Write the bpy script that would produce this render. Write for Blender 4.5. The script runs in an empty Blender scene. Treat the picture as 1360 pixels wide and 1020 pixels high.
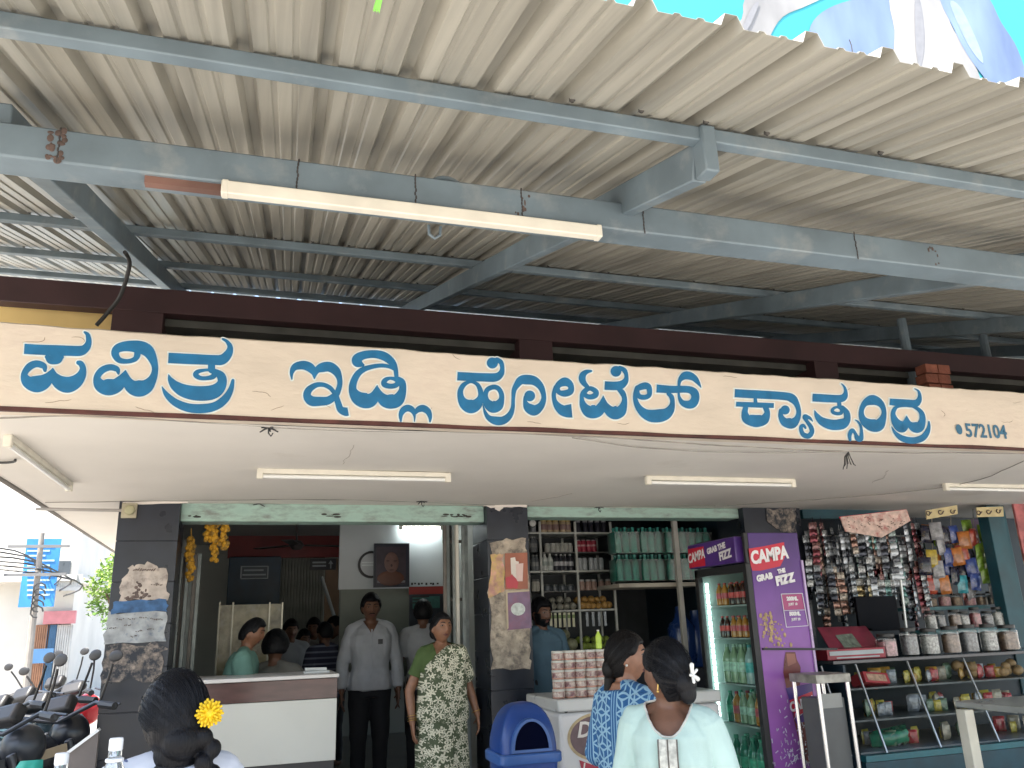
import bpy, bmesh, math, random
from mathutils import Vector, Matrix, noise
random.seed(7)
R = math.radians
S = bpy.context.scene
COL = S.collection

# ------------------------------------------------------------------ camera
PX_F, CAM = 1082.5, Vector((0, 0, 1.5))
def cam_axes(p, y, r):
    f = Vector((math.sin(y)*math.cos(p), math.cos(y)*math.cos(p), math.sin(p)))
    rt = Vector((math.cos(y), -math.sin(y), 0)); up = rt.cross(f)
    return (rt*math.cos(r)+up*math.sin(r), up*math.cos(r)-rt*math.sin(r), f)
RT, UP, FW = cam_axes(R(16.54), R(17.93), R(-2.02))
cd = bpy.data.cameras.new('camera'); cam = bpy.data.objects.new('camera', cd); COL.objects.link(cam)
cd.sensor_width = 36; cd.lens = PX_F/1360*36; cd.clip_end = 2000; cd.clip_start = .05
m3 = Matrix((RT, UP, -FW)).transposed()
cam.matrix_world = Matrix.Translation(CAM) @ m3.to_4x4()
S.camera = cam
def ray(px, py):
    return RT*((px-680)/PX_F) + UP*((510-py)/PX_F) + FW
def atY(px, py, Y):
    d = ray(px, py); return CAM + d*(Y/d.y)
def atZ(px, py, Z):
    d = ray(px, py); return CAM + d*((Z-1.5)/d.z)

# ------------------------------------------------------------------ light
SUN_EL, SUN_AZ = R(56), R(-62)          # azimuth measured from +Y towards +X
w = bpy.data.worlds.new('World'); S.world = w; w.use_nodes = True
nt = w.node_tree; bg = nt.nodes['Background']
sky = nt.nodes.new('ShaderNodeTexSky'); sky.sky_type = 'NISHITA'; sky.sun_disc = False
sky.sun_elevation = SUN_EL; sky.sun_rotation = SUN_AZ; sky.dust_density = 3.0; sky.air_density = 1.2
nt.links.new(sky.outputs[0], bg.inputs[0]); bg.inputs[1].default_value = 0.15
sd = bpy.data.lights.new('sun', 'SUN'); sd.energy = 5.0; sd.angle = R(.5); sd.color = (1, .95, .86)
sun = bpy.data.objects.new('sun', sd); COL.objects.link(sun)
to_sun = Vector((math.sin(SUN_AZ)*math.cos(SUN_EL), math.cos(SUN_AZ)*math.cos(SUN_EL), math.sin(SUN_EL)))
to_sun = Vector((-.40, -.20, .89)).normalized()
sun.rotation_euler = to_sun.to_track_quat('Z', 'Y').to_euler()
sky.sun_elevation = math.asin(to_sun.z); sky.sun_rotation = math.atan2(to_sun.x, to_sun.y)
S.view_settings.view_transform = 'Standard'; S.view_settings.look = 'None'
S.view_settings.exposure = 1.85; S.view_settings.gamma = 1
S.render.engine = 'CYCLES'
S.cycles.max_bounces = 8; S.cycles.diffuse_bounces = 5; S.cycles.glossy_bounces = 4
S.cycles.transmission_bounces = 6; S.cycles.transparent_max_bounces = 12
S.cycles.sample_clamp_indirect = 6; S.cycles.caustics_reflective = False; S.cycles.caustics_refractive = False

# ------------------------------------------------------------------ tags
def tag(o, label=None, cat=None, group=None, kind=None):
    if label: o['label'] = label
    if cat: o['category'] = cat
    if group: o['group'] = group
    if kind: o['kind'] = kind
    return o
def empty(name, loc=(0, 0, 0), rz=0, label=None, cat=None, group=None):
    o = bpy.data.objects.new(name, None); COL.objects.link(o)
    o.location = loc; o.rotation_euler = (0, 0, rz); o.empty_display_size = .1
    return tag(o, label, cat, group)
def copy_tree(o, parent=None):
    c = o.copy(); COL.objects.link(c)
    if parent is not None: c.parent = parent
    for ch in list(o.children): copy_tree(ch, c)
    return c

# ------------------------------------------------------------------ materials
_mats = {}
def mat(name, col, rough=.6, metal=0, var=.12, scale=6, bump=0, bscale=None, alpha=None, emit=None, spec=.5, trans=0, coat=0, dirt=None, stretch=None):
    """Plain surface with mottled colour; dirt=(colour, amount, scale) lays grimy patches over it."""
    if name in _mats: return _mats[name]
    m = bpy.data.materials.new(name); m.use_nodes = True; _mats[name] = m
    t = m.node_tree; N = t.nodes; Lk = t.links; b = N['Principled BSDF']
    b.inputs['Roughness'].default_value = rough; b.inputs['Metallic'].default_value = metal
    b.inputs['Specular IOR Level'].default_value = spec
    if coat: b.inputs['Coat Weight'].default_value = coat
    if trans: b.inputs['Transmission Weight'].default_value = trans
    if alpha is not None: b.inputs['Alpha'].default_value = alpha
    c4 = (*col, 1); b.inputs['Base Color'].default_value = c4
    tc = N.new('ShaderNodeTexCoord'); vec = tc.outputs['Object']
    if stretch:
        mp = N.new('ShaderNodeMapping'); mp.inputs['Scale'].default_value = stretch
        Lk.new(vec, mp.inputs[0]); vec = mp.outputs[0]
    if var > 0:
        n = N.new('ShaderNodeTexNoise'); n.inputs['Scale'].default_value = scale; n.inputs['Detail'].default_value = 6
        Lk.new(vec, n.inputs['Vector'])
        r = N.new('ShaderNodeValToRGB'); Lk.new(n.outputs[0], r.inputs[0])
        r.color_ramp.elements[0].position = .3; r.color_ramp.elements[1].position = .7
        r.color_ramp.elements[0].color = tuple(max(0, c*(1-var)) for c in col)+(1,)
        r.color_ramp.elements[1].color = tuple(min(1, c*(1+var)) for c in col)+(1,)
        out = r.outputs[0]
        if dirt:
            n2 = N.new('ShaderNodeTexNoise'); n2.inputs['Scale'].default_value = dirt[2]; n2.inputs['Detail'].default_value = 8
            n2.inputs['Roughness'].default_value = .65
            Lk.new(vec, n2.inputs['Vector'])
            r2 = N.new('ShaderNodeValToRGB'); Lk.new(n2.outputs[0], r2.inputs[0])
            r2.color_ramp.elements[0].position = 1-dirt[1]-.12+.0; r2.color_ramp.elements[1].position = min(1, 1-dirt[1]+.12)
            mx = N.new('ShaderNodeMixRGB'); Lk.new(r2.outputs[0], mx.inputs[0]); Lk.new(out, mx.inputs[1])
            mx.inputs[2].default_value = (*dirt[0], 1); out = mx.outputs[0]
        Lk.new(out, b.inputs['Base Color'])
        if rough > .15:
            mr = N.new('ShaderNodeMapRange'); Lk.new(n.outputs[0], mr.inputs[0])
            mr.inputs[3].default_value = max(.03, rough-.1); mr.inputs[4].default_value = min(1, rough+.1)
            Lk.new(mr.outputs[0], b.inputs['Roughness'])
    if bump:
        nb = N.new('ShaderNodeTexNoise'); nb.inputs['Scale'].default_value = bscale or scale*4; nb.inputs['Detail'].default_value = 5
        Lk.new(vec, nb.inputs['Vector'])
        bp = N.new('ShaderNodeBump'); bp.inputs['Strength'].default_value = bump; bp.inputs['Distance'].default_value = .01
        Lk.new(nb.outputs[0], bp.inputs['Height']); Lk.new(bp.outputs[0], b.inputs['Normal'])
    if emit:
        b.inputs['Emission Color'].default_value = (*emit[0], 1); b.inputs['Emission Strength'].default_value = emit[1]
    return m
def nodes_of(m): return m.node_tree.nodes, m.node_tree.links, m.node_tree.nodes['Principled BSDF']
def glass(name, col=(1, 1, 1), rough=.02, amount=.12):
    """thin sheet glass: mostly clear with a glossy coat"""
    if name in _mats: return _mats[name]
    m = bpy.data.materials.new(name); m.use_nodes = True; _mats[name] = m
    N, L, b = nodes_of(m); N.remove(b)
    tr = N.new('ShaderNodeBsdfTransparent'); tr.inputs[0].default_value = (*col, 1)
    gl = N.new('ShaderNodeBsdfGlossy'); gl.inputs['Roughness'].default_value = rough
    lw_ = N.new('ShaderNodeLayerWeight'); lw_.inputs[0].default_value = .5
    pw = N.new('ShaderNodeMath'); pw.operation = 'POWER'; pw.inputs[1].default_value = 4.0; L.new(lw_.outputs['Facing'], pw.inputs[0])
    ad = N.new('ShaderNodeMath'); ad.operation = 'MULTIPLY_ADD'; ad.inputs[1].default_value = .8; ad.inputs[2].default_value = amount*.25; L.new(pw.outputs[0], ad.inputs[0])
    mx = N.new('ShaderNodeMixShader'); L.new(ad.outputs[0], mx.inputs[0]); L.new(tr.outputs[0], mx.inputs[1]); L.new(gl.outputs[0], mx.inputs[2])
    L.new(mx.outputs[0], N['Material Output'].inputs[0])
    return m

# ------------------------------------------------------------------ mesh builder
class MB:
    def __init__(s): s.v = []; s.f = []; s.m = []; s.mi = 0
    def add(s, vs, fs):
        k = len(s.v); s.v += [tuple(v) for v in vs]
        for f in fs: s.f.append([i+k for i in f]); s.m.append(s.mi)
        return s
    def box(s, c, d, M=None):
        c = Vector(c); hx, hy, hz = d[0]/2, d[1]/2, d[2]/2
        vs = [Vector((x, y, z)) for x in (-hx, hx) for y in (-hy, hy) for z in (-hz, hz)]
        vs = [(M @ v if M else v)+c for v in vs]
        return s.add(vs, [(0,1,3,2),(4,6,7,5),(0,4,5,1),(2,3,7,6),(0,2,6,4),(1,5,7,3)])
    def bb(s, x0, x1, y0, y1, z0, z1):
        return s.box(((x0+x1)/2, (y0+y1)/2, (z0+z1)/2), (x1-x0, y1-y0, z1-z0))
    def bar(s, p, q, w, h, up=(0, 0, 1)):
        """box beam from p to q, w wide and h tall (h measured along up)"""
        p, q = Vector(p), Vector(q); d = (q-p); L = d.length; d.normalize()
        sx = d.cross(Vector(up))
        if sx.length < 1e-4: sx = d.cross(Vector((0, 1, 0)))
        sx.normalize(); u = sx.cross(d)
        vs = [a+sx*i*w/2+u*j*h/2 for a in (p, q) for i in (-1, 1) for j in (-1, 1)]
        return s.add(vs, [(0,1,3,2),(4,6,7,5),(0,4,5,1),(2,3,7,6),(0,2,6,4),(1,5,7,3)])
    def tube(s, pts, r, n=8, caps=True):
        pts = [Vector(p) for p in pts]; k = len(pts); rs = r if isinstance(r, (list, tuple)) else [r]*k
        rings = []; prev = None
        for i, p in enumerate(pts):
            t = (pts[min(i+1, k-1)]-pts[max(i-1, 0)]).normalized()
            if prev is None:
                a = t.cross(Vector((0, 0, 1)))
                if a.length < 1e-3: a = t.cross(Vector((1, 0, 0)))
            else: a = prev - t*prev.dot(t)
            a.normalize(); prev = a; b = t.cross(a)
            rings.append([p+(a*math.cos(2*math.pi*j/n)+b*math.sin(2*math.pi*j/n))*rs[i] for j in range(n)])
        vs = [v for g in rings for v in g]
        fs = [(i*n+j, i*n+(j+1) % n, (i+1)*n+(j+1) % n, (i+1)*n+j) for i in range(k-1) for j in range(n)]
        if caps: fs += [tuple(range(n-1, -1, -1)), tuple((k-1)*n+j for j in range(n))]
        return s.add(vs, fs)
    def capsule(s, p, q, r1, r2=None, n=16, hm=4):
        p, q = Vector(p), Vector(q); r2 = r1 if r2 is None else r2
        d = (q-p); d = d.normalized() if d.length > 1e-6 else Vector((0, 0, 1))
        pts, rs = [], []
        for i in range(hm+1):
            a = -math.pi/2+math.pi/2*i/hm*.999+.001; pts.append(p+d*r1*math.sin(a)); rs.append(max(r1*math.cos(a), r1*.04))
        for i in range(hm+1):
            a = math.pi/2*i/hm*.999; pts.append(q+d*r2*math.sin(a)); rs.append(max(r2*math.cos(a), r2*.04))
        if (q-p).length < 1e-6: del pts[hm], rs[hm]
        return s.tube(pts, rs, n)
    def ell(s, c, r, M=None, nu=20, nv=12):
        c = Vector(c); r = (r, r, r) if not hasattr(r, '__len__') else r
        vs = []; fs = []
        for i in range(1, nv):
            ph = math.pi*i/nv
            for j in range(nu):
                th = 2*math.pi*j/nu
                p = Vector((r[0]*math.sin(ph)*math.cos(th), r[1]*math.sin(ph)*math.sin(th), r[2]*math.cos(ph)))
                vs.append(c+(M @ p if M else p))
        t = Vector((0, 0, r[2])); vs += [c+(M @ t if M else t), c-(M @ t if M else t)]; T = len(vs)-2
        for i in range(nv-2):
            for j in range(nu): fs.append((i*nu+j, (i+1)*nu+j, (i+1)*nu+(j+1) % nu, i*nu+(j+1) % nu))
        for j in range(nu):
            fs.append((T, j, (j+1) % nu)); fs.append((T+1, (nv-2)*nu+(j+1) % nu, (nv-2)*nu+j))
        return s.add(vs, fs)
    def loft(s, rings, closed=True, caps=True):
        n = len(rings[0]); k = len(rings); vs = [v for g in rings for v in g]
        fs = [(i*n+j, i*n+(j+1) % n, (i+1)*n+(j+1) % n, (i+1)*n+j) for i in range(k-1) for j in range(n if closed else n-1)]
        if caps and closed: fs += [tuple(range(n-1, -1, -1)), tuple((k-1)*n+j for j in range(n))]
        return s.add(vs, fs)
    def lathe(s, prof, c=(0, 0, 0), n=20, M=None):
        c = Vector(c)
        rings = []
        for r, z in prof:
            g = [Vector((max(r, 1e-4)*math.cos(2*math.pi*j/n), max(r, 1e-4)*math.sin(2*math.pi*j/n), z)) for j in range(n)]
            rings.append([c+(M @ v if M else v) for v in g])
        return s.loft(rings)
    def prism(s, poly, fn, depth):
        """polygon (2D) mapped by fn(u,v,d) for d in 0..depth"""
        n = len(poly); vs = [fn(u, v, 0) for u, v in poly]+[fn(u, v, depth) for u, v in poly]
        return s.add(vs, [tuple(range(n)), tuple(range(2*n-1, n-1, -1))]+[(i, i+n, (i+1) % n+n, (i+1) % n) for i in range(n)])
    def quad(s, a, b, c, d): return s.add([a, b, c, d], [(0, 1, 2, 3)])
    def build(s, name, mats, parent=None, smooth=True, angle=35, bevel=0, loc=None, seg=2, fix=True, w=False):
        me = bpy.data.meshes.new(name); me.from_pydata([tuple(v) for v in s.v], [], s.f)
        mats = mats if isinstance(mats, (list, tuple)) else [mats]
        for m in mats: me.materials.append(m)
        me.polygons.foreach_set('material_index', s.m)
        if fix:
            bm = bmesh.new(); bm.from_mesh(me); bmesh.ops.recalc_face_normals(bm, faces=bm.faces); bm.to_mesh(me); bm.free()
        if smooth:
            me.polygons.foreach_set('use_smooth', [True]*len(me.polygons)); me.set_sharp_from_angle(angle=R(angle))
        me.update()
        o = bpy.data.objects.new(name, me); COL.objects.link(o)
        if parent is not None:
            o.parent = parent
            if w: o.matrix_parent_inverse = wm(parent).inverted()      # the vertices were given in world coordinates
        if loc is not None: o.location = loc
        if bevel:
            b = o.modifiers.new('bevel', 'BEVEL'); b.width = bevel; b.segments = seg; b.limit_method = 'ANGLE'; b.angle_limit = R(40)
        return o

def wm(o):
    return (wm(o.parent) @ o.matrix_parent_inverse @ o.matrix_basis) if o.parent else o.matrix_basis.copy()
def catmull(pts, k=6, closed=False):
    out = []; n = len(pts)
    rng = range(n if closed else n-1)
    for i in rng:
        if closed: p0, p1, p2, p3 = pts[(i-1) % n], pts[i], pts[(i+1) % n], pts[(i+2) % n]
        else: p0, p1, p2, p3 = pts[max(i-1, 0)], pts[i], pts[i+1], pts[min(i+2, n-1)]
        for j in range(k):
            t = j/k; out.append(tuple(.5*((2*b)+(-a+c)*t+(2*a-5*b+4*c-d)*t*t+(-a+3*b-3*c+d)*t**3) for a, b, c, d in zip(p0, p1, p2, p3)))
    if not closed: out.append(tuple(pts[-1]))
    return out
def text_mesh(body, size, mat_, parent, M, name='lettering', extrude=.001, shear=0, bold=0, align='CENTER'):
    cu = bpy.data.curves.new('tmp', 'FONT'); cu.body = body; cu.size = size; cu.extrude = extrude; cu.shear = shear; cu.offset = bold
    cu.align_x = align; cu.align_y = 'CENTER'; cu.resolution_u = 3
    t = bpy.data.objects.new('tmp', cu); COL.objects.link(t)
    dg = bpy.context.evaluated_depsgraph_get(); me = bpy.data.meshes.new_from_object(t.evaluated_get(dg))
    bpy.data.objects.remove(t); bpy.data.curves.remove(cu)
    me.name = name; me.materials.clear(); me.materials.append(mat_)
    me.transform(M)
    o = bpy.data.objects.new(name, me); COL.objects.link(o)
    if parent is not None:
        o.parent = parent; o.matrix_parent_inverse = wm(parent).inverted()
    return o
def facing(loc, right, up):
    r = Vector(right).normalized(); u = Vector(up); u = (u-r*u.dot(r)).normalized(); n = r.cross(u)
    M = Matrix((r, u, n)).transposed().to_4x4(); M.translation = Vector(loc); return M
# ------------------------------------------------------------------ setting: ground, floors
M_earth = mat('ground_paving', (.38, .36, .33), .85, var=.22, scale=.8, bump=.3, bscale=30, dirt=((.25, .23, .2), .4, .5))
M_asph = mat('road_asphalt', (.30, .28, .25), .9, var=.3, scale=1.2, bump=.4, bscale=60)
g = MB(); g.quad((-400, -400, -.1), (400, -400, -.1), (400, 400, -.1), (-400, 400, -.1))
tag(g.build('ground', M_earth, smooth=False), kind='structure')
g = MB(); g.quad((-9, -40, -.096), (-2.7, -40, -.096), (-4.5, 120, -.096), (-16, 120, -.096))
tag(g.build('road', M_asph, smooth=False), kind='structure')
# raised floors of hall and stalls
M_tilefl = mat('floor_stone', (.20, .19, .175), .45, var=.25, scale=3)
g = MB(); g.bb(-.85, 8.2, 6.36, 12.5, -.1, .1)
tag(g.build('shop_floor', M_tilefl, smooth=False), kind='structure')

# ------------------------------------------------------------------ the hotel building
bld = empty('hotel_building', (2, 6.4, 0), 0, 'cream concrete shop building with blue painted Kannada lettering on its long fascia above black pillars', 'building')
SOF = 2.45; FY = 3.79; FTOP = 2.832
M_soffit = mat('soffit_paint', (.76, .72, .66), .75, var=.05, scale=1.5, dirt=((.60, .54, .46), .26, 1.4), bump=.2, bscale=9)
M_fascia = mat('fascia_paint', (.69, .60, .495), .7, var=.10, scale=2.2, dirt=((.60, .50, .42), .36, 2.2), bump=.35, bscale=14, stretch=(1, 1, 2.5))
M_maroon = mat('maroon_paint', (.048, .020, .022), .6, var=.25, scale=3, bump=.15)
M_edge = mat('fascia_drip_line', (.09, .03, .025), .7, var=.4, scale=10)
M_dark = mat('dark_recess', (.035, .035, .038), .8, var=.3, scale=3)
M_black = mat('black_tile', (.014, .018, .029), .30, var=.25, scale=6)
# soffit slab as a gently uneven plastered underside
g = MB()
NX, NY = 60, 16
x0, x1, y0, y1 = -1.44, 9.0, FY+.10, 7.2
vs = []
for j in range(NY+1):
    for i in range(NX+1):
        x = x0+(x1-x0)*i/NX; y = y0+(y1-y0)*j/NY
        vs.append((x, y, SOF+.012*noise.noise(Vector((x*.9, y*.9, 3)))))
fs = [(j*(NX+1)+i, j*(NX+1)+i+1, (j+1)*(NX+1)+i+1, (j+1)*(NX+1)+i) for j in range(NY) for i in range(NX)]
k = len(vs); g.add(vs+[(x0, y0, SOF+.16), (x1, y0, SOF+.16), (x1, y1, SOF+.16), (x0, y1, SOF+.16)], fs+[(k, k+1, k+2, k+3), (0, k, k+3, NY*(NX+1)), (NX, k+1, k+2, (NY+1)*(NX+1)-1), (0, NX, k+1, k), (NY*(NX+1), k+3, k+2, (NY+1)*(NX+1)-1)])
g.bb(-1.44, -.9, 7.2, 12.5, SOF, SOF+.16)
g.build('soffit_slab', M_soffit, bld, w=True)
# fascia beam with chipped upper edge
g = MB(); n = 170; top = []
xs = [-1.44+(9+1.44)*i/n for i in range(n+1)]
rows = []
for x in xs:
    zt = FTOP+.006*noise.noise(Vector((x*1.1, 0, 0)))+.006*noise.noise(Vector((x*7, 2, 0)))+.004*noise.noise(Vector((x*25, 7, 0)))-.0022*x
    zb = SOF-.004+.003*noise.noise(Vector((x*6, 5, 0)))
    rows.append([(x, FY, zb), (x, FY+.0015*noise.noise(Vector((x*3, 9, 0))), (zb+zt)/2), (x, FY, zt-.008), (x, FY+.01, zt), (x, FY+.1, zt), (x, FY+.1, zb)])
g.loft([[Vector(p) for p in r] for r in rows])
fas = g.build('fascia', M_fascia, bld, w=True, angle=30)
g = MB(); 
for i in range(n): 
    a, b = xs[i], xs[i+1]
    h = .017+.008*noise.noise(Vector((a*2.5, 1, 1))); h2 = .017+.008*noise.noise(Vector((b*2.5, 1, 1)))
    z = SOF-.010
    g.add([(a, FY-.004, z), (b, FY-.004, z), (b, FY-.004, z+h2), (a, FY-.004, z+h), (a, FY+.02, z), (b, FY+.02, z)], [(0, 1, 2, 3), (0, 1, 5, 4)])
g.build('drip_edge', M_edge, fas, w=True, smooth=False)

# -------- lettering, brushed strokes: (crop scale, crop origin), strokes of (x, y, width)
D = lambda x, y, r: [('disc', x, y, r)]
WORDS = []
W1 = [  # scale 8.5 at (20,430)
 (8.5, 20, 430, [
  ['F', (105,285,110),(250,295,110),(400,300,110),(620,308,110),(740,308,108),(800,275,88),(832,210,65),(822,130,48),(785,97,22)],
  [(362,378,50),(400,402,100),(445,402,115),(490,398,100),(528,378,50)],
  [(340,530,38),(325,480,66),(245,455,75),(165,487,80),(108,570,72),(140,650,130),(235,683,178),(320,660,165),(385,600,110),(427,515,22)],
  [(427,510,20),(442,590,95),(500,660,150),(590,692,172),(680,660,150),(745,590,108),(768,510,68),(745,455,62),(716,442,48)]]),
 (6.8, 120, 435, [
  [(255,418,22),(240,378,48),(175,362,55),(102,392,60),(62,455,62),(90,520,110),(160,541,142),(235,525,125),(285,470,88),(318,392,12)],
  [(318,392,12),(335,480,80),(375,535,120),(440,553,142),(510,530,120),(565,460,72),(585,375,54),(565,290,75),(520,215,105),(450,180,108),(340,170,90),(250,190,75),(225,240,66),(260,295,52),(330,308,40),(400,290,44),(425,250,56),(422,215,50)],
  ['F', (705,277,90),(800,282,90),(900,287,90),(1100,295,85),(1190,292,88),(1245,240,72),(1262,180,48),(1235,130,30),(1195,106,18)],
  [(1095,325,60),(1095,385,62)],
  ['C', (1080,388,28),(1030,388,26),(970,402,38),(953,430,48),(990,457,38),(1050,460,36),(1108,445,46),(1118,412,48)],
  [(1130,400,46),(1180,440,75),(1190,500,82),(1150,560,112),(1080,592,125),(960,597,125),(850,575,112),(770,530,85),(725,475,48),(708,428,8)],
  [(648,538,8),(690,610,45),(770,680,65),(880,725,75),(1000,735,80),(1120,715,75),(1210,655,70),(1265,570,50),(1288,480,28)]])]
W2 = [(6.8, 380, 460, [
  [(52,298,12),(50,240,35),(80,188,60),(150,172,75),(210,190,78),(250,235,58),(255,292,12)],
  [(255,285,14),(275,225,50),(320,195,80),(390,187,85),(450,225,75),(480,290,50),(483,350,45),(462,420,50),(440,450,52)],
  [(440,430,36),(400,380,38),(340,350,38),(270,352,45),(205,395,60),(190,450,70),(230,495,85),(310,498,78),(380,490,70),(440,450,58)],
  [(445,440,50),(465,500,52),(490,570,60),(535,592,72),(560,590,70),'F'],
  [(692,172,30),(650,150,84),(640,118,86),(690,85,72),(790,72,68),(880,90,75),(950,140,64),(985,200,44),(996,285,34)],
  [(988,215,28),(930,185,32),(850,175,36),(760,190,40),(690,215,50),(640,260,56),(607,330,62),(602,400,72),(640,460,112),(700,490,132),(760,485,125),(800,440,80),(822,358,12)],
  [(822,365,12),(845,440,70),(890,490,110),(950,500,125),(1010,480,110),(1050,400,66),(1045,330,60),(1010,300,50)],
  ['C', (940,290,28),(892,310,44),(885,345,48),(940,362,44),(995,350,44),(1003,310,42)],
  [(1035,678,16),(1035,620,40),(1060,575,55),(1100,560,58),(1140,580,50),(1158,630,22),(1158,680,8)],
  [(1163,612,18),(1190,575,50),(1235,562,60),(1280,590,54),(1298,640,35),(1298,682,16)]])]
W3 = [(9.714, 600, 470, [
  ['F', (70,290,105),(230,298,105),(400,305,105),(560,305,105),(630,258,80),(650,190,55),(632,112,58),(580,75,58)], ('disc',522,120,72),
  ['C', (240,362,36),(155,400,58),(110,480,68),(120,580,90),(170,650,140),(245,680,170),(320,650,140),(370,560,74),(365,470,62),(322,392,48)],
  ['C', (540,430,60),(462,460,60),(432,530,62),(440,610,92),(490,670,130),(540,685,150),(600,660,130),(638,590,72),(638,520,62),(600,452,60)],
  [(398,655,8),(430,760,40),(480,830,70),(570,865,105),(660,860,100),(740,800,80),(783,700,52),(790,580,45),(802,470,60),(840,400,80),(890,345,105),(960,335,120),(1060,350,110),(1140,420,85),(1180,520,62),(1180,600,66),(1140,680,92),(1060,730,132),(980,690,110),(945,620,52),(948,560,46)], ('disc',1003,545,70)]),
 (9.714, 725, 475, [
  ['C', (235,315,108),(165,350,80),(142,400,68),(170,450,60),(240,465,80),(310,440,80),(322,380,72),(292,335,92)],
  [(125,380,52),(100,470,52),(110,560,60),(150,630,95),(210,680,130),(270,692,155),(332,688,168),'F'],
  [(582,175,26),(520,187,55),(475,225,80),(465,280,85),(490,335,68),(535,380,48)],
  ['C', (570,400,56),(512,430,52),(500,480,56),(560,510,62),(630,490,72),(640,440,66)],
  [(520,400,40),(470,460,50),(460,530,52),(480,620,92),(540,690,142),(610,700,165),(680,680,140),(720,600,88),(738,495,8)],
  [(738,500,8),(760,610,80),(820,690,130),(890,713,165),(960,690,140),(1000,610,86),(1010,530,62),(985,460,70),(940,412,58)],
  ['F', (755,363,105),(820,366,105),(880,368,105),(960,358,105),(1020,308,75),(1035,240,48),(1010,170,58),(950,130,46)], ('disc',900,180,70)]),
 (9.714, 820, 480, [
  ['C', (340,320,86),(262,350,70),(250,400,60),(280,455,62),(350,465,62),(402,440,60),(410,380,64),(390,330,80)],
  [(250,340,56),(225,420,50),(230,510,60),(270,600,82),(340,670,116),(430,705,150),(530,705,160),(620,680,140),(680,620,100),(705,540,60),(692,460,60),(650,420,46)],
  ['F', (500,353,100),(600,360,95),(700,365,90),(900,365,85),(980,400,100),(1000,470,102),(970,540,110),(910,560,100),(840,540,72),(802,490,46),(786,430,30),(786,340,30),(800,250,50),(850,195,90),(910,185,100),(980,215,80),(1030,270,54),(1072,338,12)]])]
W4 = [(9.067, 965, 500, [
  ['F', (95,203,95),(240,212,95),(400,220,95),(700,240,92),(790,270,96),(840,335,66),(865,420,56),(850,500,70),(800,560,112),(750,565,120),(690,545,95),(650,480,60),(652,410,50)], ('disc',702,405,55),
  [(340,250,35),(345,318,46)], ['F', (110,335,55),(350,345,60),(565,352,55), 'F'],
  [(228,372,58),(215,440,74),(240,510,110),(320,535,136),(380,537,138),(450,515,115),(485,440,66),(465,375,66)],
  [(1032,542,10),(1000,505,34),(958,488,50)], ('disc',945,492,36), [(940,505,50),(965,545,42),(1010,610,52),(1022,670,55),(985,718,60),(930,710,58),(900,670,50),(892,610,44),(920,592,38),(945,622,26)]]),
 (9.067, 1100, 500, [
  ['F', (-194,257,90),(-100,262,90),(0,268,90),(130,270,86),(185,248,80),(205,190,44),(190,130,26),(155,90,12)],
  [(125,305,45),(130,355,50)],
  ['C', (100,372,28),(52,395,34),(50,430,40),(100,450,40),(150,440,42),(152,395,38)],
  [(165,370,38),(215,440,70),(220,520,82),(170,570,120),(80,585,120),(0,575,114),(-90,535,90),(-145,470,52),(-168,413,8)],
  [(258,768,32),(253,700,48),(285,650,45),(320,690,36),(345,745,60),(385,752,60),(395,680,40),(385,600,30),(350,545,22),(318,525,10)],
  ['C', (510,288,115),(432,330,72),(395,410,56),(400,490,72),(440,550,102),(520,590,140),(600,585,140),(650,510,82),(665,430,56),(640,350,70),(580,300,100)],
  ['F', (735,308,75),(820,315,80),(900,322,85),(1030,330,88),(1080,298,70),(1095,240,44),(1080,180,26),(1035,150,12)],
  [(940,478,10),(925,560,78),(890,605,130),(850,598,125),(800,540,90),(775,460,56),(790,400,48),(840,362,34),(980,355,34),(1050,380,40),(1100,420,50),(1125,470,64),(1125,540,80),(1090,610,118),(1030,610,120),(970,570,62),(940,485,10)],
  [(757,608,8),(800,680,40),(870,740,65),(960,770,75),(1050,770,75),(1130,740,75),(1180,680,64),(1205,610,40),(1205,545,16)]])]
M_blue = mat('letter_blue', (.012, .150, .325), .5, var=.18, scale=14)
M_halo = mat('letter_outline', (.70, .76, .74), .6, var=.08, scale=20)
_off = [0]
def ribbon(mb, pts, flat0, flat1, closed, grow, yoff, T, ramp):
    P = catmull(pts, 7, closed)
    if closed: P = P+[P[0]]
    n = len(P); L = []; Rr = []
    for i, (x, y, w_) in enumerate(P):
        a = P[i-1] if i else (P[-2] if closed else P[0]); b = P[i+1] if i < n-1 else (P[1] if closed else P[-1])
        tx, ty = b[0]-a[0], b[1]-a[1]; l = math.hypot(tx, ty) or 1; nx, ny = -ty/l, tx/l
        h = max(w_, 4)*.525+grow; L.append((x+nx*h, y+ny*h)); Rr.append((x-nx*h, y-ny*h))
    if not closed:
        def ends(i, j, flat):
            x, y, w_ = P[i]; tx, ty = x-P[j][0], y-P[j][1]; l = math.hypot(tx, ty) or 1; e = (grow if flat else 0)
            L[i] = (L[i][0]+tx/l*e, L[i][1]+ty/l*e); Rr[i] = (Rr[i][0]+tx/l*e, Rr[i][1]+ty/l*e)
        ends(0, 1, flat0); ends(-1, -2, flat1)
    rp = ramp/max(1, n-1)
    vs = [T(*p, yoff+i*rp) for i, p in enumerate(L)]+[T(*p, yoff+i*rp) for i, p in enumerate(Rr)]
    mb.add(vs, [(i, i+1, n+i+1, n+i) for i in range(n-1)])
    if not closed:
        for i, flat in ((0, flat0), (n-1, flat1)):
            if not flat:
                x, y, w_ = P[i]; r = max(w_, 4)/2+grow
                mb.add([T(x+r*math.cos(a), y+r*math.sin(a), yoff+i*rp-ramp*.5) for a in [2*math.pi*k/16 for k in range(16)]], [tuple(range(16))])
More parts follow.
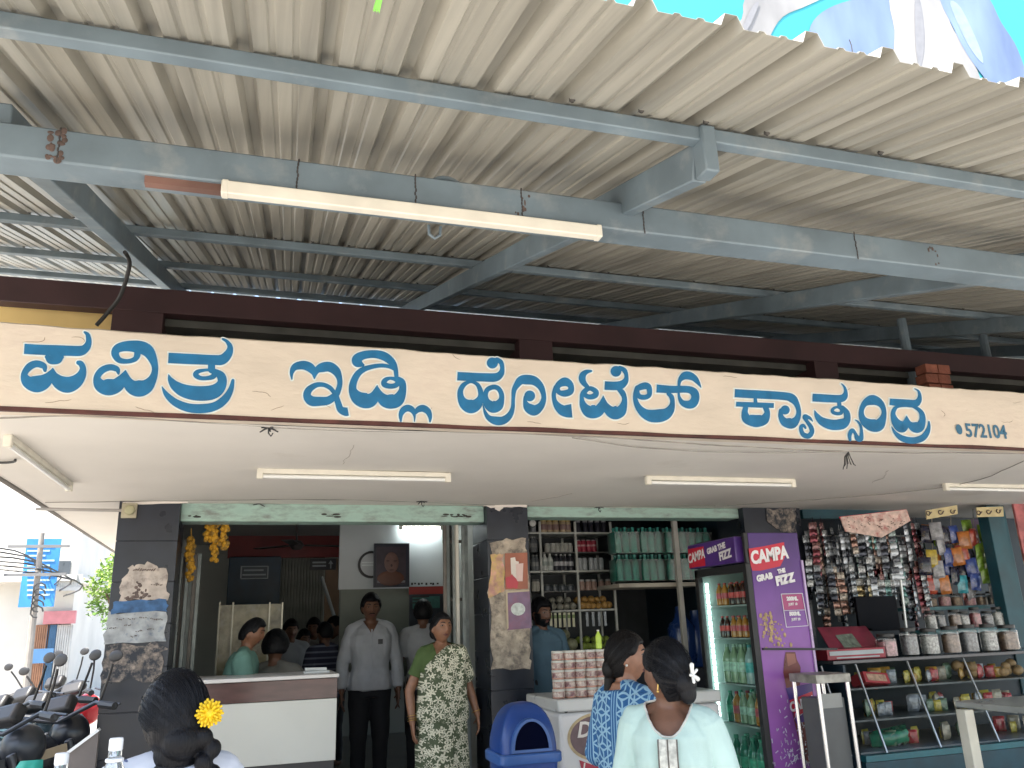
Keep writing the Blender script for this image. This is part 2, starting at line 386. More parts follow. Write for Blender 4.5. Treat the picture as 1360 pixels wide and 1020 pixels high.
def letter_word(defs, parent):
    blue, halo = MB(), MB(); q = 0
    for sc, ox, oy, strokes in defs:
        def T(u, v, yo, sc=sc, ox=ox, oy=oy):
            p = atY(ox+u/sc, oy+v/sc, FY); p.y = FY-yo; return p
        for st in strokes:
            q += 1; yb = .0030+.00012*q; yh = .0007+.00005*q
            if st[0] == 'disc':
                for mb, gr, yo in ((halo, 1.9*sc, yh), (blue, 0, yb)):
                    r = st[3]+gr; mb.add([T(st[1]+r*math.cos(a), st[2]+r*math.sin(a), yo) for a in [2*math.pi*k/24 for k in range(24)]], [tuple(range(24))])
                continue
            f0 = st[0] == 'F'; f1 = st[-1] == 'F'; cl = st[0] == 'C'
            pts = [p for p in st if not isinstance(p, str)]
            ribbon(halo, pts, f0, f1, cl, 1.9*sc, yh, T, .000025); ribbon(blue, pts, f0, f1, cl, 0, yb, T, .00006)
    o = blue.build('painted_word', M_blue, parent, w=True, smooth=False, fix=False)
    h = halo.build('letter_outline', M_halo, parent, w=True, smooth=False, fix=False)
    return o
for W_ in (W1, W2, W3, W4): letter_word(W_, fas)
M_pin = mat('pin_code_blue', (.05, .16, .26), .5, var=.2, scale=20)
a, b = atY(1281, 573, FY), atY(1337, 574.5, FY)
text_mesh('572104', .118, M_pin, fas, facing((a+b)/2+Vector((0, -.004, 0)), (1, 0, 0), (0, 0, 1)) @ Matrix.Diagonal((.92, 1, 1, 1)), 'pin_code', bold=.0026)
g = MB(); c = atY(1273, 570.5, FY); g.add([(c.x+.024*math.cos(t), FY-.005, c.z+.032*math.sin(t)) for t in [2*math.pi*k/20 for k in range(20)]], [tuple(range(20))])
g.build('painted_dot', M_pin, fas, w=True, smooth=False)

# -------- pillars (black tiles, peeled bills) and the pale green lintel
M_peel = mat('peeled_paper', (.42, .36, .29), .9, var=.35, scale=12, dirt=((.10, .09, .085), .42, 16), bump=.4, bscale=40)
def pillar(x0, x1, y0=6.35, y1=6.8, z1=SOF, lab=None):
    g = MB(); nz = 9
    for i in range(nz):
        a, b = -.1+(z1+.1)*i/nz, -.1+(z1+.1)*(i+1)/nz
        g.bb(x0, x1, y0, y1, a+.002, b-.002)
    g.bb(x0+.006, x1-.006, y0+.006, y1-.006, -.1, z1-.001)
    o = g.build('pillar', M_black, bld, w=True, bevel=.003)
    if lab: o['label'] = lab
    return o
pil1 = pillar(-.905, -.50, lab='left black tiled pillar')
pil2 = pillar(1.80, 2.15, lab='middle black tiled pillar')
pil3 = pillar(4.18, 4.78, lab='right pillar behind the fridge')
M_lintel = mat('mint_lintel', (.36, .52, .45), .6, var=.12, scale=5, dirt=((.2, .22, .2), .42, 5), stretch=(1, 1, 3))
g = MB(); g.bb(-.50, 1.80, 6.42, 6.62, 2.315, 2.449); g.bb(2.15, 4.18, 6.42, 6.62, 2.36, 2.449)
g.build('lintel', M_lintel, bld, w=True, bevel=.006)
# inside: hall behind, stalls at the right
M_wall = mat('hall_wall_paint', (.42, .43, .40), .8, var=.1, scale=1.5, dirt=((.27, .27, .25), .3, 1.5))
M_wallw = mat('hall_wall_white', (.62, .66, .68), .5, var=.06, scale=2)
M_ceil = mat('hall_ceiling', (.36, .36, .35), .8, var=.1, scale=1)
g = MB(); g.bb(-.85, 8.2, 6.62, 12.5, 2.75, 2.85); g.build('ceiling', M_ceil, bld, w=True)
g = MB(); g.bb(-.85, 8.2, 12.5, 12.6, .1, 2.8); g.bb(-.95, -.85, 6.8, 12.6, -.1, 2.8)
g.bb(2.15, 2.25, 6.8, 9.2, .1, 2.75)
g.build('hall_wall', M_wall, bld, w=True)
# upper storey frame behind the fascia
UY = 4.6
up_ = MB(); up_.bb(-1.44, 9, UY, UY+.09, 3.235, 3.378)
for a, b in ((-.79, -.53), (1.545, 1.77), (3.75, 3.95), (6.0, 6.2)): up_.bb(a, b, UY+.002, UY+.24, 2.6, 3.236)
up_.bb(-.7, 9, UY+.10, UY+.24, 2.6, 2.75)
uf = up_.build('upper_frame', M_maroon, bld, w=True, bevel=.004)
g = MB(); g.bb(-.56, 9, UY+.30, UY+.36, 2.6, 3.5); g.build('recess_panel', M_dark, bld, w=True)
g = MB(); g.bb(-.78, 9, UY+.092, UY+.29, 3.19, 3.233); g.build('recess_ledge', mat('recess_ledge', (.09, .09, .08), .7, var=.3), bld, w=True)
M_yel = mat('yellow_wall', (.80, .58, .24), .8, var=.12, scale=2, bump=.2)
g = MB(); g.bb(-1.44, -.56, 4.80, 4.88, 2.611, 3.30)
tag(g.build('parapet_wall', M_yel), 'sunlit yellow wall glimpsed under the maroon rail at the upper left', 'wall')
# far wall of the upper storey under the metal roof
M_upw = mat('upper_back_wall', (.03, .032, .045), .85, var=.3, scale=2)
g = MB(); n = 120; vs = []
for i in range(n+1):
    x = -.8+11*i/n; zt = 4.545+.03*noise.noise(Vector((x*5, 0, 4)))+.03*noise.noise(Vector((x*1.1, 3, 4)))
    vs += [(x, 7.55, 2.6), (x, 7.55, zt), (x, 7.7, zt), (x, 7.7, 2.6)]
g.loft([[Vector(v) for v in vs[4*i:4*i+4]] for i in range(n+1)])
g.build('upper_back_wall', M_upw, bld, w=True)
# brick stub on the parapet at the right
g = MB(); c = atY(1238, 497, 4.45); M_brick = mat('red_brick', (.32, .11, .07), .85, var=.3, scale=12, bump=.5)
for k in range(8):
    for j in (0, 1):
        g.bb(c.x-.11+.112*j+(.012*(k % 2)), c.x-.003+.112*j+(.012*(k % 2)), 4.40, 4.50, 2.612+k*.075, 2.612+k*.075+.066)
tag(g.build('brick_stub', M_brick, bevel=.004), 'stub of red bricks standing on the slab behind the fascia at the right', 'bricks')

# ------------------------------------------------------------------ metal canopy
can = empty('metal_canopy', (1.2, 2.25, 0), 0, 'corrugated sheet metal awning on grey painted steel beams over the shopfront', 'awning')
RM, RZ0, SK = .30, 2.317, .035
def roofz(y): return RZ0+RM*y
M_sheet = mat('sheet_underside', (.335, .32, .275), .36, var=.27, scale=1.6, stretch=(17, .28, 1), dirt=((.20, .195, .18), .28, 1.0), bump=.05)
prof = []
pitch = .2; EV = 1.20; RE = 7.75
for i in range(-14, 62):
    b = i*pitch+.07
    prof += [(b, 0), (b+.013, .032), (b+.041, .032), (b+.054, 0), (b+.088, 0), (b+.093, .006), (b+.104, .006), (b+.109, 0), (b+.142, 0), (b+.147, .006), (b+.158, .006), (b+.163, 0)]
ys = [EV, 1.7, 2.3, 3.2, 4.3, 5.6, 6.6, RE]
g = MB(); rows = []
for y in ys:
    rows.append([Vector((x+SK*(y-EV), y+(.006*noise.noise(Vector((x*2, 0, 1))) if y == EV else 0), roofz(y)+z+.003*noise.noise(Vector((x*.7, y*.7, 1))))) for x, z in prof])
g.loft(rows, closed=False)
sh = g.build('roof_sheet', M_sheet, can, w=True, smooth=False, fix=False)
so = sh.modifiers.new('thickness', 'SOLIDIFY'); so.thickness = .0012; so.offset = 1
M_steel = mat('grey_blue_paint', (.15, .195, .225), .5, var=.2, scale=5, dirt=((.27, .295, .30), .34, 6), bump=.12)
M_weld = mat('weld_dark', (.045, .04, .038), .8, var=.4, scale=16)
M_rust = mat('rusty_patch', (.095, .065, .055), .8, var=.4, scale=16)
# purlins, running along the shopfront
for y in (1.73, 4.28, 5.57, 6.85):
    g = MB(); z = roofz(y)-.002
    g.bb(-2.7, 11.5, y, y+.04, z-.048, z-.004); g.build('purlin', M_steel, can, w=True, bevel=.004)
# main beam: a box section, weld seams, lower flange
g = MB(); g.bb(-2.7, 11.5, 2.25, 2.36, 2.768, 2.872)
mb_ = g.build('main_beam', M_steel, can, w=True, bevel=.006)
for px in (72, 395, 552, 692, 850, 1122):
    g = MB(); p = atY(px, 240, 2.25); xx = p.x
    for k in range(9):
        z = 2.766+k*.0125; g.ell((xx+random.uniform(-.002, .002), 2.249, z+.004), (.0028, .002, .0075), nu=6, nv=5)
    g.build('weld_seam', M_weld, mb_, w=True)
p = atY(72, 215, 2.25)
g = MB()
for k in range(26): g.ell((p.x+random.uniform(-.02, .02), 2.249, random.uniform(2.766, 2.87)), (random.uniform(.004, .012), .0015, random.uniform(.004, .012)), nu=7, nv=5)
g.build('rust_blotch', M_rust, mb_, w=True)
M_white = mat('white_batten', (.74, .70, .60), .5, var=.08, scale=10)
# rafters, two channel sides, from near the eave to the rear
for x, ya in ((-.74, 2.3), (1.16, 1.70), (3.2, 2.3), (5.1, 2.3), (7.1, 2.3)):
    g = MB()
    xa = x; xb = x+.06*(7.3-ya)/5
    za, zb = roofz(ya)-.052, roofz(7.3)-.052
    ys_ = ya if ya > 2 else 1.775
    g.bar((xa, ys_, roofz(ys_)-.107), (xb, 7.3, zb-.055), .045 if ya < 2 else .07, .11)
    if ya < 2: g.bb(xa-.022, xa+.022, 1.716, 1.774, roofz(1.72)-.150, roofz(1.72)-.004)
    g.build('rafter', M_steel, can, w=True, bevel=.005)
# short wooden packer beside the tube
a, b = atY(190, 236, 2.24), atY(293, 250, 2.24)
g = MB(); g.bar((a.x, 2.28, 2.757), (b.x, 2.28, 2.757), .03, .022); tag(g.build('wooden_strip', mat('red_wood', (.17, .09, .07), .8, var=.3)), 'thin reddish strip under the grey main beam left of the tube light', 'strip')
# right-hand stub posts between slab and roof
for i, (px, py, y, h) in enumerate(((1207, 480, 4.7, 1), (1303, 436, 5.2, 0))):
    p = atY(px, py, y); g = MB()
    g.tube([(p.x, y, 2.61 if h else roofz(y)-.35), (p.x, y, roofz(y)-.06)], .035, 10); g.build('stub_post', M_steel, can, w=True)

# screws through the sheet over each purlin, cobwebs and drips on the main beam
g = MB()
for y in (1.73, 4.28, 5.57):
    for k in range(-10, 40):
        x = k*.2+.03+SK*(y-EV)+.07
        if random.random() < .6: g.lathe([(.009, 0), (.009, -.006), (.004, -.012), (0, -.012)], (x+.03, y-.02+random.uniform(-.005, .005), roofz(y)-.001), 8)
g.build('screw', mat('dark_screw', (.06, .055, .05), .5, metal=.5), can, w=True).__setitem__('kind', 'stuff')
for px, py in ((690, 268), (1240, 338)):
    p = atY(px, py, 2.25); g = MB()
    for k in range(7): g.ell((p.x+random.gauss(0, .02), 2.2488, 2.78+random.random()*.08), (random.uniform(.002, .006), .0012, random.uniform(.003, .012)), nu=7, nv=5)
    g.build('rust_spot', M_rust, mb_, w=True)
c = atY(596, 236, 2.26); g = MB(); g.tube([(c.x+.05*math.cos(a), 2.30, 2.872+.035*math.sin(a)) for a in [R(t) for t in range(0, 181, 20)]], .008, 7); g.ell((c.x-.05, 2.30, 2.88), (.02, .015, .015), nu=10, nv=6)
tag(g.build('cable_loop', M_steel), 'small loop of grey pipe sitting on top of the main beam', 'pipe loop')
g = MB(); c = atY(578, 305, 2.36); g.tube([(c.x-.02, 2.37, 2.768), (c.x-.018, 2.37, 2.735), (c.x, 2.37, 2.722), (c.x+.018, 2.37, 2.735), (c.x+.02, 2.37, 2.768)], .005, 6)
tag(g.build('beam_hook', M_steel), 'small hook hanging under the main beam near its middle', 'hook')

# hairline cracks and scratches in the fascia and the soffit paint
M_crack = mat('hairline_crack', (.26, .19, .14), .9, var=.3)
for k, (px, py, n_) in enumerate(((30, 455, 9), (95, 448, 7), (60, 535, 8), (335, 520, 8), (360, 545, 6), (420, 535, 7), (600, 470, 6), (700, 560, 6), (820, 562, 6), (960, 500, 7), (1120, 520, 6), (1250, 545, 7), (1330, 560, 8), (1345, 535, 6), (180, 540, 7), (560, 545, 6))):
    g = MB(); c = atY(px, py, FY); P = []; a = random.uniform(-.4, .4)
    for j in range(n_): P.append((c.x, FY-.0005, c.z)); a += random.uniform(-.7, .7); c = c+Vector((.016*math.cos(a), 0, .007*math.sin(a)))
    g.tube(P, [.0006]+[.0012]*(n_-2)+[.0005], 4); g.build('crack', M_crack, fas, w=True)
M_crk2 = mat('soffit_crack', (.40, .35, .30), .9, var=.3)
for px, py, n_, a in ((470, 590, 12, 1.2), (760, 655, 10, 2.0), (1180, 625, 12, 1.4)):
    g = MB(); c = atZ(px, py, SOF); P = []
    for j in range(n_): P.append((c.x, c.y, SOF-.001+.012*noise.noise(Vector((c.x*.9, c.y*.9, 3))))); a += random.uniform(-.35, .35); c = c+Vector((.05*math.cos(a), .05*math.sin(a), 0))
    g.tube(P, .0012, 4); g.build('crack', M_crk2, bld, w=True)
# ------------------------------------------------------------------ helpers for placed things
def plate(name, poly, Y, m, th=.004, torn=0, parent=None, label=None, cat=None, group=None, sub=6):
    """flat sheet cut to a polygon measured in the facade plane at depth Y"""
    P = []
    n = len(poly)
    for i in range(n):
        a, b = poly[i], poly[(i+1) % n]
        kk = sub if torn else 1
        for j in range(kk):
            t = j/kk; x = a[0]+(b[0]-a[0])*t; y = a[1]+(b[1]-a[1])*t
            if torn: x += torn*noise.noise(Vector((x*.35, y*.35, n))); y += torn*noise.noise(Vector((x*.35, y*.35, n+7)))
            p = atY(x, y, Y); P.append((p.x, p.z))
    g = MB(); g.prism(P, lambda u, v, d: Vector((u, Y-th+d, v)), th)
    o = g.build(name, m, parent, w=True, smooth=False)
    if label: tag(o, label, cat, group)
    return o
def rect(name, x0, y0, x1, y1, Y, m, th=.02, parent=None, label=None, cat=None, bevel=0):
    a, b = atY(x0, (y0+y1)/2, Y), atY(x1, (y0+y1)/2, Y); c, d = atY((x0+x1)/2, y0, Y), atY((x0+x1)/2, y1, Y)
    g = MB(); g.bb(a.x, b.x, Y-th, Y, d.z, c.z); o = g.build(name, m, parent, w=True, bevel=bevel)
    if label: tag(o, label, cat)
    return o
def col(name, c, **k): return mat(name, c, **k)
M_steelr = mat('stainless', (.55, .56, .56), .3, metal=.9, var=.1, scale=5)
M_chrome = mat('dull_chrome', (.6, .6, .6), .25, metal=1, var=.1)
M_blk = mat('black_plastic', (.02, .02, .022), .45, var=.2)
M_wire = mat('cable_black', (.03, .03, .03), .6, var=.2)
M_tubeg = mat('tube_glass', (.80, .80, .77), .25, var=.03)

# ------------------------------------------------------------------ tube lights
def tube_light(p, q, label, lit=False, bare=False):
    p, q = Vector(p), Vector(q); c = (p+q)/2
    t = empty('tube_light', c, 0, label, 'tube light')
    d = (q-p).normalized(); e = .02
    g = MB(); g.bar(p-Vector((0, 0, .016)), q-Vector((0, 0, .016)), .034, .030 if not bare else .042); g.build('batten', M_white, t, w=True, bevel=.004)
    if bare:
        for a, s_ in ((p, 1), (q, -1)): g = MB(); g.bar(a+d*s_*.002-Vector((0, 0, .016)), a+d*s_*.02-Vector((0, 0, .016)), .037, .045); g.build('end_cap', M_white, t, w=True, bevel=.003)
    if bare: return t
    g = MB(); zz = Vector((0, 0, -.046)); g.tube([p+d*.03+zz, q-d*.03+zz], .0125, 10); g.build('tube', mat('lit_tube', (1, 1, 1), .3, var=0, emit=((.9, 1, 1), 14)) if lit else M_tubeg, t, w=True)
    for a, s in ((p, 1), (q, -1)):
        g = MB(); g.bar(a-d*s*.004-Vector((0, 0, .034)), a+d*s*.034-Vector((0, 0, .034)), .038, .058); g.build('end_cap', M_white, t, w=True, bevel=.006)
    return t
p, q = atY(293, 257, 2.24), atY(800, 316, 2.24)
p.y = q.y = 2.262; zc = (p.z+q.z)/2+.035
tube_light((p.x, 2.250, 2.762), (q.x, 2.250, 2.762), 'long white tube light fixed under the grey main beam of the awning', bare=True)
p, q = atZ(342, 627, 2.43), atZ(602, 629, 2.43); tube_light((p.x, p.y, 2.452), (q.x, p.y, 2.452), 'tube light on the cream soffit above the hall entrance')
p, q = atZ(858, 636, 2.43), atZ(1052, 641, 2.43); tube_light((p.x, p.y, 2.452), (q.x, p.y, 2.452), 'tube light on the soffit above the fridge and freezer')
p, q = atZ(1254, 645, 2.43), atZ(1400, 648, 2.43); tube_light((p.x, p.y, 2.452), (q.x, p.y, 2.452), 'tube light on the soffit above the sweet stall at the right')
p, q = atZ(10, 582, 2.43), atZ(98, 645, 2.43); tube_light((p.x, p.y, 2.452), (p.x+.03, q.y, 2.452), 'dark bodied tube light running front to back at the left end of the soffit')
# round cable loop and holder at the left end of the soffit
g = MB(); c = atZ(20, 612, 2.43); g.tube([(c.x-.1+.1*math.cos(a), c.y+.09*math.sin(a), 2.435) for a in [i*.35 for i in range(10)]], .007, 6)
tag(g.build('loose_cable', M_wire), 'short black loop of cable beside the left soffit tube light', 'cable')
# cables along the soffit
def cable(px, Z, r, label, sag=.01, m=None):
    pts = [atZ(x, y, Z) for x, y in px]; P = catmull([tuple(p) for p in pts], 6)
    g = MB(); g.tube([(x, y, min(2.452, z+.008*noise.noise(Vector((x*3, y*3, 2))))) for x, y, z in P], r, 6)
    return tag(g.build('cable', m or M_wire), label, 'cable')
M_cabw = mat('cable_grey', (.30, .28, .25), .7, var=.2)
cable([(0, 555), (140, 553), (355, 567), (560, 574), (760, 578), (935, 590), (1130, 600), (1360, 602)], 2.444, .0035, 'thin grey cable strung along the front of the cream soffit', m=M_cabw)
cable([(760, 580), (860, 596), (1000, 601), (1120, 600)], 2.436, .003, 'second thin cable sagging across the soffit right of the middle', m=M_cabw)
cable([(960, 672), (1080, 664), (1190, 655), (1290, 640), (1360, 612)], 2.44, .003, 'thin cable running diagonally over the right end of the soffit', m=M_cabw)
cable([(60, 668), (300, 664), (470, 664), (700, 672), (950, 672)], 2.444, .003, 'grey cable along the back of the soffit over the hall entrance', m=M_cabw)
g = MB(); a = atZ(48, 676, 2.40); b = atY(172, 678, 6.33)
g.tube([a, b], .011, 8); tag(g.build('conduit_pipe', mat('grey_pipe', (.32, .30, .28), .6)), 'thin grey pipe bracing from the soffit edge to the left pillar', 'pipe')
g = MB(); g.tube([(-1.455, 3.9, 2.46), (-1.455, 7, 2.46), (-1.455, 12.4, 2.46)], .022, 8); g.tube([(-1.475, 3.9, 2.50), (-1.47, 12.4, 2.50)], .012, 6)
tag(g.build('edge_pipe', mat('edge_pipe_grey', (.20, .18, .16), .7)), 'dark service pipe along the left edge of the soffit', 'pipe')
def hook(px, py, label):
    c = atZ(px, py, 2.449); g = MB()
    for k in range(5):
        a = k*1.256+px; g.tube([c, c+Vector((.045*math.cos(a), .045*math.sin(a), -.012-.01*(k % 2)))], [.006, .003], 6)
    g.tube([c+Vector((0, 0, .002)), c+Vector((0, 0, -.03)), c+Vector((.012, 0, -.045)), c+Vector((.02, 0, -.03))], .004, 6)
    tag(g.build('ceiling_hook', M_blk), label, 'hook')
hook(344, 669, 'black ceiling hook over the counter'); hook(560, 665, 'black ceiling hook left of the middle pillar'); hook(795, 673, 'ceiling hook above the shelf rack')
hook(357, 567, 'burnt black hook near the fascia left of its centre')
c = atZ(1127, 600, 2.449); g = MB()
for k in range(6):
    s = random.uniform(-1, 1); g.tube([c, c+Vector((.03*s, .01, -.03)), c+Vector((.05*s, 0, -.07-.02*random.random())), c+Vector((.07*s+.01, .01, -.06-.05*random.random()))], .003, 5)
tag(g.build('dangling_wires', M_wire), 'tangle of loose wires dangling behind the fascia at the right', 'wires')
cab = catmull([tuple(atY(*q)) for q in ((166, 335, 4.2), (172, 352, 4.35), (160, 392, 4.45), (143, 415, 4.5), (128, 432, 4.5))], 6)
g = MB(); g.tube(cab, .011, 7); tag(g.build('hanging_cable', M_wire), 'thick black cable hanging from the rafter past the maroon post', 'cable')
# junction box / alarm bell on the left pillar
b = empty('alarm_bell', atY(172, 679, 6.34), 0, 'round pale bell on a square plate at the top of the left pillar', 'bell')
c = atY(172, 678, 6.345); g = MB(); g.bb(c.x-.05, c.x+.05, 6.325, 6.348, c.z-.055, c.z+.05); g.build('plate', mat('dirty_cream', (.42, .38, .27), .6, var=.3), b, w=True, bevel=.004)
g = MB(); g.lathe([(0, 0), (.030, 0), (.036, .008), (.030, .022), (.012, .028), (0, .028)], (c.x+.005, 6.325, c.z), 18, Matrix.Rotation(R(90), 3, 'X')); g.build('dome', mat('olive_cream', (.38, .36, .22), .5), b, w=True)

# ------------------------------------------------------------------ bills on the pillars
M_bill = mat('torn_bill', (.46, .40, .35), .9, var=.3, scale=14, dirt=((.16, .13, .12), .34, 22))
M_billb = mat('bill_blue_grey', (.34, .36, .37), .9, var=.35, scale=12, dirt=((.06, .10, .17), .34, 18))
M_scrap = mat('bill_scraps', (.36, .30, .25), .9, var=.4, scale=25, dirt=((.04, .045, .055), .55, 22))
M_bluep = mat('bill_blue', (.05, .12, .25), .8, var=.4, scale=20)
PY = 6.346
plate('torn_poster', [(163, 768), (175, 752), (195, 747), (222, 756), (222, 797), (157, 799)], PY, M_bill, torn=6, label='torn cream poster with blurred figures on the left pillar', cat='poster')
plate('torn_poster', [(152, 798), (222, 796), (222, 812), (147, 814)], PY-.003, M_bluep, torn=5, label='blue strip of poster across the left pillar under the cream one', cat='poster')
plate('torn_poster', [(144, 813), (222, 810), (219, 852), (138, 856)], PY-.001, M_billb, torn=6, label='pale washed out bill on the left pillar below the blue strip', cat='poster')
plate('torn_poster', [(140, 858), (218, 856), (212, 905), (134, 906)], PY, M_scrap, torn=9, label='black and white shreds of paper low on the left pillar', cat='poster')
# faded figures and lines printed on the cream poster
M_ink = mat('faded_ink', (.12, .09, .08), .9, var=.4, scale=30)
def ink(name, pts, Y, wd, label, cat='print'):
    g = MB()
    for seg in pts:
        P = [atY(x, y, Y) for x, y in seg]; g.tube(P, wd, 5)
    return g
g = MB()
for (x, y, rx, ry) in ((187, 786, .03, .035), (194, 791, .025, .02), (180, 792, .035, .015), (185, 777, .018, .02), (170, 795, .02, .012)):
    c = atY(x, y, PY-.005)
    for k in range(9): g.ell(c+Vector((random.gauss(0, rx*.6), 0, random.gauss(0, ry*.6))), (random.uniform(.004, .014), .002, random.uniform(.004, .012)), nu=8, nv=5)
for x in range(178, 206, 3):
    c = atY(x, 757, PY-.006); g.bar(c+Vector((-.006, 0, -.01*random.random())), c+Vector((.006, 0, .012*random.random())), .004, .006)
for (x, y) in ((170, 830), (185, 838), (178, 845), (205, 822), (212, 822), (190, 820), (160, 822), (175, 822), (206, 776), (212, 777), (200, 835), (150, 834)):
    c = atY(x, y, PY-.008)
    for k in range(4): q = c+Vector((.012*(k-2)+random.uniform(-.003, .003), 0, random.uniform(-.004, .004))); g.bar(q, q+Vector((.007, 0, random.uniform(-.006, .006))), .003, .005)
tag(g.build('faded_print', M_ink), 'faded dark figures and marks printed on the bills of the left pillar', 'print')
# middle pillar
plate('peeling_bills', [(651, 720), (697, 716), (700, 735), (705, 850), (702, 888), (653, 889), (650, 800)], PY, M_peel, torn=7, label='mass of peeling brown paper remains on the middle pillar', cat='poster')
plate('poster', [(650, 738), (669, 736), (670, 785), (650, 794)], PY-.005, mat('poster_pink', (.55, .30, .25), .7, var=.4, scale=14, dirt=((.60, .48, .12), .45, 9)), torn=4, label='torn yellow and pink bill left of the milk poster on the middle pillar', cat='poster')
po = plate('poster', [(670.5, 735), (700, 734), (701, 782), (671, 783)], PY-.008, mat('poster_brown', (.36, .12, .07), .5, var=.15, scale=8), label='brown poster showing a white bottle and cup on the middle pillar', cat='poster')
M_pw = mat('print_white', (.72, .66, .60), .6, var=.1); M_pr = mat('print_red', (.50, .07, .09), .6, var=.2)
plate('printed_bottle', [(678, 741), (684, 740), (685, 745), (689, 746), (688, 771), (683, 772), (679, 766)], PY-.0125, M_pw, .0015, parent=po)
plate('printed_cup', [(685, 749), (695, 748), (694, 772), (686, 772)], PY-.0145, mat('print_cream', (.70, .52, .48), .6), .0015, parent=po)
plate('printed_splash', [(672, 768), (680, 762), (688, 772), (687, 781), (673, 781)], PY-.0165, M_pr, .0015, parent=po, torn=2)
po = plate('poster', [(671.5, 785), (703, 783), (706, 834), (673, 837)], PY-.008, mat('poster_purple', (.19, .12, .20), .5, var=.3, scale=9, dirt=((.28, .09, .13), .4, 5)), label='dark purple poster with a white oval on the middle pillar', cat='poster')
plate('printed_oval', [(688+9.5*math.cos(a), 809+8.5*math.sin(a)) for a in [i*.2618 for i in range(24)]], PY-.0125, mat('print_pale', (.55, .60, .58), .6, var=.3, scale=30), .0015, parent=po)
plate('printed_border', [(671.5, 785), (703, 783), (703.2, 785.3), (674, 787.3), (675.5, 834), (673, 837)], PY-.0125, mat('border_gold', (.5, .42, .3), .6), .0015, parent=po)
plate('paper_scrap', [(1015, 676), (1057, 674), (1058, 706), (1040, 708), (1020, 695)], PY, M_scrap, torn=5, label='peeling white paper on the right pillar just above the fridge', cat='poster')
plate('paper_scrap', [(161, 667), (250, 665), (250, 668), (178, 670)], 6.344, M_pw, torn=1, label='white flaking strip along the top of the left pillar', cat='paper')
plate('paper_scrap', [(640, 671), (700, 668), (700, 674), (668, 674), (664, 680), (656, 675)], 6.344, M_pw, torn=3, label='white flaking strip along the top of the middle pillar', cat='paper')
# black stains on lintel
g = MB()
for px in (262, 438, 600, 607, 615):
    c = atY(px, 685, 6.416)
    for k in range(5): g.ell(c+Vector((random.uniform(-.07, .07), 0, random.uniform(-.012, .012))), (random.uniform(.01, .035), .002, random.uniform(.003, .008)), nu=8, nv=5)
o = g.build('lintel_stain', mat('soot', (.05, .05, .045), .9), bld, w=True)

# ------------------------------------------------------------------ inside the hall
rect('red_valance', 303, 712, 454, 741, 11.0, mat('dark_red_board', (.20, .018, .016), .5, var=.25, scale=3), .04, label='dark red board across the back of the hall', cat='board')
cb = rect('blue_cupboard', 303, 742, 371, 806, 10.6, mat('navy_teal', (.012, .035, .06), .5, var=.3), .3, label='dark blue cupboard against the back of the hall', cat='cupboard', bevel=.01)
sg = rect('name_board', 319, 751, 357, 769, 10.28, mat('board_slate', (.05, .07, .085), .5), .02, label='small framed board fixed on the dark blue cupboard', cat='sign')
M_dim = mat('dim_white', (.42, .46, .48), .6, var=.1)
g = MB()
for x0, y0, x1, y1 in ((320, 752, 356, 752.6), (320, 768, 356, 768.6), (320, 752, 320.6, 768), (355.5, 752, 356, 768), (324, 756.5, 350, 758.2), (322, 762.5, 353, 764)):
    a, b = atY(x0, y0, 10.255), atY(x1, y1, 10.255); g.bb(a.x, b.x, 10.252, 10.256, b.z, a.z)
g.build('board_lines', M_dim, sg, w=True)
g = MB(); a, b = atY(371, 741, 11.2), atY(429, 820, 11.2)
for k in range(15):
    x = a.x+(b.x-a.x)*k/15; g.bb(x, x+(b.x-a.x)/15*.82, 11.14, 11.2, .1, a.z)
g.bb(a.x, b.x, 11.17, 11.19, .1, a.z)
tag(g.build('grey_shutter', mat('shutter_grey_green', (.20, .21, .18), .55, var=.2), bevel=.003), 'grey ribbed shutter door at the back of the hall', 'shutter')
rect('door_frame', 431, 742, 450, 830, 11.0, mat('tan_wood', (.30, .20, .13), .6, var=.2), .05, label='tan wooden door frame at the back of the hall', cat='door frame')
ar = rect('arrow_sign', 412, 742, 446, 757, 10.6, mat('sign_black', (.012, .014, .02), .4), .02, label='black direction sign with white arrow at the back of the hall', cat='sign')
g = MB()
def flat(g, x0, y0, x1, y1, Y): a, b = atY(x0, y0, Y), atY(x1, y1, Y); g.bb(a.x, b.x, Y-.003, Y, b.z, a.z)
flat(g, 415, 746, 433, 748, 10.575); flat(g, 415, 750.5, 433, 752.5, 10.575); flat(g, 438.5, 748, 440, 755, 10.575)
p_ = [atY(*q, 10.574) for q in ((436, 749), (439.3, 744), (442.5, 749))]; g.add(p_, [(0, 1, 2)])
g.build('arrow_and_text', M_dim, ar, w=True, smooth=False)
pt = empty('glass_partition', atY(330, 830, 9.0), 0, 'gold tinted glossy partition behind the counter', 'partition')
rect('panel', 289, 803, 374, 900, 9.0, mat('gold_partition_glare', (.42, .36, .22), .15, var=.5, scale=7, bump=.25, bscale=5, dirt=((.55, .50, .40), .35, 6)), .03, parent=pt)  # lightened gold and pale patches stand in for the glass reflecting light
for x in (289, 307, 356, 373): rect('post', x-1, 800, x+1, 900, 8.96, mat('aluminium', (.45, .42, .34), .35, metal=.6), .03, parent=pt)
g = MB(); g.tube([atY(427, 766, 10.3), atY(445, 822, 10.3)], .02, 8); tag(g.build('slanted_pole', M_dim), 'pale pole leaning against the back door frame', 'pole')
g = MB(); g.tube([atY(394, 690, 10.0), atY(394, 722, 10.0)], .012, 8); c = atY(394, 724, 10); g.lathe([(0, .06), (.05, .05), (.09, 0), (.05, -.05), (0, -.06)], c, 16)
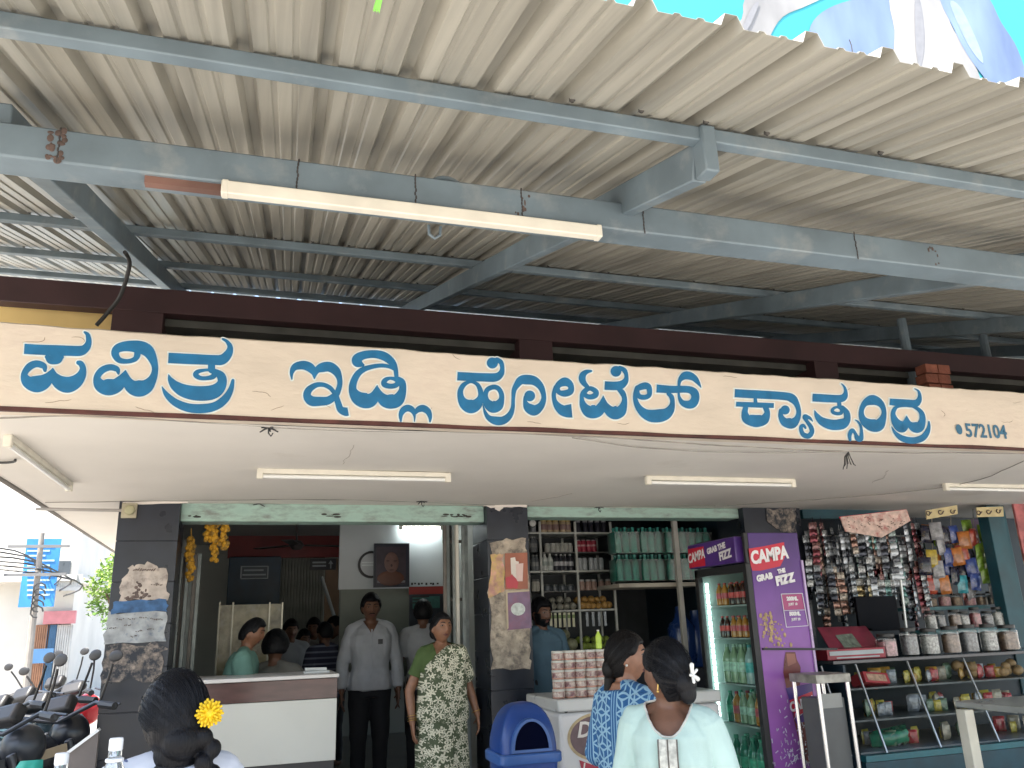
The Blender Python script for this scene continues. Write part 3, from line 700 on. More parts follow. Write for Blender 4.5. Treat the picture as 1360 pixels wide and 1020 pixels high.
for k in range(3):
    a = k*2.094+.3; g.bar(c+Vector((.1*math.cos(a), .1*math.sin(a), 0)), c+Vector((.6*math.cos(a), .6*math.sin(a), 0)), .13, .008)
tag(g.build('ceiling_fan', mat('fan_dark', (.06, .05, .05), .5)), 'dark ceiling fan hanging in the hall', 'ceiling fan')
# white side room of the hall
rect('white_panel_wall', 450, 690, 592, 782, 9.0, M_wallw, .06, parent=bld)
rect('lower_tiles', 450, 780, 545, 900, 9.0, mat('grey_green_tile', (.19, .21, .18), .5, var=.15, scale=3), .05, parent=bld)
p, q = atY(531, 699, 8.85), atY(588, 699, 8.85)
tube_light((p.x, 8.86, p.z+.03), (q.x, 8.86, q.z+.03), 'lit tube light high on the white wall inside the hall', lit=True)
c = atY(493, 750, 8.9); ck = empty('wall_clock', c, 0, 'round wall clock with dark rim half hidden by the portrait', 'clock')
g = MB(); Mx = Matrix.Rotation(R(90), 3, 'X'); g.lathe([(0, 0), (.128, 0), (.128, .006), (0, .006)], c, 28, Mx); g.build('dial', mat('dial_white', (.6, .63, .65), .3), ck, w=True)
g = MB(); g.lathe([(.118, 0), (.142, 0), (.142, .03), (.118, .03), (.118, 0)], c, 28, Mx); g.build('rim', M_blk, ck, w=True)
g = MB(); g.bb(c.x-.1, c.x+.1, 8.888, 8.89, c.z-.012, c.z+.0); g.bb(c.x-.1, c.x+.1, 8.888, 8.89, c.z+.018, c.z+.028); g.build('glare_bars', mat('dial_glare', (.8, .85, .85), .3), ck, w=True)  # reflected glare painted as two pale bars across the dial
fr = empty('framed_portrait', atY(519, 750, 8.6), 0, 'dark framed portrait of an elderly bald man hung from the lintel', 'picture')
rect('frame', 496, 722, 543, 780, 8.6, mat('frame_dark', (.012, .015, .03), .4), .03, parent=fr)
rect('picture', 500, 726, 539, 776, 8.565, mat('portrait_ground', (.035, .022, .035), .4, var=.4, scale=9), .005, parent=fr)
def blob(g, x, y, Y, rx, ry, d=.006): g.ell(atY(x, y, Y), (rx, d, ry), nu=18, nv=8)
g = MB(); blob(g, 519, 768, 8.556, .14, .075); g.build('painted_robe', mat('robe_rust', (.13, .05, .03), .5, var=.3), fr, w=True)
g = MB(); blob(g, 520, 747, 8.553, .075, .105); g.build('painted_face', mat('face_brown', (.17, .09, .075), .5, var=.2, scale=14), fr, w=True)
g = MB()
for x, y, rx, ry in ((515, 745, .02, .006), (525, 745, .02, .006), (520, 757, .024, .005), (520, 751, .011, .014)): blob(g, x, y, 8.547, rx, ry, .003)
g.build('painted_features', mat('face_shadow', (.06, .03, .03), .6), fr, w=True)
rect('caption_strip', 501, 771, 538, 774, 8.558, mat('caption_grey', (.2, .2, .22), .5), .003, parent=fr)
mn = rect('menu_board', 543, 779, 590, 835, 8.7, mat('menu_dark', (.02, .03, .045), .4, var=.6, scale=6), .03, label='menu board with red header on the white wall', cat='menu board')
rect('header', 543, 779, 590, 789, 8.665, mat('menu_red', (.30, .03, .025), .5), .004, parent=mn)
g = MB()
for k, x in enumerate((546, 550, 555, 559, 565, 571, 574, 580)): flat(g, x, 774, x+2.5, 777-(k % 2), 8.655)
flat(g, 546, 792, 570, 793, 8.66); flat(g, 548, 796, 566, 797, 8.66); flat(g, 546, 800, 572, 801, 8.66)
g.build('menu_lettering', M_blk, mn, w=True)
rect('screen', 548, 792, 584, 808, 8.664, mat('menu_green', (.03, .12, .11), .4, var=.7, scale=7), .004, parent=mn)
# folded collapsible gates
def gate(px0, px1, y0, y1, Y, n, label):
    t = empty('folding_gate', atY((px0+px1)/2, 850, Y), 0, label, 'gate')
    a, b = atY(px0, 780, Y), atY(px1, 780, Y); zt = atY(px0, y0, Y).z
    for k in range(n):
        x = a.x+(b.x-a.x)*k/(n-1); g = MB(); yy = Y+.05*(k % 2)
        g.bb(x-.013, x+.013, yy-.012, yy+.012, .1, zt); g.build('slat', M_gate if k % 3 else M_gate2, t, w=True, bevel=.002)
    for k in range(5):
        z = .3+(zt-.5)*k/4; g = MB(); g.bb(a.x, b.x, Y+.07, Y+.075, z, z+.025); g.build('cross_strap', M_gate2, t, w=True)
    return t
M_gate = mat('gate_paint', (.26, .29, .28), .5, var=.3, scale=9); M_gate2 = mat('gate_brown', (.13, .115, .10), .6, var=.3)
gate(228, 262, 735, 900, 6.9, 8, 'folded steel lattice gate beside the left pillar')
gate(591, 622, 688, 900, 6.7, 6, 'folded steel lattice gate beside the middle pillar')
g = MB(); a = atY(607, 760, 6.6); g.bb(a.x-.012, a.x+.012, 6.58, 6.62, .1, 2.32); tag(g.build('gate_post', mat('cream_post', (.50, .48, .42), .5)), 'pale upright post of the folded gate behind the woman in the sari', 'post')
# louvred window strips on the left wall of the hall
lw = empty('louvre_window', (-.83, 8.6, 1.7), 0, 'slatted window strips on the left wall of the hall', 'window')
for k in range(12):
    y = 7.6+k*.24; g = MB(); g.bb(-.848, -.82, y, y+.10, 1.25+.02*k, 2.25-.03*k); g.build('slat', mat('louvre_pale', (.50, .52, .50), .5, var=.2), lw, w=True)
# marigold garlands
M_mari = [mat('marigold_gold', (.52, .27, .02), .8, var=.3), mat('dry_marigold', (.28, .16, .03), .9, var=.3)]
def garland(px, py0, py1, Y, label, n=13):
    g = MB(); a, b = atY(px, py0, Y), atY(px, py1, Y)
    g.tube([a+Vector((0, 0, .08)), b], .003, 5)
    for k in range(n):
        c = a+(b-a)*k/(n-1)+Vector((random.uniform(-.012, .012), 0, 0))
        for j in range(7): g.mi = (k+j) % 4 == 0; g.ell(c+Vector((random.uniform(-.02, .02), random.uniform(-.02, .02), random.uniform(-.014, .014))), random.uniform(.012, .02), nu=7, nv=5)
    g.mi = 0
    return tag(g.build('marigold_garland', M_mari), label, 'garland')
garland(253, 716, 768, 6.68, 'yellow marigold garland hanging against the folded gate by the left pillar')
garland(277, 694, 716, 6.7, 'short marigold garland hanging from the lintel, leftmost of three', 6)
garland(286, 696, 742, 6.7, 'long dried marigold garland hanging from the lintel, middle of three', 10)
garland(297, 696, 728, 6.7, 'marigold garland hanging from the lintel, rightmost of three', 8)

# ------------------------------------------------------------------ cash counter
ct = empty('cash_counter', (.17, 6.4, .1), 0, 'white laminate counter with brown band and white top edge', 'counter')
M_lam = mat('white_laminate', (.56, .56, .51), .35, var=.05, scale=2, dirt=((.40, .38, .32), .26, 3))
M_brown = mat('brown_laminate', (.075, .035, .03), .15, var=.25, scale=6, stretch=(1, 1, 4))
CX0, CX1 = -.42, .635; CY = 6.2
g = MB(); g.bb(CX0, CX1, CY, CY+.03, .66, 1.06); g.build('front_panel', M_lam, ct, w=True, bevel=.003)
g = MB(); g.bb(CX0, CX1+.001, CY-.006, CY+.03, 1.062, 1.195); g.build('brown_band', M_brown, ct, w=True, bevel=.003)
g = MB(); g.bb(CX0-.02, CX1+.01, CY-.02, CY+.62, 1.197, 1.222); g.build('top', mat('counter_top', (.60, .58, .56), .3, var=.08), ct, w=True, bevel=.004)
g = MB(); g.bb(CX0, CX1-.01, CY+.02, CY+.6, -.1, .66); g.build('plinth', mat('counter_plinth', (.03, .028, .03), .4), ct, w=True)
for xa in (CX1-.03, CX0): g = MB(); g.bb(xa, xa+.03, CY+.032, CY+.6, .66, 1.19); g.build('side_panel', mat('counter_side', (.05, .04, .04), .4), ct, w=True)
g = MB(); c = atY(415, 890, 6.5); g.bb(.42, .60, 6.42, 6.52, 1.223, 1.235); g.bar((.43, 6.46, 1.25), (.58, 6.5, 1.245), .03, .02)
tag(g.build('bill_pad', mat('paper_pad', (.62, .64, .64), .7)), 'small pad of bills lying on the counter top', 'paper pad')
# ------------------------------------------------------------------ stall shell, rack, shelf
M_teal = mat('teal_paint', (.015, .075, .10), .45, var=.3, scale=4)
M_navy = mat('navy_panel', (.012, .028, .045), .5, var=.3, scale=3)
g = MB(); g.bb(4.30, 8.2, 6.95, 7.05, .1, 2.45); g.bb(4.28, 4.36, 6.8, 9.2, .1, 2.75)
st = g.build('stall_back_wall', M_navy, smooth=False); tag(st, 'dark navy back wall of the sweet stall behind the hanging sachets', 'wall')
g = MB(); g.bb(2.25, 4.28, 8.6, 8.7, .1, 2.74); tag(g.build('juice_stall_wall', mat('juice_wall', (.05, .055, .06), .7, var=.3)), 'dark back wall behind the juice rack and bottle shelf', 'wall')
rect('teal_beam', 1062, 678, 1200, 690, 6.5, M_teal, .05, label='teal beam under the soffit above the hanging sachets', cat='beam')
ko = empty('stall_post', atY(1345, 800, 6.0), 0, 'teal painted post with pale edge at the right end of the sweet stall', 'post')
a = atY(1332, 760, 6.05); g = MB(); g.bb(a.x-.10, a.x+.12, 6.0, 6.12, -.1, 2.44); g.build('post', M_teal, ko, w=True, bevel=.006)
a, b = atY(1347, 668, 5.98), atY(1362, 745, 5.98); g = MB(); g.bb(a.x-.03, a.x+.02, 5.96, 5.99, 1.2, 2.44); g.build('pale_edge', mat('edge_cream', (.45, .40, .33), .6), ko, w=True)
rect('red_board', 1351, 668, 1400, 745, 5.97, mat('sun_faded_red', (.40, .12, .12), .6, var=.4, scale=12), .02, label='faded red board cut off by the right edge beside the teal post', cat='board')

RY = 7.4
rk = empty('bottle_rack', atY(765, 850, RY), 0, 'tall steel slotted rack of bottles jars and fruit behind the chest freezer', 'rack')
M_rack = mat('rack_pale', (.46, .47, .44), .5, var=.2, scale=6)
bx = [atY(704, 700, RY).x, atY(717, 700, RY).x, atY(764, 700, RY).x, atY(811, 700, RY).x]
zs = [2.345, 1.985, 1.625, 1.26]
for x in bx[1:]:
    for yy in (RY, RY+.36):
        g = MB(); g.bb(x-.010, x+.010, yy, yy+.02, .1, 2.45); g.build('upright', M_rack, rk, w=True)
for z in zs:
    g = MB(); g.bb(bx[0]-.16, bx[3]+.01, RY-.004, RY+.385, z-.012, z+.004); g.build('shelf', M_rack, rk, w=True)
for (i, z) in ((1, 2.16), (2, 2.16), (1, 1.80)):
    g = MB(); g.bb(bx[i]+.012, bx[i+1]-.012, RY+.02, RY+.3, z-.006, z+.004); g.build('shelf', mat('rack_dark', (.12, .12, .12), .5), rk, w=True)
g = MB(); g.bb(bx[0]-.16, bx[3], RY+.39, RY+.40, .1, 2.45); g.build('back_sheet', mat('rack_back', (.035, .04, .045), .6, var=.3), rk, w=True)

# small goods: one builder per kind, then copies
M_lidw = mat('lid_white', (.65, .65, .62), .4); M_lidd = mat('lid_dark', (.03, .03, .03), .4); M_lidr = mat('lid_red', (.35, .03, .03), .4)
def jarmesh(name, r, h, mats, lid=.18, neck=.8, n=14, band=None):
    g = MB(); hb = h*(1-lid)
    g.lathe([(r*.85, 0), (r, h*.04), (r, hb*.86), (r*neck, hb), (r*neck, hb+.001)], n=n)
    g.mi = 1; g.lathe([(r*neck*.98, hb*.99), (r*neck*1.06, hb+.002), (r*neck*1.06, h-.004), (r*neck*.95, h)], n=n)
    if band: g.mi = 2; g.lathe([(r*1.015, h*band[0]), (r*1.015, h*band[1])], n=n)
    return g
def bottlemesh(r, h, n=14, band=(.30, .55)):
    g = MB()
    g.lathe([(r*.7, 0), (r, h*.03), (r, h*.28), (r*.94, h*.32), (r, h*.36), (r, h*.62), (r*.85, h*.72), (r*.42, h*.86), (r*.36, h*.90), (r*.36, h*.93)], n=n)
    g.mi = 1; g.lathe([(r*.42, h*.925), (r*.42, h*.995), (r*.36, h)], n=n)
    if band: g.mi = 2; g.lathe([(r*1.02, h*band[0]), (r*1.02, h*band[1])], n=n)
    return g
def place(proto, spots, label, cat, group):
    """proto is a thing built at the origin: first spot moves it, the rest are copies"""
    out = []
    for i, sp in enumerate(spots):
        o = proto if i == 0 else copy_tree(proto)
        o.location = sp[:3]; o.rotation_euler = (0, 0, sp[3] if len(sp) > 3 else random.uniform(0, 6))
        if len(sp) > 4: o.scale = (sp[4],)*3
        tag(o, label, cat, group); out.append(o)
    return out
def row(i, n, z, y=.05, x0=0, x1=1, jit=.004):
    a, b = bx[i]+.02, bx[i+1]-.02; a, b = a+(b-a)*x0, a+(b-a)*x1
    return [(a+(b-a)*(k+.5)/n+random.uniform(-jit, jit), RY+y+random.uniform(-.01, .02), z+.005) for k in range(n)]
def goods(name, r, h, cols, spots, label, cat, group, kind='jar', **kw):
    ms = [mat('goods_%s_%d' % (name, j) if False else name+'_'+('body', 'cap', 'wrap')[j], c, .35, var=.2, scale=20) for j, c in enumerate(cols)]
    g = jarmesh(name, r, h, ms, **kw) if kind == 'jar' else bottlemesh(r, h, **kw)
    return place(g.build(name, ms), spots, label, cat, group)
goods('cream_jar', .034, .13, [(.42, .33, .20), (.50, .36, .10), (.25, .16, .15)], row(1, 5, zs[0]), 'cream jar with golden lid on the top shelf of the rack', 'jar', 'cream jars on the rack', band=(.2, .6))
goods('dark_can', .028, .12, [(.02, .02, .03), (.30, .30, .32), (.05, .05, .06)], row(2, 5, zs[0]), 'dark can on the top shelf of the rack', 'can', 'dark cans on the rack')
goods('steel_flask', .03, .13, [(.25, .26, .28), (.05, .05, .05), (.1, .1, .1)], row(0, 1, zs[0]), 'grey flask at the left end of the top rack shelf', 'flask', None)
goods('red_can', .026, .115, [(.34, .03, .06), (.45, .45, .45), (.5, .3, .3)], row(2, 4, 2.16, x1=.62), 'red drink can on the second rack shelf', 'can', 'red cans on the rack', band=(.45, .6), lid=.06)
goods('small_carton', .028, .085, [(.36, .36, .33), (.42, .42, .40), (.3, .24, .16)], row(1, 6, 2.16, x0=.15), 'pale round tub on the second rack shelf', 'tub', 'pale tubs on the rack', lid=.2)
goods('white_bottle', .03, .16, [(.50, .52, .50), (.55, .55, .52), (.32, .36, .34)], row(1, 2, zs[1], x1=.36), 'white bottle on the middle rack shelf', 'bottle', 'white bottles on the rack', kind='b')
goods('dark_bottle', .03, .155, [(.03, .03, .04), (.60, .60, .60), (.38, .38, .40)], row(1, 4, zs[1], x0=.38), 'dark bottle with white cap on the middle rack shelf', 'bottle', 'dark bottles on the rack', kind='b')
goods('paper_cup', .025, .12, [(.42, .44, .46), (.40, .42, .44), (.3, .3, .3)], row(2, 5, zs[1], x1=.85), 'pale tumbler on the middle rack shelf', 'tumbler', 'tumblers on the rack', lid=.03)
goods('grey_bottle', .027, .15, [(.10, .11, .12), (.30, .30, .30), (.2, .2, .2)], row(0, 2, zs[1])+row(0, 2, 2.16), 'grey bottle at the left end of the rack', 'bottle', 'grey bottles on the rack', kind='b')
goods('pale_jar', .027, .11, [(.36, .35, .31), (.1, .1, .1), (.2, .18, .16)], row(0, 2, 1.80+.0), 'pale jar at the left end of the rack', 'jar', 'pale jars on the rack')
goods('mixed_jar', .03, .10, [(.36, .24, .20), (.40, .40, .40), (.3, .3, .32)], row(2, 5, 1.80), 'small jar on a middle shelf of the rack', 'jar', 'small jars on the rack')
goods('dark_box', .045, .06, [(.05, .06, .07), (.09, .1, .1), (.2, .2, .2)], row(1, 4, 1.80), 'dark tin on a middle shelf of the rack', 'tin', 'dark tins on the rack')
def fruits(name, colr, r, spots, label, group):
    g = MB(); g.ell((0, 0, r*.92), (r, r, r*.92), nu=14, nv=9); g.mi = 1; g.tube([(0, 0, r*1.78), (.002, 0, r*1.95)], .004, 5)
    place(g.build(name, [mat(name+'_skin', colr, .5, var=.3, scale=30, bump=.2), M_lidd]), spots, label, 'fruit', group)
def heap(i, z, n, r, rows=2, y0=.06):
    out = []
    for rr in range(rows):
        m = n-rr
        for s in row(i, m, z+rr*r*1.55, y=y0+.05*rr, jit=.01): out.append((s[0], s[1]+.05*rr, s[2], random.uniform(0, 6), random.uniform(.9, 1.12)))
    return out
fruits('orange', (.42, .24, .07), .036, heap(2, zs[2], 6, .036), 'orange in the heap on the rack shelf', 'oranges on the rack')
fruits('grey_guava', (.25, .24, .20), .038, heap(1, zs[2], 5, .038), 'pale guava in the heap on the left rack shelf', 'guavas on the rack')
fruits('lime_fruit', (.26, .34, .06), .036, heap(2, zs[3], 6, .036), 'green lime in the heap on the lowest visible rack shelf', 'limes on the rack')
fruits('melon', (.32, .32, .20), .055, heap(1, zs[3], 3, .055), 'pale green melon on the lowest visible rack shelf', 'melons on the rack')
# hanging sachets with pale yellow and white bars under a shelf
g = MB(); g.bb(-.012, .012, -.004, .004, -.13, 0); g.mi = 1; g.bb(-.013, .013, -.0045, .0045, -.05, -.02)
place(g.build('hanging_sachet', [mat('sachet_cream', (.62, .60, .42), .3), mat('sachet_green', (.20, .28, .10), .3)]), [(atY(730+k*6, 820, RY).x, RY-.03, zs[2]-.02, 0) for k in range(6)], 'cream sachet hanging under the rack shelf beside the shopkeeper', 'sachet', 'cream sachets under the rack')
g = MB(); g.bb(-.012, .012, -.004, .004, -.13, 0)
place(g.build('hanging_sachet', [mat('sachet_silver', (.45, .48, .52), .25, metal=.4)]), [(atY(778+k*8, 820, RY).x, RY-.03, zs[2]-.02, 0) for k in range(4)], 'silver sachet hanging under the right bay of the rack', 'sachet', 'silver sachets under the rack')
c = atY(707, 695, RY-.02); ac = empty('alarm_clock', c, 0, 'small white dial clock at the top left of the rack', 'clock')
g = MB(); g.lathe([(0, 0), (.030, 0), (.034, .012), (0, .012)], c, 18, Mx); g.build('dial', M_lidw, ac, w=True)
g = MB(); g.lathe([(.03, 0), (.04, 0), (.04, .016), (.03, .016), (.03, 0)], c+Vector((0, .004, 0)), 18, Mx); g.build('rim', M_blk, ac, w=True)

# ------------------------------------------------------------------ shelf with shrink wrapped drink bottles
bs = empty('bottle_shelf', atY(865, 800, 6.9), 0, 'pale wooden shelf on an upright post beside the rack holding wrapped bottles', 'shelf')
a, b = atY(822, 775, 6.75), atY(935, 768, 6.75); g = MB(); g.bb(a.x, b.x, 6.75, 7.25, a.z-.035, a.z); g.build('board', mat('pale_board', (.36, .33, .28), .7, var=.2), bs, w=True, bevel=.003)
a = atY(901, 760, 6.72); g = MB(); g.bb(a.x-.022, a.x+.022, 6.70, 6.74, .1, 2.40); g.build('post', mat('post_pale', (.36, .35, .32), .6, var=.2), bs, w=True, bevel=.003)
SHZ = atY(860, 771, 6.75).z
M_pet = mat('green_pet', (.035, .20, .17), .18, var=.3, scale=8, spec=.6)
M_wrapf = glass('shrink_film', (.45, .85, .78), .38, .55)
def pack(loc, label):
    t = empty('bottle_pack', loc, random.uniform(-.04, .04), label, 'bottle pack', 'shrink wrapped packs of green bottles')
    for i in range(3):
        for j in range(2):
            g = bottlemesh(.036, .235, band=None); o = g.build('bottle', [M_pet, M_pet], t); o.location = (.078*(i-1), .078*(j-.5), 0)
    g = MB(); g.bb(-.122, .122, -.082, .082, -.001, .19); g.build('film', M_wrapf, t, smooth=False)
    return t
a, b = atY(832, 760, 6.8), atY(895, 760, 6.8)
names = ['leftmost', 'middle', 'rightmost']
for k in range(3):
    for lv in range(2):
        pack((a.x+.04+.255*k, 6.90, SHZ+.003+.245*lv), ('%s green bottle pack in the %s layer on the pale shelf' % (names[k], ('lower', 'upper')[lv])))
pack((a.x+.04+.255*3, 6.92, SHZ+.003), 'green bottle pack on the pale shelf partly behind the upright post, lower layer')
pack((a.x+.04+.255*3, 6.92, SHZ+.248), 'green bottle pack on the pale shelf partly behind the upright post, upper layer')
# blue cans / drums in the dark below
for k, (px, py) in enumerate(((905, 835), (925, 840))):
    p = atY(px, py, 7.1); g = MB(); g.lathe([(.12, 0), (.13, .02), (.13, .30), (.12, .33), (.06, .40), (.045, .46), (.045, .50)], n=18); 
    o = g.build('water_can', mat('can_blue', (.01, .035, .14), .25, spec=.6)); o.location = (p.x, 7.1, p.z-.3)
    tag(o, ('dark blue water can in the shade left of the fridge', 'dark blue water can in the shade nearest the fridge')[k], 'water can')
g = MB(); p = atY(905, 870, 7.1); g.bb(p.x-.7, p.x+.5, 6.9, 7.4, .1, atY(905, 840, 7.1).z-.305); tag(g.build('storage_bench', mat('bench_dark', (.02, .022, .03), .6), bevel=.01), 'dark bench in the shade carrying the blue water cans', 'bench')
rect('red_tub_front', 916, 920, 955, 948, 6.3, mat('red_plastic', (.42, .02, .05), .4), .12, label='red plastic tub between the woman in mint and the fridge', cat='tub', bevel=.01)

# ------------------------------------------------------------------ chest freezer
FX0, FX1, FYF = 2.03, 3.25, 5.5
fz = empty('chest_freezer', (2.6, 5.8, -.1), 0, 'white chest freezer with an oval ice cream emblem', 'freezer')
M_frz = mat('freezer_white', (.62, .61, .60), .35, var=.05, scale=2, dirt=((.5, .48, .45), .15, 4))
g = MB(); g.bb(FX0, FX1, FYF, FYF+.66, .0, .93); g.build('body', M_frz, fz, w=True, bevel=.025, seg=3)
g = MB(); g.bb(FX0-.012, FX1+.012, FYF-.014, FYF+.67, .934, 1.015); g.build('lid', mat('freezer_lid', (.52, .52, .50), .3, var=.06), fz, w=True, bevel=.014, seg=3)
g = MB(); g.bb(FX0+.02, FX1-.02, FYF+.02, FYF+.64, -.1, .0); g.build('base', M_blk, fz, w=True)
g = MB(); c = atY(751, 943, FYF); g.lathe([(0, 0), (.016, 0), (.018, .01), (0, .012)], c, 14, Mx); g.build('lock', M_lidd, fz, w=True)
oc = atY(793, 978, FYF)
def oval(g, c, rx, rz, Y, n=40): g.add([(c.x+rx*math.cos(2*math.pi*k/n), Y, c.z+rz*math.sin(2*math.pi*k/n)) for k in range(n)], [tuple(range(n))])
lg = MB(); oval(lg, oc, .215, .150, FYF-.003); le = lg.build('emblem', mat('emblem_gold', (.45, .34, .18), .4, var=.3, scale=20), fz, w=True, smooth=False)
lg = MB(); oval(lg, oc, .195, .132, FYF-.005); lg.build('emblem_field', mat('emblem_mauve', (.115, .062, .07), .4, var=.3, scale=8), le, w=True, smooth=False)
text_mesh('Dairy', .135, M_pw, le, facing((oc.x, FYF-.008, oc.z+.045), (1, 0, 0), (0, 0, 1)), 'emblem_lettering', shear=.25, bold=.003)
text_mesh('Day', .135, M_pw, le, facing((oc.x+.03, FYF-.008, oc.z-.06), (1, 0, 0), (0, 0, 1)), 'emblem_lettering', shear=.25, bold=.003)
lg = MB(); rz_ = oc.z-.165
lg.add([Vector((oc.x+x, FYF-.004, rz_+z)) for x, z in ((-.14, .03), (-.05, -.005), (.05, .0), (.20, .07), (.21, .0), (.05, -.075), (-.05, -.075), (-.12, -.05))], [(0, 1, 6, 7), (1, 2, 5, 6), (2, 3, 4, 5)])
lg.build('emblem_ribbon', mat('ribbon_red', (.38, .02, .05), .4), le, w=True, smooth=False)
text_mesh('L', .06, M_pw, le, facing((oc.x-.10, FYF-.007, rz_-.015), (1, 0, -.2), (0, 0, 1)), 'ribbon_lettering', bold=.002)
text_mesh('FU', .06, M_pw, le, facing((oc.x+.155, FYF-.007, rz_+.014), (1, 0, .4), (0, 0, 1)), 'ribbon_lettering', bold=.002)
# stacked round tins on the freezer
ms = [mat('tin_print', (.40, .20, .15), .35, var=.5, scale=30), mat('tin_lid', (.50, .50, .46), .3), mat('tin_label', (.52, .44, .38), .4, var=.5, scale=40, dirt=((.14, .05, .06), .5, 26))]
g = MB(); g.lathe([(.040, 0), (.043, .003), (.043, .052), (.040, .055)]); g.mi = 1; g.lathe([(.044, .045), (.045, .047), (.045, .058), (.042, .061)]); g.mi = 2; g.lathe([(.0437, .010), (.0437, .042)])
tin = g.build('round_tin', ms); sp = []
ca, cb_ = atY(741, 917, 5.62), atY(798, 917, 5.62)
for k in range(5):
    for lv in range(5 if k != 3 else 5):
        sp.append((ca.x+(cb_.x-ca.x)*k/4+random.uniform(-.004, .004), 5.60+random.uniform(-.006, .006), 1.016+.0618*lv, random.uniform(0, 6)))
place(tin, sp, 'small round printed tin stacked on the chest freezer', 'tin', 'stacked tins on the freezer')
p = atY(800, 860, 5.60); g = bottlemesh(.022, .13, band=None); o = g.build('lime_bottle', [mat('lime_plastic', (.45, .62, .08), .35), M_lidw]); o.location = (ca.x+(cb_.x-ca.x)*.99, 5.6, 1.016+.0618*5)
tag(o, 'lime green bottle standing on the rightmost stack of tins', 'bottle')

# ------------------------------------------------------------------ blue litter bin
bc = Vector((1.62, 5.05, -.1)); bn = empty('litter_bin', bc, 0, 'blue plastic litter bin with domed hood and arched opening', 'bin')
M_bin = mat('bin_blue', (.008, .045, .21), .35, var=.2, scale=3); M_binl = mat('bin_blue_rim', (.035, .10, .30), .4, var=.2)
def rrect(hx, hy, r, z, n=6, cx=0, cy=0):
    out = []
    for (sx, sy, a0) in ((1, 1, 0), (-1, 1, 90), (-1, -1, 180), (1, -1, 270)):
        for k in range(n+1):
            a = R(a0+90*k/n); out.append(Vector((cx+sx*(hx-r)+r*math.cos(a), cy+sy*(hy-r)+r*math.sin(a), z)))
    return out
g = MB(); g.loft([rrect(hx, hx*.95, .04, z) for z, hx in ((0, .135), (.03, .14), (.68, .183), (.70, .186))]); g.build('body', M_bin, bn)
g = MB(); g.loft([rrect(.205, .195, .05, .695), rrect(.208, .198, .05, .70), rrect(.208, .198, .05, .735), rrect(.2, .19, .05, .742)]); g.build('rim', M_binl, bn, bevel=.004)
g = MB(); rings = []
for k in range(10):
    a = k/9*math.pi/2*.97; s = math.cos(a)**.75; rings.append(rrect(.186*max(s, .12), .175*max(s, .12)*.98, .05*max(s, .12)+.001, .742+.225*math.sin(a)))
g.loft(rings); g.build('hood', M_bin, bn)
g = MB()
arch = [(.135*math.cos(R(t)), .15*math.sin(R(t))) for t in range(0, 181, 9)]
archi = [(.112*math.cos(R(t)), .125*math.sin(R(t))+.012) for t in range(0, 181, 9)]
yf = lambda z: -.192+.0*z
n = len(arch)
vs = [Vector((x, -.194, .748+z)) for x, z in arch]+[Vector((x, -.194, .748+z)) for x, z in archi]+[Vector((x, -.12+.0*z, .748+z)) for x, z in arch]
g.add(vs, [(i, i+1, n+i+1, n+i) for i in range(n-1)]+[(i, i+1, 2*n+i+1, 2*n+i) for i in range(n-1)]+[(0, n, 2*n-1, n-1)]); g.build('arch_frame', M_binl, bn)
g = MB(); g.add([Vector((x, -.188, .749+z)) for x, z in archi], [tuple(range(n))]); g.build('opening', mat('bin_opening_shade', (.001, .002, .012), .9, spec=.05), bn, smooth=False)  # flat near-black plate stands in for the shaded hollow under the hood
g = MB(); g.tube([(.07*math.cos(R(t)), -.177, .50+.05*math.sin(R(t))) for t in range(20, 330, 15)], .006, 6); bn.scale = (.93, .93, 1.2)
g.build('emblem', mat('emblem_pale', (.35, .42, .52), .5), bn)

# ------------------------------------------------------------------ drinks fridge
X0, X1, YA, YB, ZT = 3.46, 3.94, 5.30, 6.05, 2.105
fr = empty('drinks_fridge', ((X0+X1)/2, 5.6, -.1), 0, 'tall purple soft drink fridge with lit glass door', 'fridge')
M_art = bpy.data.materials.new('fridge_artwork'); M_art.use_nodes = True
N, L, B = nodes_of(M_art)
tc = N.new('ShaderNodeTexCoord'); mp = N.new('ShaderNodeSeparateXYZ'); L.new(tc.outputs['Object'], mp.inputs[0])
rp = N.new('ShaderNodeValToRGB'); mr = N.new('ShaderNodeMapRange'); mr.inputs[1].default_value = -.1; mr.inputs[2].default_value = 2.1
L.new(mp.outputs[2], mr.inputs[0]); L.new(mr.outputs[0], rp.inputs[0])
e = rp.color_ramp.elements; e[0].position = 0; e[0].color = (.20, .06, .27, 1); e[1].position = 1; e[1].color = (.055, .018, .14, 1)
for pz, c in ((.30, (.25, .075, .33)), (.50, (.33, .12, .42)), (.68, (.25, .09, .38)), (.84, (.12, .035, .24))):
    q = e.new(pz); q.color = (*c, 1)
nz = N.new('ShaderNodeTexNoise'); nz.inputs['Scale'].default_value = 4; L.new(tc.outputs['Object'], nz.inputs[0])
mx = N.new('ShaderNodeMixRGB'); mx.blend_type = 'OVERLAY'; mx.inputs[0].default_value = .35; L.new(rp.outputs[0], mx.inputs[1]); L.new(nz.outputs[0], mx.inputs[2])
L.new(mx.outputs[0], B.inputs['Base Color']); B.inputs['Roughness'].default_value = .28
g = MB(); g.bb(X0+.045, X1, YA, YA+.02, .05, ZT); sp_ = g.build('side_panel', M_art, fr, w=True, bevel=.004)
g = MB(); g.bb(X0+.02, X1-.002, YA+.021, YA+.03, -.05, ZT-.003); g.bb(X0+.05, X1, YB-.02, YB, .05, ZT); g.bb(X1-.02, X1, YA+.02, YB-.02, .05, ZT); g.bb(X0+.05, X1, YA+.02, YB-.02, ZT-.03, ZT); g.bb(X0+.02, X1, YA+.02, YB-.02, -.06, .28)
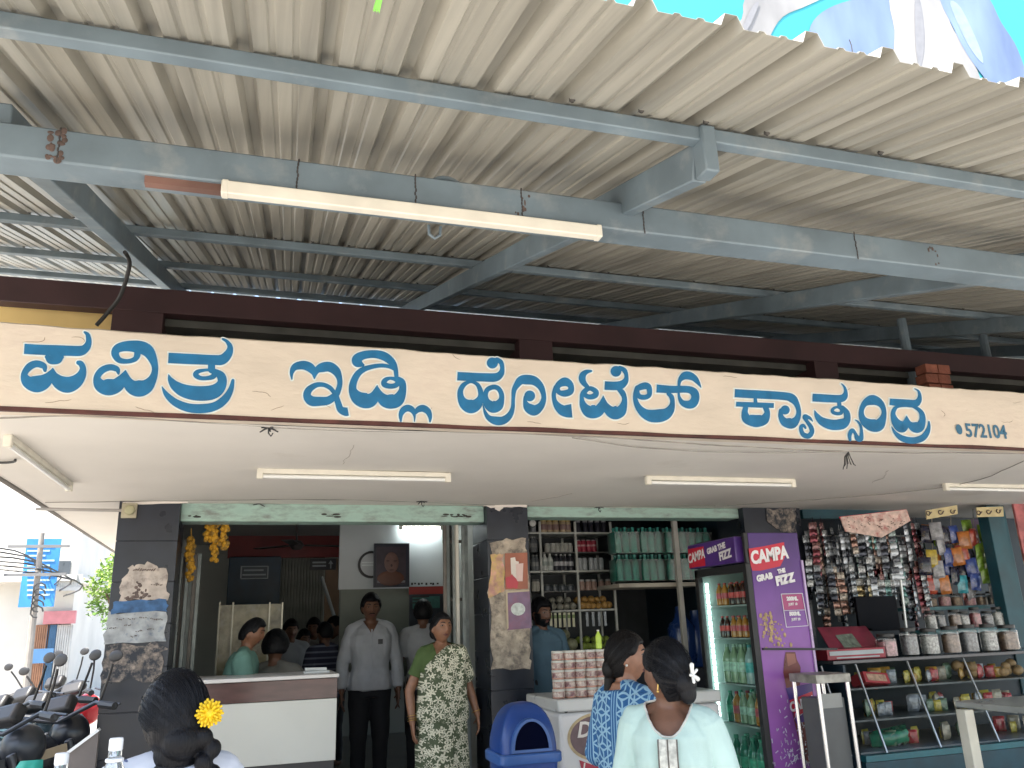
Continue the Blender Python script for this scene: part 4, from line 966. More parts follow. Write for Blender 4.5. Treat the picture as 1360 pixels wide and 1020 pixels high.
g.build('cabinet', mat('cabinet_dark', (.02, .022, .03), .4), fr, w=True)
g = MB(); g.bb(X0+.05, X1-.021, YB-.025, YB-.021, .3, ZT-.2); g.bb(X1-.025, X1-.021, YA+.04, YB-.03, .3, ZT-.2); g.build('liner', mat('liner_pale', (.45, .55, .53), .4), fr, w=True)
g = MB(); g.bb(X0-.002, X0+.043, YA-.004, YA+.045, .30, ZT-.22); g.bb(X0, X0+.043, YB-.05, YB, .30, ZT-.22); g.bb(X0, X0+.043, YA, YB, .26, .32); g.bb(X0, X0+.043, YA, YB, ZT-.28, ZT-.22); g.bb(X0+.01, X0+.044, YA-.003, YA+.03, ZT-.22, ZT)
g.build('door_frame', M_blk, fr, w=True, bevel=.004)
g = MB(); g.quad((X0+.02, YA+.046, .321), (X0+.02, YB-.051, .321), (X0+.02, YB-.051, ZT-.281), (X0+.02, YA+.046, ZT-.281)); g.build('door_glass', glass('fridge_glass', (.86, .97, .94), .02, .10), fr, w=True, smooth=False)
hd = MB(); hd.bb(X0-.035, X0+.04, YA+.06, YB+.01, ZT-.21, ZT-.02); hd_ = hd.build('header_sign', mat('header_purple', (.075, .03, .19), .35, var=.2), fr, w=True, bevel=.008)
g = MB()
for k in range(34): g.bb(X0+.055, X0+.068, YB-.085, YB-.06, .36+k*.042, .36+k*.042+.032)
g.build('led_strip', mat('led_white', (1, 1, 1), .5, var=0, emit=((.80, 1.0, .97), 2.0)), fr, w=True)
shz = [1.60, 1.36, 1.03, .75, .36]
for z in shz:
    g = MB(); g.bb(X0+.07, X1-.03, YA+.05, YB-.03, z-.012, z-.002); g.build('shelf', mat('wire_shelf', (.40, .46, .46), .4), fr, w=True)
M_drink = [('cola', (.05, .012, .008), (.45, .03, .03)), ('lemon_drink', (.24, .36, .22), (.30, .45, .36)), ('orange_drink', (.50, .20, .03), (.40, .04, .06)), ('green_drink', (.02, .22, .14), (.03, .30, .18)), ('water', (.30, .42, .42), (.05, .30, .30))]
def fridge_row(z, kind, r, h, lab, ys_):
    nm, c1, c2 = M_drink[kind]
    m_ = [mat(nm+'_pet', c1, .12, var=.15, spec=.7), mat(nm+'_cap', c2, .4), mat(nm+'_wrap', tuple(min(1, x*1.3+.02) for x in c2), .35, var=.4, scale=30)]
    place(bottlemesh(r, h).build(nm+'_bottle', m_), [(x, y, z, random.uniform(0, 6)) for y in ys_ for x in (X0+.115, X0+.21, X0+.31)], lab, 'bottle', lab.split(' in the')[0]+'s')
fridge_row(shz[0], 2, .03, .17, 'small orange drink bottle in the top of the lit fridge', (5.88, 5.80))
fridge_row(shz[0], 0, .03, .17, 'small dark cola bottle in the top of the lit fridge', (5.70, 5.62, 5.54, 5.46))
fridge_row(shz[1], 0, .028, .16, 'dark cola bottle in the second row of the lit fridge', (5.88, 5.81))
fridge_row(shz[1], 2, .028, .16, 'yellow orange drink bottle in the second row of the lit fridge', (5.72, 5.64, 5.56, 5.48))
fridge_row(shz[2], 1, .042, .28, 'pale lemon bottle in the middle row of the lit fridge', (5.86, 5.76, 5.66))
fridge_row(shz[2], 4, .042, .28, 'clear water bottle in the middle row of the lit fridge', (5.55, 5.45))
fridge_row(shz[3], 3, .036, .22, 'green bottle in the fourth row of the lit fridge', (5.88,))
fridge_row(shz[3], 2, .036, .22, 'orange bottle in the fourth row of the lit fridge', (5.79, 5.50))
fridge_row(shz[3], 1, .036, .22, 'lemon bottle in the fourth row of the lit fridge', (5.70, 5.60))
fridge_row(shz[4], 3, .045, .30, 'large green bottle at the bottom of the lit fridge', (5.86, 5.75, 5.64, 5.53, 5.43))
# printed artwork on the purple side: lettering, price box, bottle
def at_side(px, py, off=.0): p = atY(px, py, YA); return Vector((p.x, YA-.002-off, p.z))
def side_poly(name, pts, off, m, torn=0):
    P = [at_side(x, y) for x, y in pts]; g = MB(); g.add([(p.x, YA-.002-off, p.z) for p in P], [tuple(range(len(P)))])
    return g.build(name, m, sp_, w=True, smooth=False)
M_cred = mat('print_crimson', (.55, .02, .05), .35); M_pwh = mat('print_pure_white', (.78, .76, .78), .35, var=.03)
side_poly('logo_patch', [(992, 729), (1012, 726), (1041, 720), (1043, 738), (1036, 752), (1010, 758), (999, 758), (995, 745)], .001, M_cred)
def sidetext(s, px0, py0, px1, py1, size, sx=1, bold=.002, shear=.1, m=None, off=.004, name='printed_lettering'):
    a, b = at_side(px0, py0), at_side(px1, py1); d = b-a
    return text_mesh(s, size, m or M_pwh, sp_, facing((a+b)/2-Vector((0, off, 0)), (d.x, 0, d.z), (0, 0, 1)) @ Matrix.Diagonal((sx, 1, 1, 1)), name, bold=bold, shear=shear, extrude=.0005)
sidetext('CAMPA', 997, 742, 1044, 734, .125, .78, .006, .15)
sidetext('GRAB', 1001, 770, 1028, 764, .058, .92, .004, .1); sidetext('THE', 1030, 760, 1044, 757, .04, .9, .003, .1)
sidetext('FIZZ', 1025, 774, 1058, 766, .085, .95, .006, .1)
a, b, c, d = (1037, 789), (1065, 788), (1073, 831), (1044, 833)
for p, q in ((a, b), (b, c), (c, d), (d, a)):
    g = MB(); g.bar(at_side(*p, .002), at_side(*q, .002), .004, .004, up=(0, 1, 0)); g.build('price_box_edge', M_pwh, sp_, w=True)
g = MB(); g.bar(at_side(1041, 811, .002), at_side(1069, 810, .002), .003, .003, up=(0, 1, 0)); g.build('price_box_edge', M_pwh, sp_, w=True)
side_poly('price_field', [(1038, 790), (1064, 789), (1068, 809), (1041, 810)], .001, mat('print_pink', (.38, .06, .18), .35))
sidetext('200ML', 1040, 795.5, 1063, 795, .036, .95, .0025, 0); sidetext('ONLY ₹10' if False else 'JUST 10', 1042, 803, 1063, 802, .024, .95, .001, 0)
sidetext('500ML', 1043, 815.5, 1067, 815, .036, .95, .0025, 0); sidetext('JUST 20', 1045, 823, 1068, 822, .024, .95, .001, 0)
M_splash = mat('splash_gold', (.42, .28, .14), .4, var=.4, scale=30)
g = MB()
for k in range(70):
    t = random.random(); x = 1012+t*27+random.gauss(0, 4+5*t); y = 818+t*37+random.gauss(0, 6)
    p = at_side(x, y, .001+.002*random.random()); s_ = random.uniform(.004, .014); g.ell(p, (s_, .001, s_*random.uniform(.5, 1.6)), nu=6, nv=4)
g.build('printed_splash', M_splash, sp_, w=True)
side_poly('printed_bottle', [(1043, 866), (1056, 866), (1058, 876), (1063, 886), (1062, 912), (1078, 912), (1082, 935), (1085, 960), (1090, 1010), (1070, 1014), (1062, 990), (1055, 960), (1044, 914), (1040, 893), (1041, 878)], .001, mat('print_cola', (.16, .035, .03), .3, var=.3, scale=9))
side_poly('bottle_glow', [(1044, 868), (1055, 868), (1057, 880), (1046, 885)], .002, mat('print_amber', (.30, .11, .08), .3))
side_poly('bottle_label', [(1043, 914), (1078, 907), (1084, 955), (1057, 961)], .003, mat('print_violet', (.06, .025, .20), .3))
side_poly('logo_patch', [(1048, 930), (1078, 918), (1082, 940), (1055, 952)], .004, M_cred)
sidetext('CAMPA', 1049, 940, 1080, 930, .085, .78, .004, .15, off=.007)
g = MB()
for k in range(150):
    t = random.random(); x = 1032+t*66+random.gauss(0, 5); y = 1018-abs(random.gauss(0, 1))*34*(1-.35*abs(t-.3))
    p = at_side(x, y, .0045+.002*random.random()); l = random.uniform(.008, .03); aa = random.uniform(.4, 2.0)
    g.bar(p, p+Vector((l*math.cos(aa), 0, l*math.sin(aa))), random.uniform(.003, .008), .001, up=(0, 1, 0))
g.build('printed_ice', mat('print_ice', (.55, .55, .62), .3, var=.3, scale=30), sp_, w=True)
g = MB(); a, b = at_side(1012, 862, .006), at_side(1110, 862, .006); g.bar(a, b, .02, .014, up=(0, 0, 1)); g.build('cross_bar', M_blk, fr, w=True)
g = MB(); a, b = at_side(1066, 788, .004), at_side(1089, 1010, .004); g.bb(X1-.006, X1+.012, YA-.012, YA+.002, .3, 1.9); g.build('edge_trim', mat('trim_lilac', (.42, .32, .50), .3, metal=.3), fr, w=True)
# header lettering faces the door side
Mh = facing((X0-.037, YA+.60, ZT-.115), (0, -1, .0), (0, 0, 1))
g = MB(); g.bb(X0-.0385, X0-.0362, YA+.50, YB-.0, ZT-.2, ZT-.05); g.build('header_logo_patch', M_cred, hd_, w=True)
text_mesh('CAMPA', .10, M_pwh, hd_, facing((X0-.041, YA+.625, ZT-.120), (0, -1, .10), (0, 0, 1)) @ Matrix.Diagonal((.8, 1, 1, 1)), 'header_lettering', bold=.003, shear=.15, extrude=.0005)
text_mesh('GRAB THE', .058, M_pwh, hd_, facing((X0-.038, YA+.32, ZT-.085), (0, -1, .10), (0, 0, 1)), 'header_lettering', bold=.003, extrude=.0005)
text_mesh('FIZZ', .085, M_pwh, hd_, facing((X0-.038, YA+.20, ZT-.145), (0, -1, .10), (0, 0, 1)), 'header_lettering', bold=.004, extrude=.0005)

# ------------------------------------------------------------------ sweet stall: display counter
dc = empty('display_counter', (5.2, 5.5, -.1), 0, 'glass fronted display counter with teal base board in the sweet stall', 'display counter')
DX0, DX1 = 4.18, 6.6
M_dframe = mat('counter_frame', (.10, .11, .115), .35, metal=.4); M_gl = glass('counter_glass', (.88, .92, .93), .03, .06)
g = MB(); g.bb(DX0, DX1, 5.2, 5.24, -.1, .50); g.build('base_board', mat('teal_board', (.012, .06, .085), .4, var=.25), dc, w=True)
g = MB(); g.bb(DX0, DX1, 5.19, 5.25, .505, .545); g.build('base_trim', mat('teal_trim', (.02, .14, .17), .35), dc, w=True)
g = MB(); g.add([(DX0, 5.22, .55), (DX1, 5.22, .55), (DX1, 5.42, 1.14), (DX0, 5.42, 1.14)], [(0, 1, 2, 3)]); g.build('front_glass', M_gl, dc, w=True, smooth=False)
for px in (1110, 1157, 1228, 1305):
    x = atY(px, 930, 5.3).x; g = MB(); g.bar((x, 5.218, .55), (x, 5.416, 1.14), .012, .012, up=(0, 1, 0)); g.build('glass_bar', M_steelr, dc, w=True)
for z, y in ((.56, 5.24), (.76, 5.32), (.97, 5.40)):
    g = MB(); g.bb(DX0, DX1, y, 6.0, z-.012, z); g.build('shelf', M_dframe, dc, w=True)
g = MB(); g.bb(DX0, DX1, 5.40, 6.05, 1.145, 1.17); g.build('top', mat('counter_glass_top', (.06, .065, .075), .12), dc, w=True, bevel=.003)
g = MB(); g.bb(DX0, DX0+.02, 5.3, 6.0, -.1, 1.144); g.bb(DX0, DX1, 6.02, 6.05, -.1, 1.144); g.build('carcass', M_navy, dc, w=True)
# goods inside the counter
def pillow(w_, h, d, n=6):
    g = MB(); vs = []
    for s in (-1, 1):
        for j in range(n+1):
            for i in range(n+1):
                u, v = i/n*2-1, j/n*2-1; b = max(0, (1-u*u))**.5*max(0, (1-v**4))**.6
                vs.append((u*w_/2*(1-.08*(1-abs(v))*0), s*(d/2*b)*(1+.15*math.sin(9*u+5*v)), v*h/2+h/2))
    m_ = (n+1)**2
    fs = [(o+j*(n+1)+i, o+j*(n+1)+i+1, o+(j+1)*(n+1)+i+1, o+(j+1)*(n+1)+i) for o in (0, m_) for j in range(n) for i in range(n)]
    return g.add(vs, fs)
def packet(cols, w_, h, d, scale=25):
    nm = 'foil_%02d%02d%02d' % tuple(int(c*99) for c in cols[0])
    m_ = mat(nm, cols[0], .22, var=.5, scale=scale, spec=.7, dirt=(cols[1], .38, scale*.6))
    return pillow(w_, h, d).build('snack_packet', [m_])
def put(o, px, py, Y, label, cat='packet', rz=0, tilt=0, group=None, z=None):
    p = atY(px, py, Y); o.location = (p.x, Y, p.z if z is None else z); o.rotation_euler = (tilt, random.uniform(-.12, .12), rz); tag(o, label, cat, group)
g = MB(); g.box((0, 0, .04), (.26, .14, .08)); g.mi = 1; g.box((0, -.0715, .04), (.2, .002, .05))
o = g.build('red_box', [mat('box_red', (.42, .03, .04), .4), mat('box_print', (.5, .3, .2), .4, var=.5, scale=30)], bevel=.003); o.location = (atY(1160, 925, 5.5).x, 5.5, .972); o.rotation_euler = (-.35, .1, .15); tag(o, 'tilted red box behind the counter glass at its left', 'box')
kinds = [((.40, .04, .05), (.6, .5, .3)), ((.42, .22, .04), (.1, .3, .1)), ((.35, .30, .22), (.1, .1, .1)), ((.10, .16, .10), (.5, .5, .4)), ((.30, .31, .33), (.05, .05, .08)), ((.45, .36, .06), (.3, .05, .05))]
for k, kd in enumerate(kinds):
    o = packet(kd, .085, .11, .05)
    lab = ('red', 'orange', 'tan', 'dark green', 'silver grey', 'yellow')[k]+' snack packet behind the counter glass'
    sp = []
    for j in range(15):
        s = random.choice((0, 1, 1, 2, 2)); z = (.562, .762, .972)[s]; y = (5.36, 5.44, 5.50)[s]
        sp.append((random.uniform(4.45, 6.0), y+random.uniform(0, .22), z, random.uniform(-.7, .7), random.uniform(.7, 1.15)))
    place(o, sp, lab, 'packet', 'snack packets in the display counter')
fruits('sweet_ball', (.36, .22, .10), .04, [(atY(1305, 910, 5.5).x+random.uniform(-.12, .5), 5.5+random.uniform(0, .15), .972+.05*random.choice((0, 0, 1)), 0, random.uniform(.8, 1.2)) for k in range(16)], 'brown round sweet in the heap at the right of the counter', 'sweets in the counter')
o = packet(((.02, .16, .09), (.05, .25, .12)), .34, .12, .2, 14); put(o, 1185, 1000, 5.42, 'green bag lying on the lowest counter shelf', z=.562)
# red and white display box
rb = empty('display_box', atY(1130, 868, 5.5), 0, 'open red counter display box with a raised printed lid', 'box')
M_redb = mat('display_red', (.30, .025, .045), .4, var=.2); a, b = atY(1100, 879, 5.45), atY(1178, 879, 5.45)
g = MB(); g.bb(a.x, b.x, 5.45, 5.75, 1.172, 1.25); g.build('tray', M_redb, rb, w=True, bevel=.004)
g = MB(); g.bb(a.x+.02, b.x-.02, 5.447, 5.4495, 1.205, 1.235); g.bb(a.x+.08, b.x-.06, 5.447, 5.4495, 1.182, 1.192); g.build('white_stripe', M_dim, rb, w=True)
g = MB(); p1, p2, p3, p4 = atY(1086, 834, 5.78), atY(1150, 832, 5.78), atY(1178, 868, 5.60), atY(1106, 868, 5.60)
g.add([p1, p2, p3, p4]+[v+Vector((0, .012, .004)) for v in (p1, p2, p3, p4)], [(0, 1, 2, 3), (4, 7, 6, 5), (0, 4, 5, 1), (1, 5, 6, 2), (2, 6, 7, 3), (3, 7, 4, 0)]); g.build('lid', mat('lid_crimson', (.22, .02, .05), .35, var=.3, scale=8), rb, w=True)
g = MB(); q = lambda s, t: (p1*(1-s)+p2*s)*(1-t)+(p4*(1-s)+p3*s)*t+Vector((0, -.004, 0))
g.add([q(.25, .3), q(.6, .25), q(.62, .8), q(.28, .85)], [(0, 1, 2, 3)]); g.build('lid_print', mat('lid_print_green', (.16, .20, .16), .4, var=.6, scale=25), rb, w=True, smooth=False)
# jars: big jars on the counter top, two tiers behind
def jar_thing(r, h, content, lidm):
    t = empty('glass_jar')
    g = MB(); g.lathe([(r*.9, 0), (r, .006), (r, h*.78), (r*.8, h*.86), (r*.8, h*.88)], n=18); g.build('glass', M_jarg, t)
    g = MB(); g.lathe([(r*.9, .006), (r*.93, .012), (r*.93, h*.66), (r*.6, h*.72), (0, h*.73)], n=18); g.build('contents', content, t)
    g = MB(); g.lathe([(r*.83, h*.86), (r*.86, h*.87), (r*.86, h*.985), (r*.8, h)], n=18); g.build('lid', lidm, t)
    return t
M_jarg = glass('jar_glass', (.93, .95, .95), .04, .35)
cont = [mat('jar_white', (.40, .40, .38), .5, var=.6, scale=55, dirt=((.10, .09, .08), .35, 40)), mat('jar_pink', (.42, .20, .22), .5, var=.5, scale=40), mat('jar_brown', (.20, .13, .09), .6, var=.5, scale=40), mat('jar_grey', (.14, .15, .16), .5, var=.6, scale=50), mat('jar_red', (.34, .08, .09), .5, var=.5, scale=40)]
cn = ['white', 'pink', 'brown', 'grey', 'red']
def jar_row(px0, px1, py, Y, n, r, h, lidm, where, group, seq, z=None):
    a, b = atY(px0, py, Y), atY(px1, py, Y); zz = a.z if z is None else z
    used = {}
    for k in range(n):
        c = seq[k % len(seq)]; x = a.x+(b.x-a.x)*k/max(1, n-1)
        if (c,) not in used: t = jar_thing(r, h, cont[c], lidm); used[(c,)] = t
        else: t = copy_tree(used[(c,)])
        t.location = (x+random.uniform(-.008, .008), Y+random.uniform(-.015, .015), zz); kk_ = random.uniform(.88, 1.05); t.scale = (kk_, kk_, random.uniform(.85, 1.08)); t.rotation_euler.z = random.uniform(0, 6); tag(t, 'glass jar of %s sweets %s' % (cn[c], where), 'jar', group)
jar_row(1183, 1345, 876, 5.55, 7, .075, .20, M_lidd, 'on the counter top', 'big jars on the counter', [1, 3, 0, 2, 3, 0, 2], 1.172)
# tiers
tr = empty('jar_stand', (5.6, 6.2, .1), 0, 'two tier jar stand with teal shelf boards behind the counter', 'stand')
tz1, tz2 = atY(1240, 836, 6.1).z, atY(1240, 806, 6.35).z
x0_, x1_ = atY(1222, 836, 6.1).x, atY(1340, 836, 6.1).x
g = MB(); g.bb(x0_, x1_, 6.02, 6.22, tz1-.04, tz1-.002); g.build('shelf', mat('tier_teal', (.05, .16, .18), .4, var=.2), tr, w=True)
g = MB(); g.bb(x0_, x1_, 6.26, 6.46, tz2-.03, tz2-.002); g.build('shelf', mat('tier_teal', (.05, .16, .18)), tr, w=True)
g = MB(); g.bb(x0_, x0_+.04, 6.05, 6.45, .1, tz1-.04); g.bb(x1_-.04, x1_, 6.05, 6.45, .1, tz1-.04); g.build('leg', M_navy, tr, w=True)
jar_row(1238, 1328, 836, 6.1, 7, .052, .165, M_lidd, 'on the front tier of the stand', 'front tier jars', [0, 3, 2, 0, 4, 3, 0], tz1)
jar_row(1238, 1322, 806, 6.35, 6, .058, .12, M_lidd, 'on the rear tier of the stand', 'rear tier jars', [2, 1, 2, 1, 2, 3], tz2)
# hanging sachet strips
def strip(n, w_, h, m1, m2):
    g = MB()
    for k in range(n):
        q = pillow(w_*random.uniform(.92, 1.05), h*.94, .016, 4); g.mi = 0 if (k*7) % 3 else 1
        dx = random.uniform(-.006, .006); g.add([(x+dx, y, z-h*(k+1)) for x, y, z in q.v], q.f)
    g.tube([(0, 0, 0), (0, 0, .05)], .002, 4)
    return g.build('sachet_strip', [m1, m2])
foils = [('silver', (.42, .44, .46), (.10, .11, .13)), ('grey', (.20, .22, .24), (.45, .46, .46)), ('dark', (.05, .055, .07), (.22, .24, .26)), ('maroon', (.16, .04, .05), (.26, .13, .13)), ('green tinted', (.10, .20, .19), (.30, .38, .36)), ('gold', (.38, .30, .16), (.40, .40, .38)), ('blue', (.02, .07, .20), (.04, .05, .10)), ('rusty', (.24, .14, .11), (.42, .36, .30))]
fm = {nm: (mat('sachet_'+nm.replace(' ', '_'), tuple(x*.8 for x in a), .17, var=.7, scale=45, metal=.75), mat('sachet_print_'+nm.replace(' ', '_'), tuple(x*.8 for x in b), .22, var=.7, scale=60, metal=.3)) for nm, a, b in foils}
proto = {nm: {} for nm, _, _ in foils}
def hang(nm, px, py0, py1, Y, wd=.068):
    a, b = atY(px, py0, Y), atY(px, py1, Y); n = max(3, int((a.z-b.z)/.06))
    if n not in proto[nm]: o = strip(n, wd, .06, *fm[nm]); proto[nm][n] = o
    else: o = copy_tree(proto[nm][n])
    o.location = (a.x, Y+random.uniform(-.03, .03), a.z); o.rotation_euler = (random.uniform(-.03, .03), random.uniform(-.04, .04), random.uniform(-.5, .5))
    row_ = 'front' if Y < 6.28 else 'back'
    tag(o, 'strip of %s sachets in the %s row hanging under the soffit' % (nm, row_), 'sachet strip', 'hanging sachet strips')
hang('blue', 1075, 712, 745, 6.4); hang('blue', 1083, 712, 742, 6.4)
for px, nm, y0, y1 in ((1072, 'dark', 742, 800), (1080, 'grey', 745, 820), (1090, 'dark', 715, 815), (1097, 'silver', 712, 760), (1104, 'silver', 712, 752), (1112, 'grey', 712, 770), (1119, 'dark', 720, 800), (1127, 'silver', 712, 765), (1136, 'green tinted', 712, 765), (1143, 'green tinted', 720, 760), (1150, 'maroon', 715, 768), (1158, 'maroon', 720, 768), (1165, 'maroon', 725, 768), (1172, 'grey', 716, 765), (1180, 'silver', 716, 765), (1188, 'green tinted', 716, 760), (1196, 'silver', 715, 765), (1203, 'dark', 715, 800), (1210, 'grey', 720, 770), (1218, 'maroon', 745, 828), (1224, 'maroon', 745, 820)):
    hang(nm, px, y0, y1, 6.35)
for px, nm, y0, y1 in ((1076, 'grey', 742, 785), (1106, 'rusty', 752, 825), (1113, 'rusty', 760, 822), (1086, 'dark', 750, 810), (1120, 'dark', 765, 820), (1128, 'grey', 750, 800), (1144, 'gold', 768, 798), (1151, 'gold', 768, 795), (1160, 'silver', 766, 802), (1168, 'grey', 770, 808), (1176, 'green tinted', 770, 806), (1184, 'grey', 770, 806), (1190, 'silver', 752, 770), (1198, 'silver', 752, 775), (1207, 'dark', 770, 828), (1213, 'silver', 775, 830), (1099, 'dark', 752, 800)):
    hang(nm, px, y0, y1, 6.2)
rs = random.Random(5)
for k in range(96):
    px = rs.uniform(1068, 1226); y0 = rs.choice((694, 700, 704, 712, 712, 740, 752, 762)); nm = rs.choice(('silver', 'grey', 'dark', 'dark', 'grey', 'maroon', 'green tinted', 'silver', 'rusty'))
    if 1130 < px < 1192: y1 = min(y0+rs.uniform(30, 60), 790)
    else: y1 = y0+rs.uniform(45, 85)
    hang(nm, px, y0, y1, 6.27+rs.uniform(-.03, .14))
mo = empty('dark_monitor', atY(1162, 836, 6.0), 0, 'black screen standing on the counter under the hanging sachets', 'monitor')
rect('screen', 1136, 792, 1190, 838, 6.12, mat('screen_black', (.004, .005, .009), .5, spec=.08), .03, parent=mo, bevel=.004)
a, b = atY(1158, 838, 6.0), atY(1170, 850, 6.0); g = MB(); g.bb(a.x, b.x, 6.09, 6.13, 1.171, a.z+.02); g.bb(a.x-.08, b.x+.08, 6.03, 6.14, 1.171, 1.185); g.build('foot', M_blk, mo, w=True)
g = MB(); p = atY(1198, 800, 6.15); g.tube([atY(1196, 770, 6.15), atY(1205, 845, 6.15)], .012, 8); tag(g.build('steel_rod', M_steelr), 'slanted steel rod beside the hanging sachets', 'rod')
g = MB(); g.tube([atY(1066, 712, 6.35), atY(1230, 712, 6.35)], .008, 6); tag(g.build('hanging_rail', M_steelr), 'thin rail carrying the hanging sachet strips', 'rail')
# chips packets on the right
cp = [((.40, .06, .04), (.6, .4, .1), 'red'), ((.04, .07, .25), (.55, .5, .5), 'blue'), ((.24, .42, .05), (.05, .12, .02), 'green'), ((.45, .16, .04), (.10, .03, .1), 'orange'), ((.30, .30, .32), (.05, .06, .1), 'silver'), ((.02, .02, .04), (.4, .3, .1), 'black'), ((.05, .30, .36), (.25, .45, .5), 'turquoise'), ((.45, .34, .05), (.2, .05, .05), 'yellow')]
pp = {}
for k, (px, py, i) in enumerate(((1240, 745, 7), (1252, 728, 4), (1238, 765, 0), (1249, 760, 4), (1262, 742, 1), (1263, 758, 1), (1275, 742, 3), (1281, 738, 0), (1290, 742, 5), (1294, 756, 1), (1303, 735, 2), (1313, 730, 2), (1322, 726, 2), (1306, 750, 2), (1316, 748, 2), (1324, 752, 2), (1312, 766, 2), (1237, 780, 0), (1258, 780, 3), (1280, 779, 6), (1285, 765, 5), (1297, 775, 1), (1248, 775, 4), (1232, 712, 5), (1246, 708, 4), (1258, 714, 5), (1270, 712, 1), (1284, 720, 3), (1296, 716, 0), (1326, 706, 2), (1330, 770, 5), (1270, 768, 5), (1322, 785, 4), (1230, 755, 5))):
    c1, c2, nm = cp[i]
    if i not in pp: o = packet((c1, c2), .12, .165, .06, 16); pp[i] = o
    else: o = copy_tree(pp[i])
    put(o, px, py+9, 6.2+.03*(k % 3), '%s chips packet hanging among the snacks at the right' % nm, 'chips packet', random.uniform(-.4, .4), group='hanging chips packets')
for k in range(30):
    i = random.choice((0, 1, 2, 3, 4, 5, 6, 7)); o = copy_tree(pp[i]); px, py = random.uniform(1230, 1330), random.uniform(702, 790); put(o, px, py+9, 6.32+.03*(k % 3), '%s chips packet in the rear layer of snacks at the right' % cp[i][2], 'chips packet', random.uniform(-.5, .5), group='rear chips packets')
for k, px in enumerate((1237, 1262, 1292, 1318)):
    g = MB(); g.tube([atY(px, 668, 6.3), atY(px+3, 790, 6.3)], .004, 5); tag(g.build('suspension_cord', M_cabw), 'cord carrying chips packets, %s of four' % ('leftmost', 'second from left', 'third from left', 'rightmost')[k], 'cord')
M_orn = mat('floral_board', (.62, .46, .40), .7, var=.3, scale=18, dirt=((.38, .07, .07), .38, 16))
po = plate('pennant_sign', [(1115, 687), (1203, 677), (1208, 692), (1170, 714), (1122, 706)], 5.9, M_orn, .012, label='pink five sided hanging sign over the sachets', cat='sign')
plate('pennant_edge', [(1114, 686.5), (1203, 676.5), (1203, 678.5), (1115, 689)], 5.897, M_cred, .006, parent=po)
g = MB()
for k in range(40):
    p = atY(random.uniform(1124, 1200), random.uniform(686, 702), 5.882); s_ = random.uniform(.008, .02)
    g.bar(p, p+Vector((s_, 0, random.uniform(-.012, .012))), .004, .003, up=(0, 1, 0))
g.build('sign_marks', M_ink, po, w=True)
for nm, pts in (('leftmost', [(1229, 678), (1270, 671), (1271, 683), (1230, 690)]), ('rightmost', [(1296, 674), (1331, 673), (1332, 686), (1297, 687)])):
    po = plate('yellow_sign', pts, 5.9, mat('sign_straw', (.58, .48, .26), .7, var=.15, scale=12), .01, label='small yellow lettered sign board hanging over the chips, %s of two' % nm, cat='sign')
    g = MB(); x0_, x1_ = pts[0][0]+4, pts[1][0]-5; yc = (pts[0][1]+pts[3][1]+pts[1][1]+pts[2][1])/4
    for k in range(3):
        x = x0_+(x1_-x0_)*k/2.0; p = atY(x, yc+(1-k)*1.2, 5.884)
        g.tube([p+Vector((.022*math.cos(a), 0, .018*math.sin(a))) for a in [i*.6+k for i in range(9)]]+[p+Vector((.04, 0, .012))], .005, 5)
    g.build('sign_marks', M_ink, po, w=True)
rect('lilac_board', 1286, 690, 1318, 712, 6.5, mat('lilac_board', (.20, .13, .22), .5, var=.3), .02, label='dull lilac board behind the right yellow sign', cat='board')
# steel stand in front of the fridge
p = atY(1107, 906, 4.95); ss = empty('steel_stand', (p.x, 5.05, -.1), 0, 'small steel stand with a grey cabinet beside the purple fridge', 'stand')
tz = p.z
xa, xb = atY(1084, 900, 4.9).x, atY(1130, 900, 4.9).x
g = MB(); g.bb(xa, xb, 4.9, 5.2, tz, tz+.055); g.build('top', mat('worn_steel', (.36, .34, .30), .4, metal=.3, var=.4, scale=12), ss, w=True, bevel=.004)
for x, y in ((xa+.02, 4.92), (xb-.02, 4.92), (xa+.02, 5.18), (xb-.02, 5.18)):
    g = MB(); g.tube([(x, y, -.1), (x, y, tz)], .014, 10); g.build('leg', M_chrome, ss, w=True)
g = MB(); g.bb(xa+.05, xb-.04, 4.95, 5.16, -.02, tz-.10); g.build('cabinet', mat('stand_grey', (.10, .105, .105), .4), ss, w=True)
g = MB(); g.bb(xa+.045, xb-.06, 4.945, 4.95, tz-.16, tz-.07); g.build('tag_plate', mat('tag_grey', (.3, .3, .28), .4), ss, w=True)
# standing table, right foreground
tb = empty('standing_table', (4.3, 3.7, -.1), 0, 'steel topped standing table cut by the right edge', 'table')
g = MB(); a = atY(1272, 938, 4.05); g.bb(3.93, 5.2, 3.2, 4.05, .965, 1.0); g.build('top', mat('table_steel', (.38, .40, .38), .3, metal=.5, var=.2, scale=6), tb, w=True, bevel=.006)
a = atY(1288, 980, 3.95); g = MB(); g.bb(a.x-.032, a.x+.032, 3.92, 3.985, -.1, .964); g.build('leg', mat('leg_cream', (.52, .50, .42), .4, var=.15), tb, w=True, bevel=.004)
g = MB(); g.bb(5.0, 5.06, 3.3, 3.36, -.1, .964); g.build('leg', mat('leg_cream', (.52, .50, .42)), tb, w=True, bevel=.004)
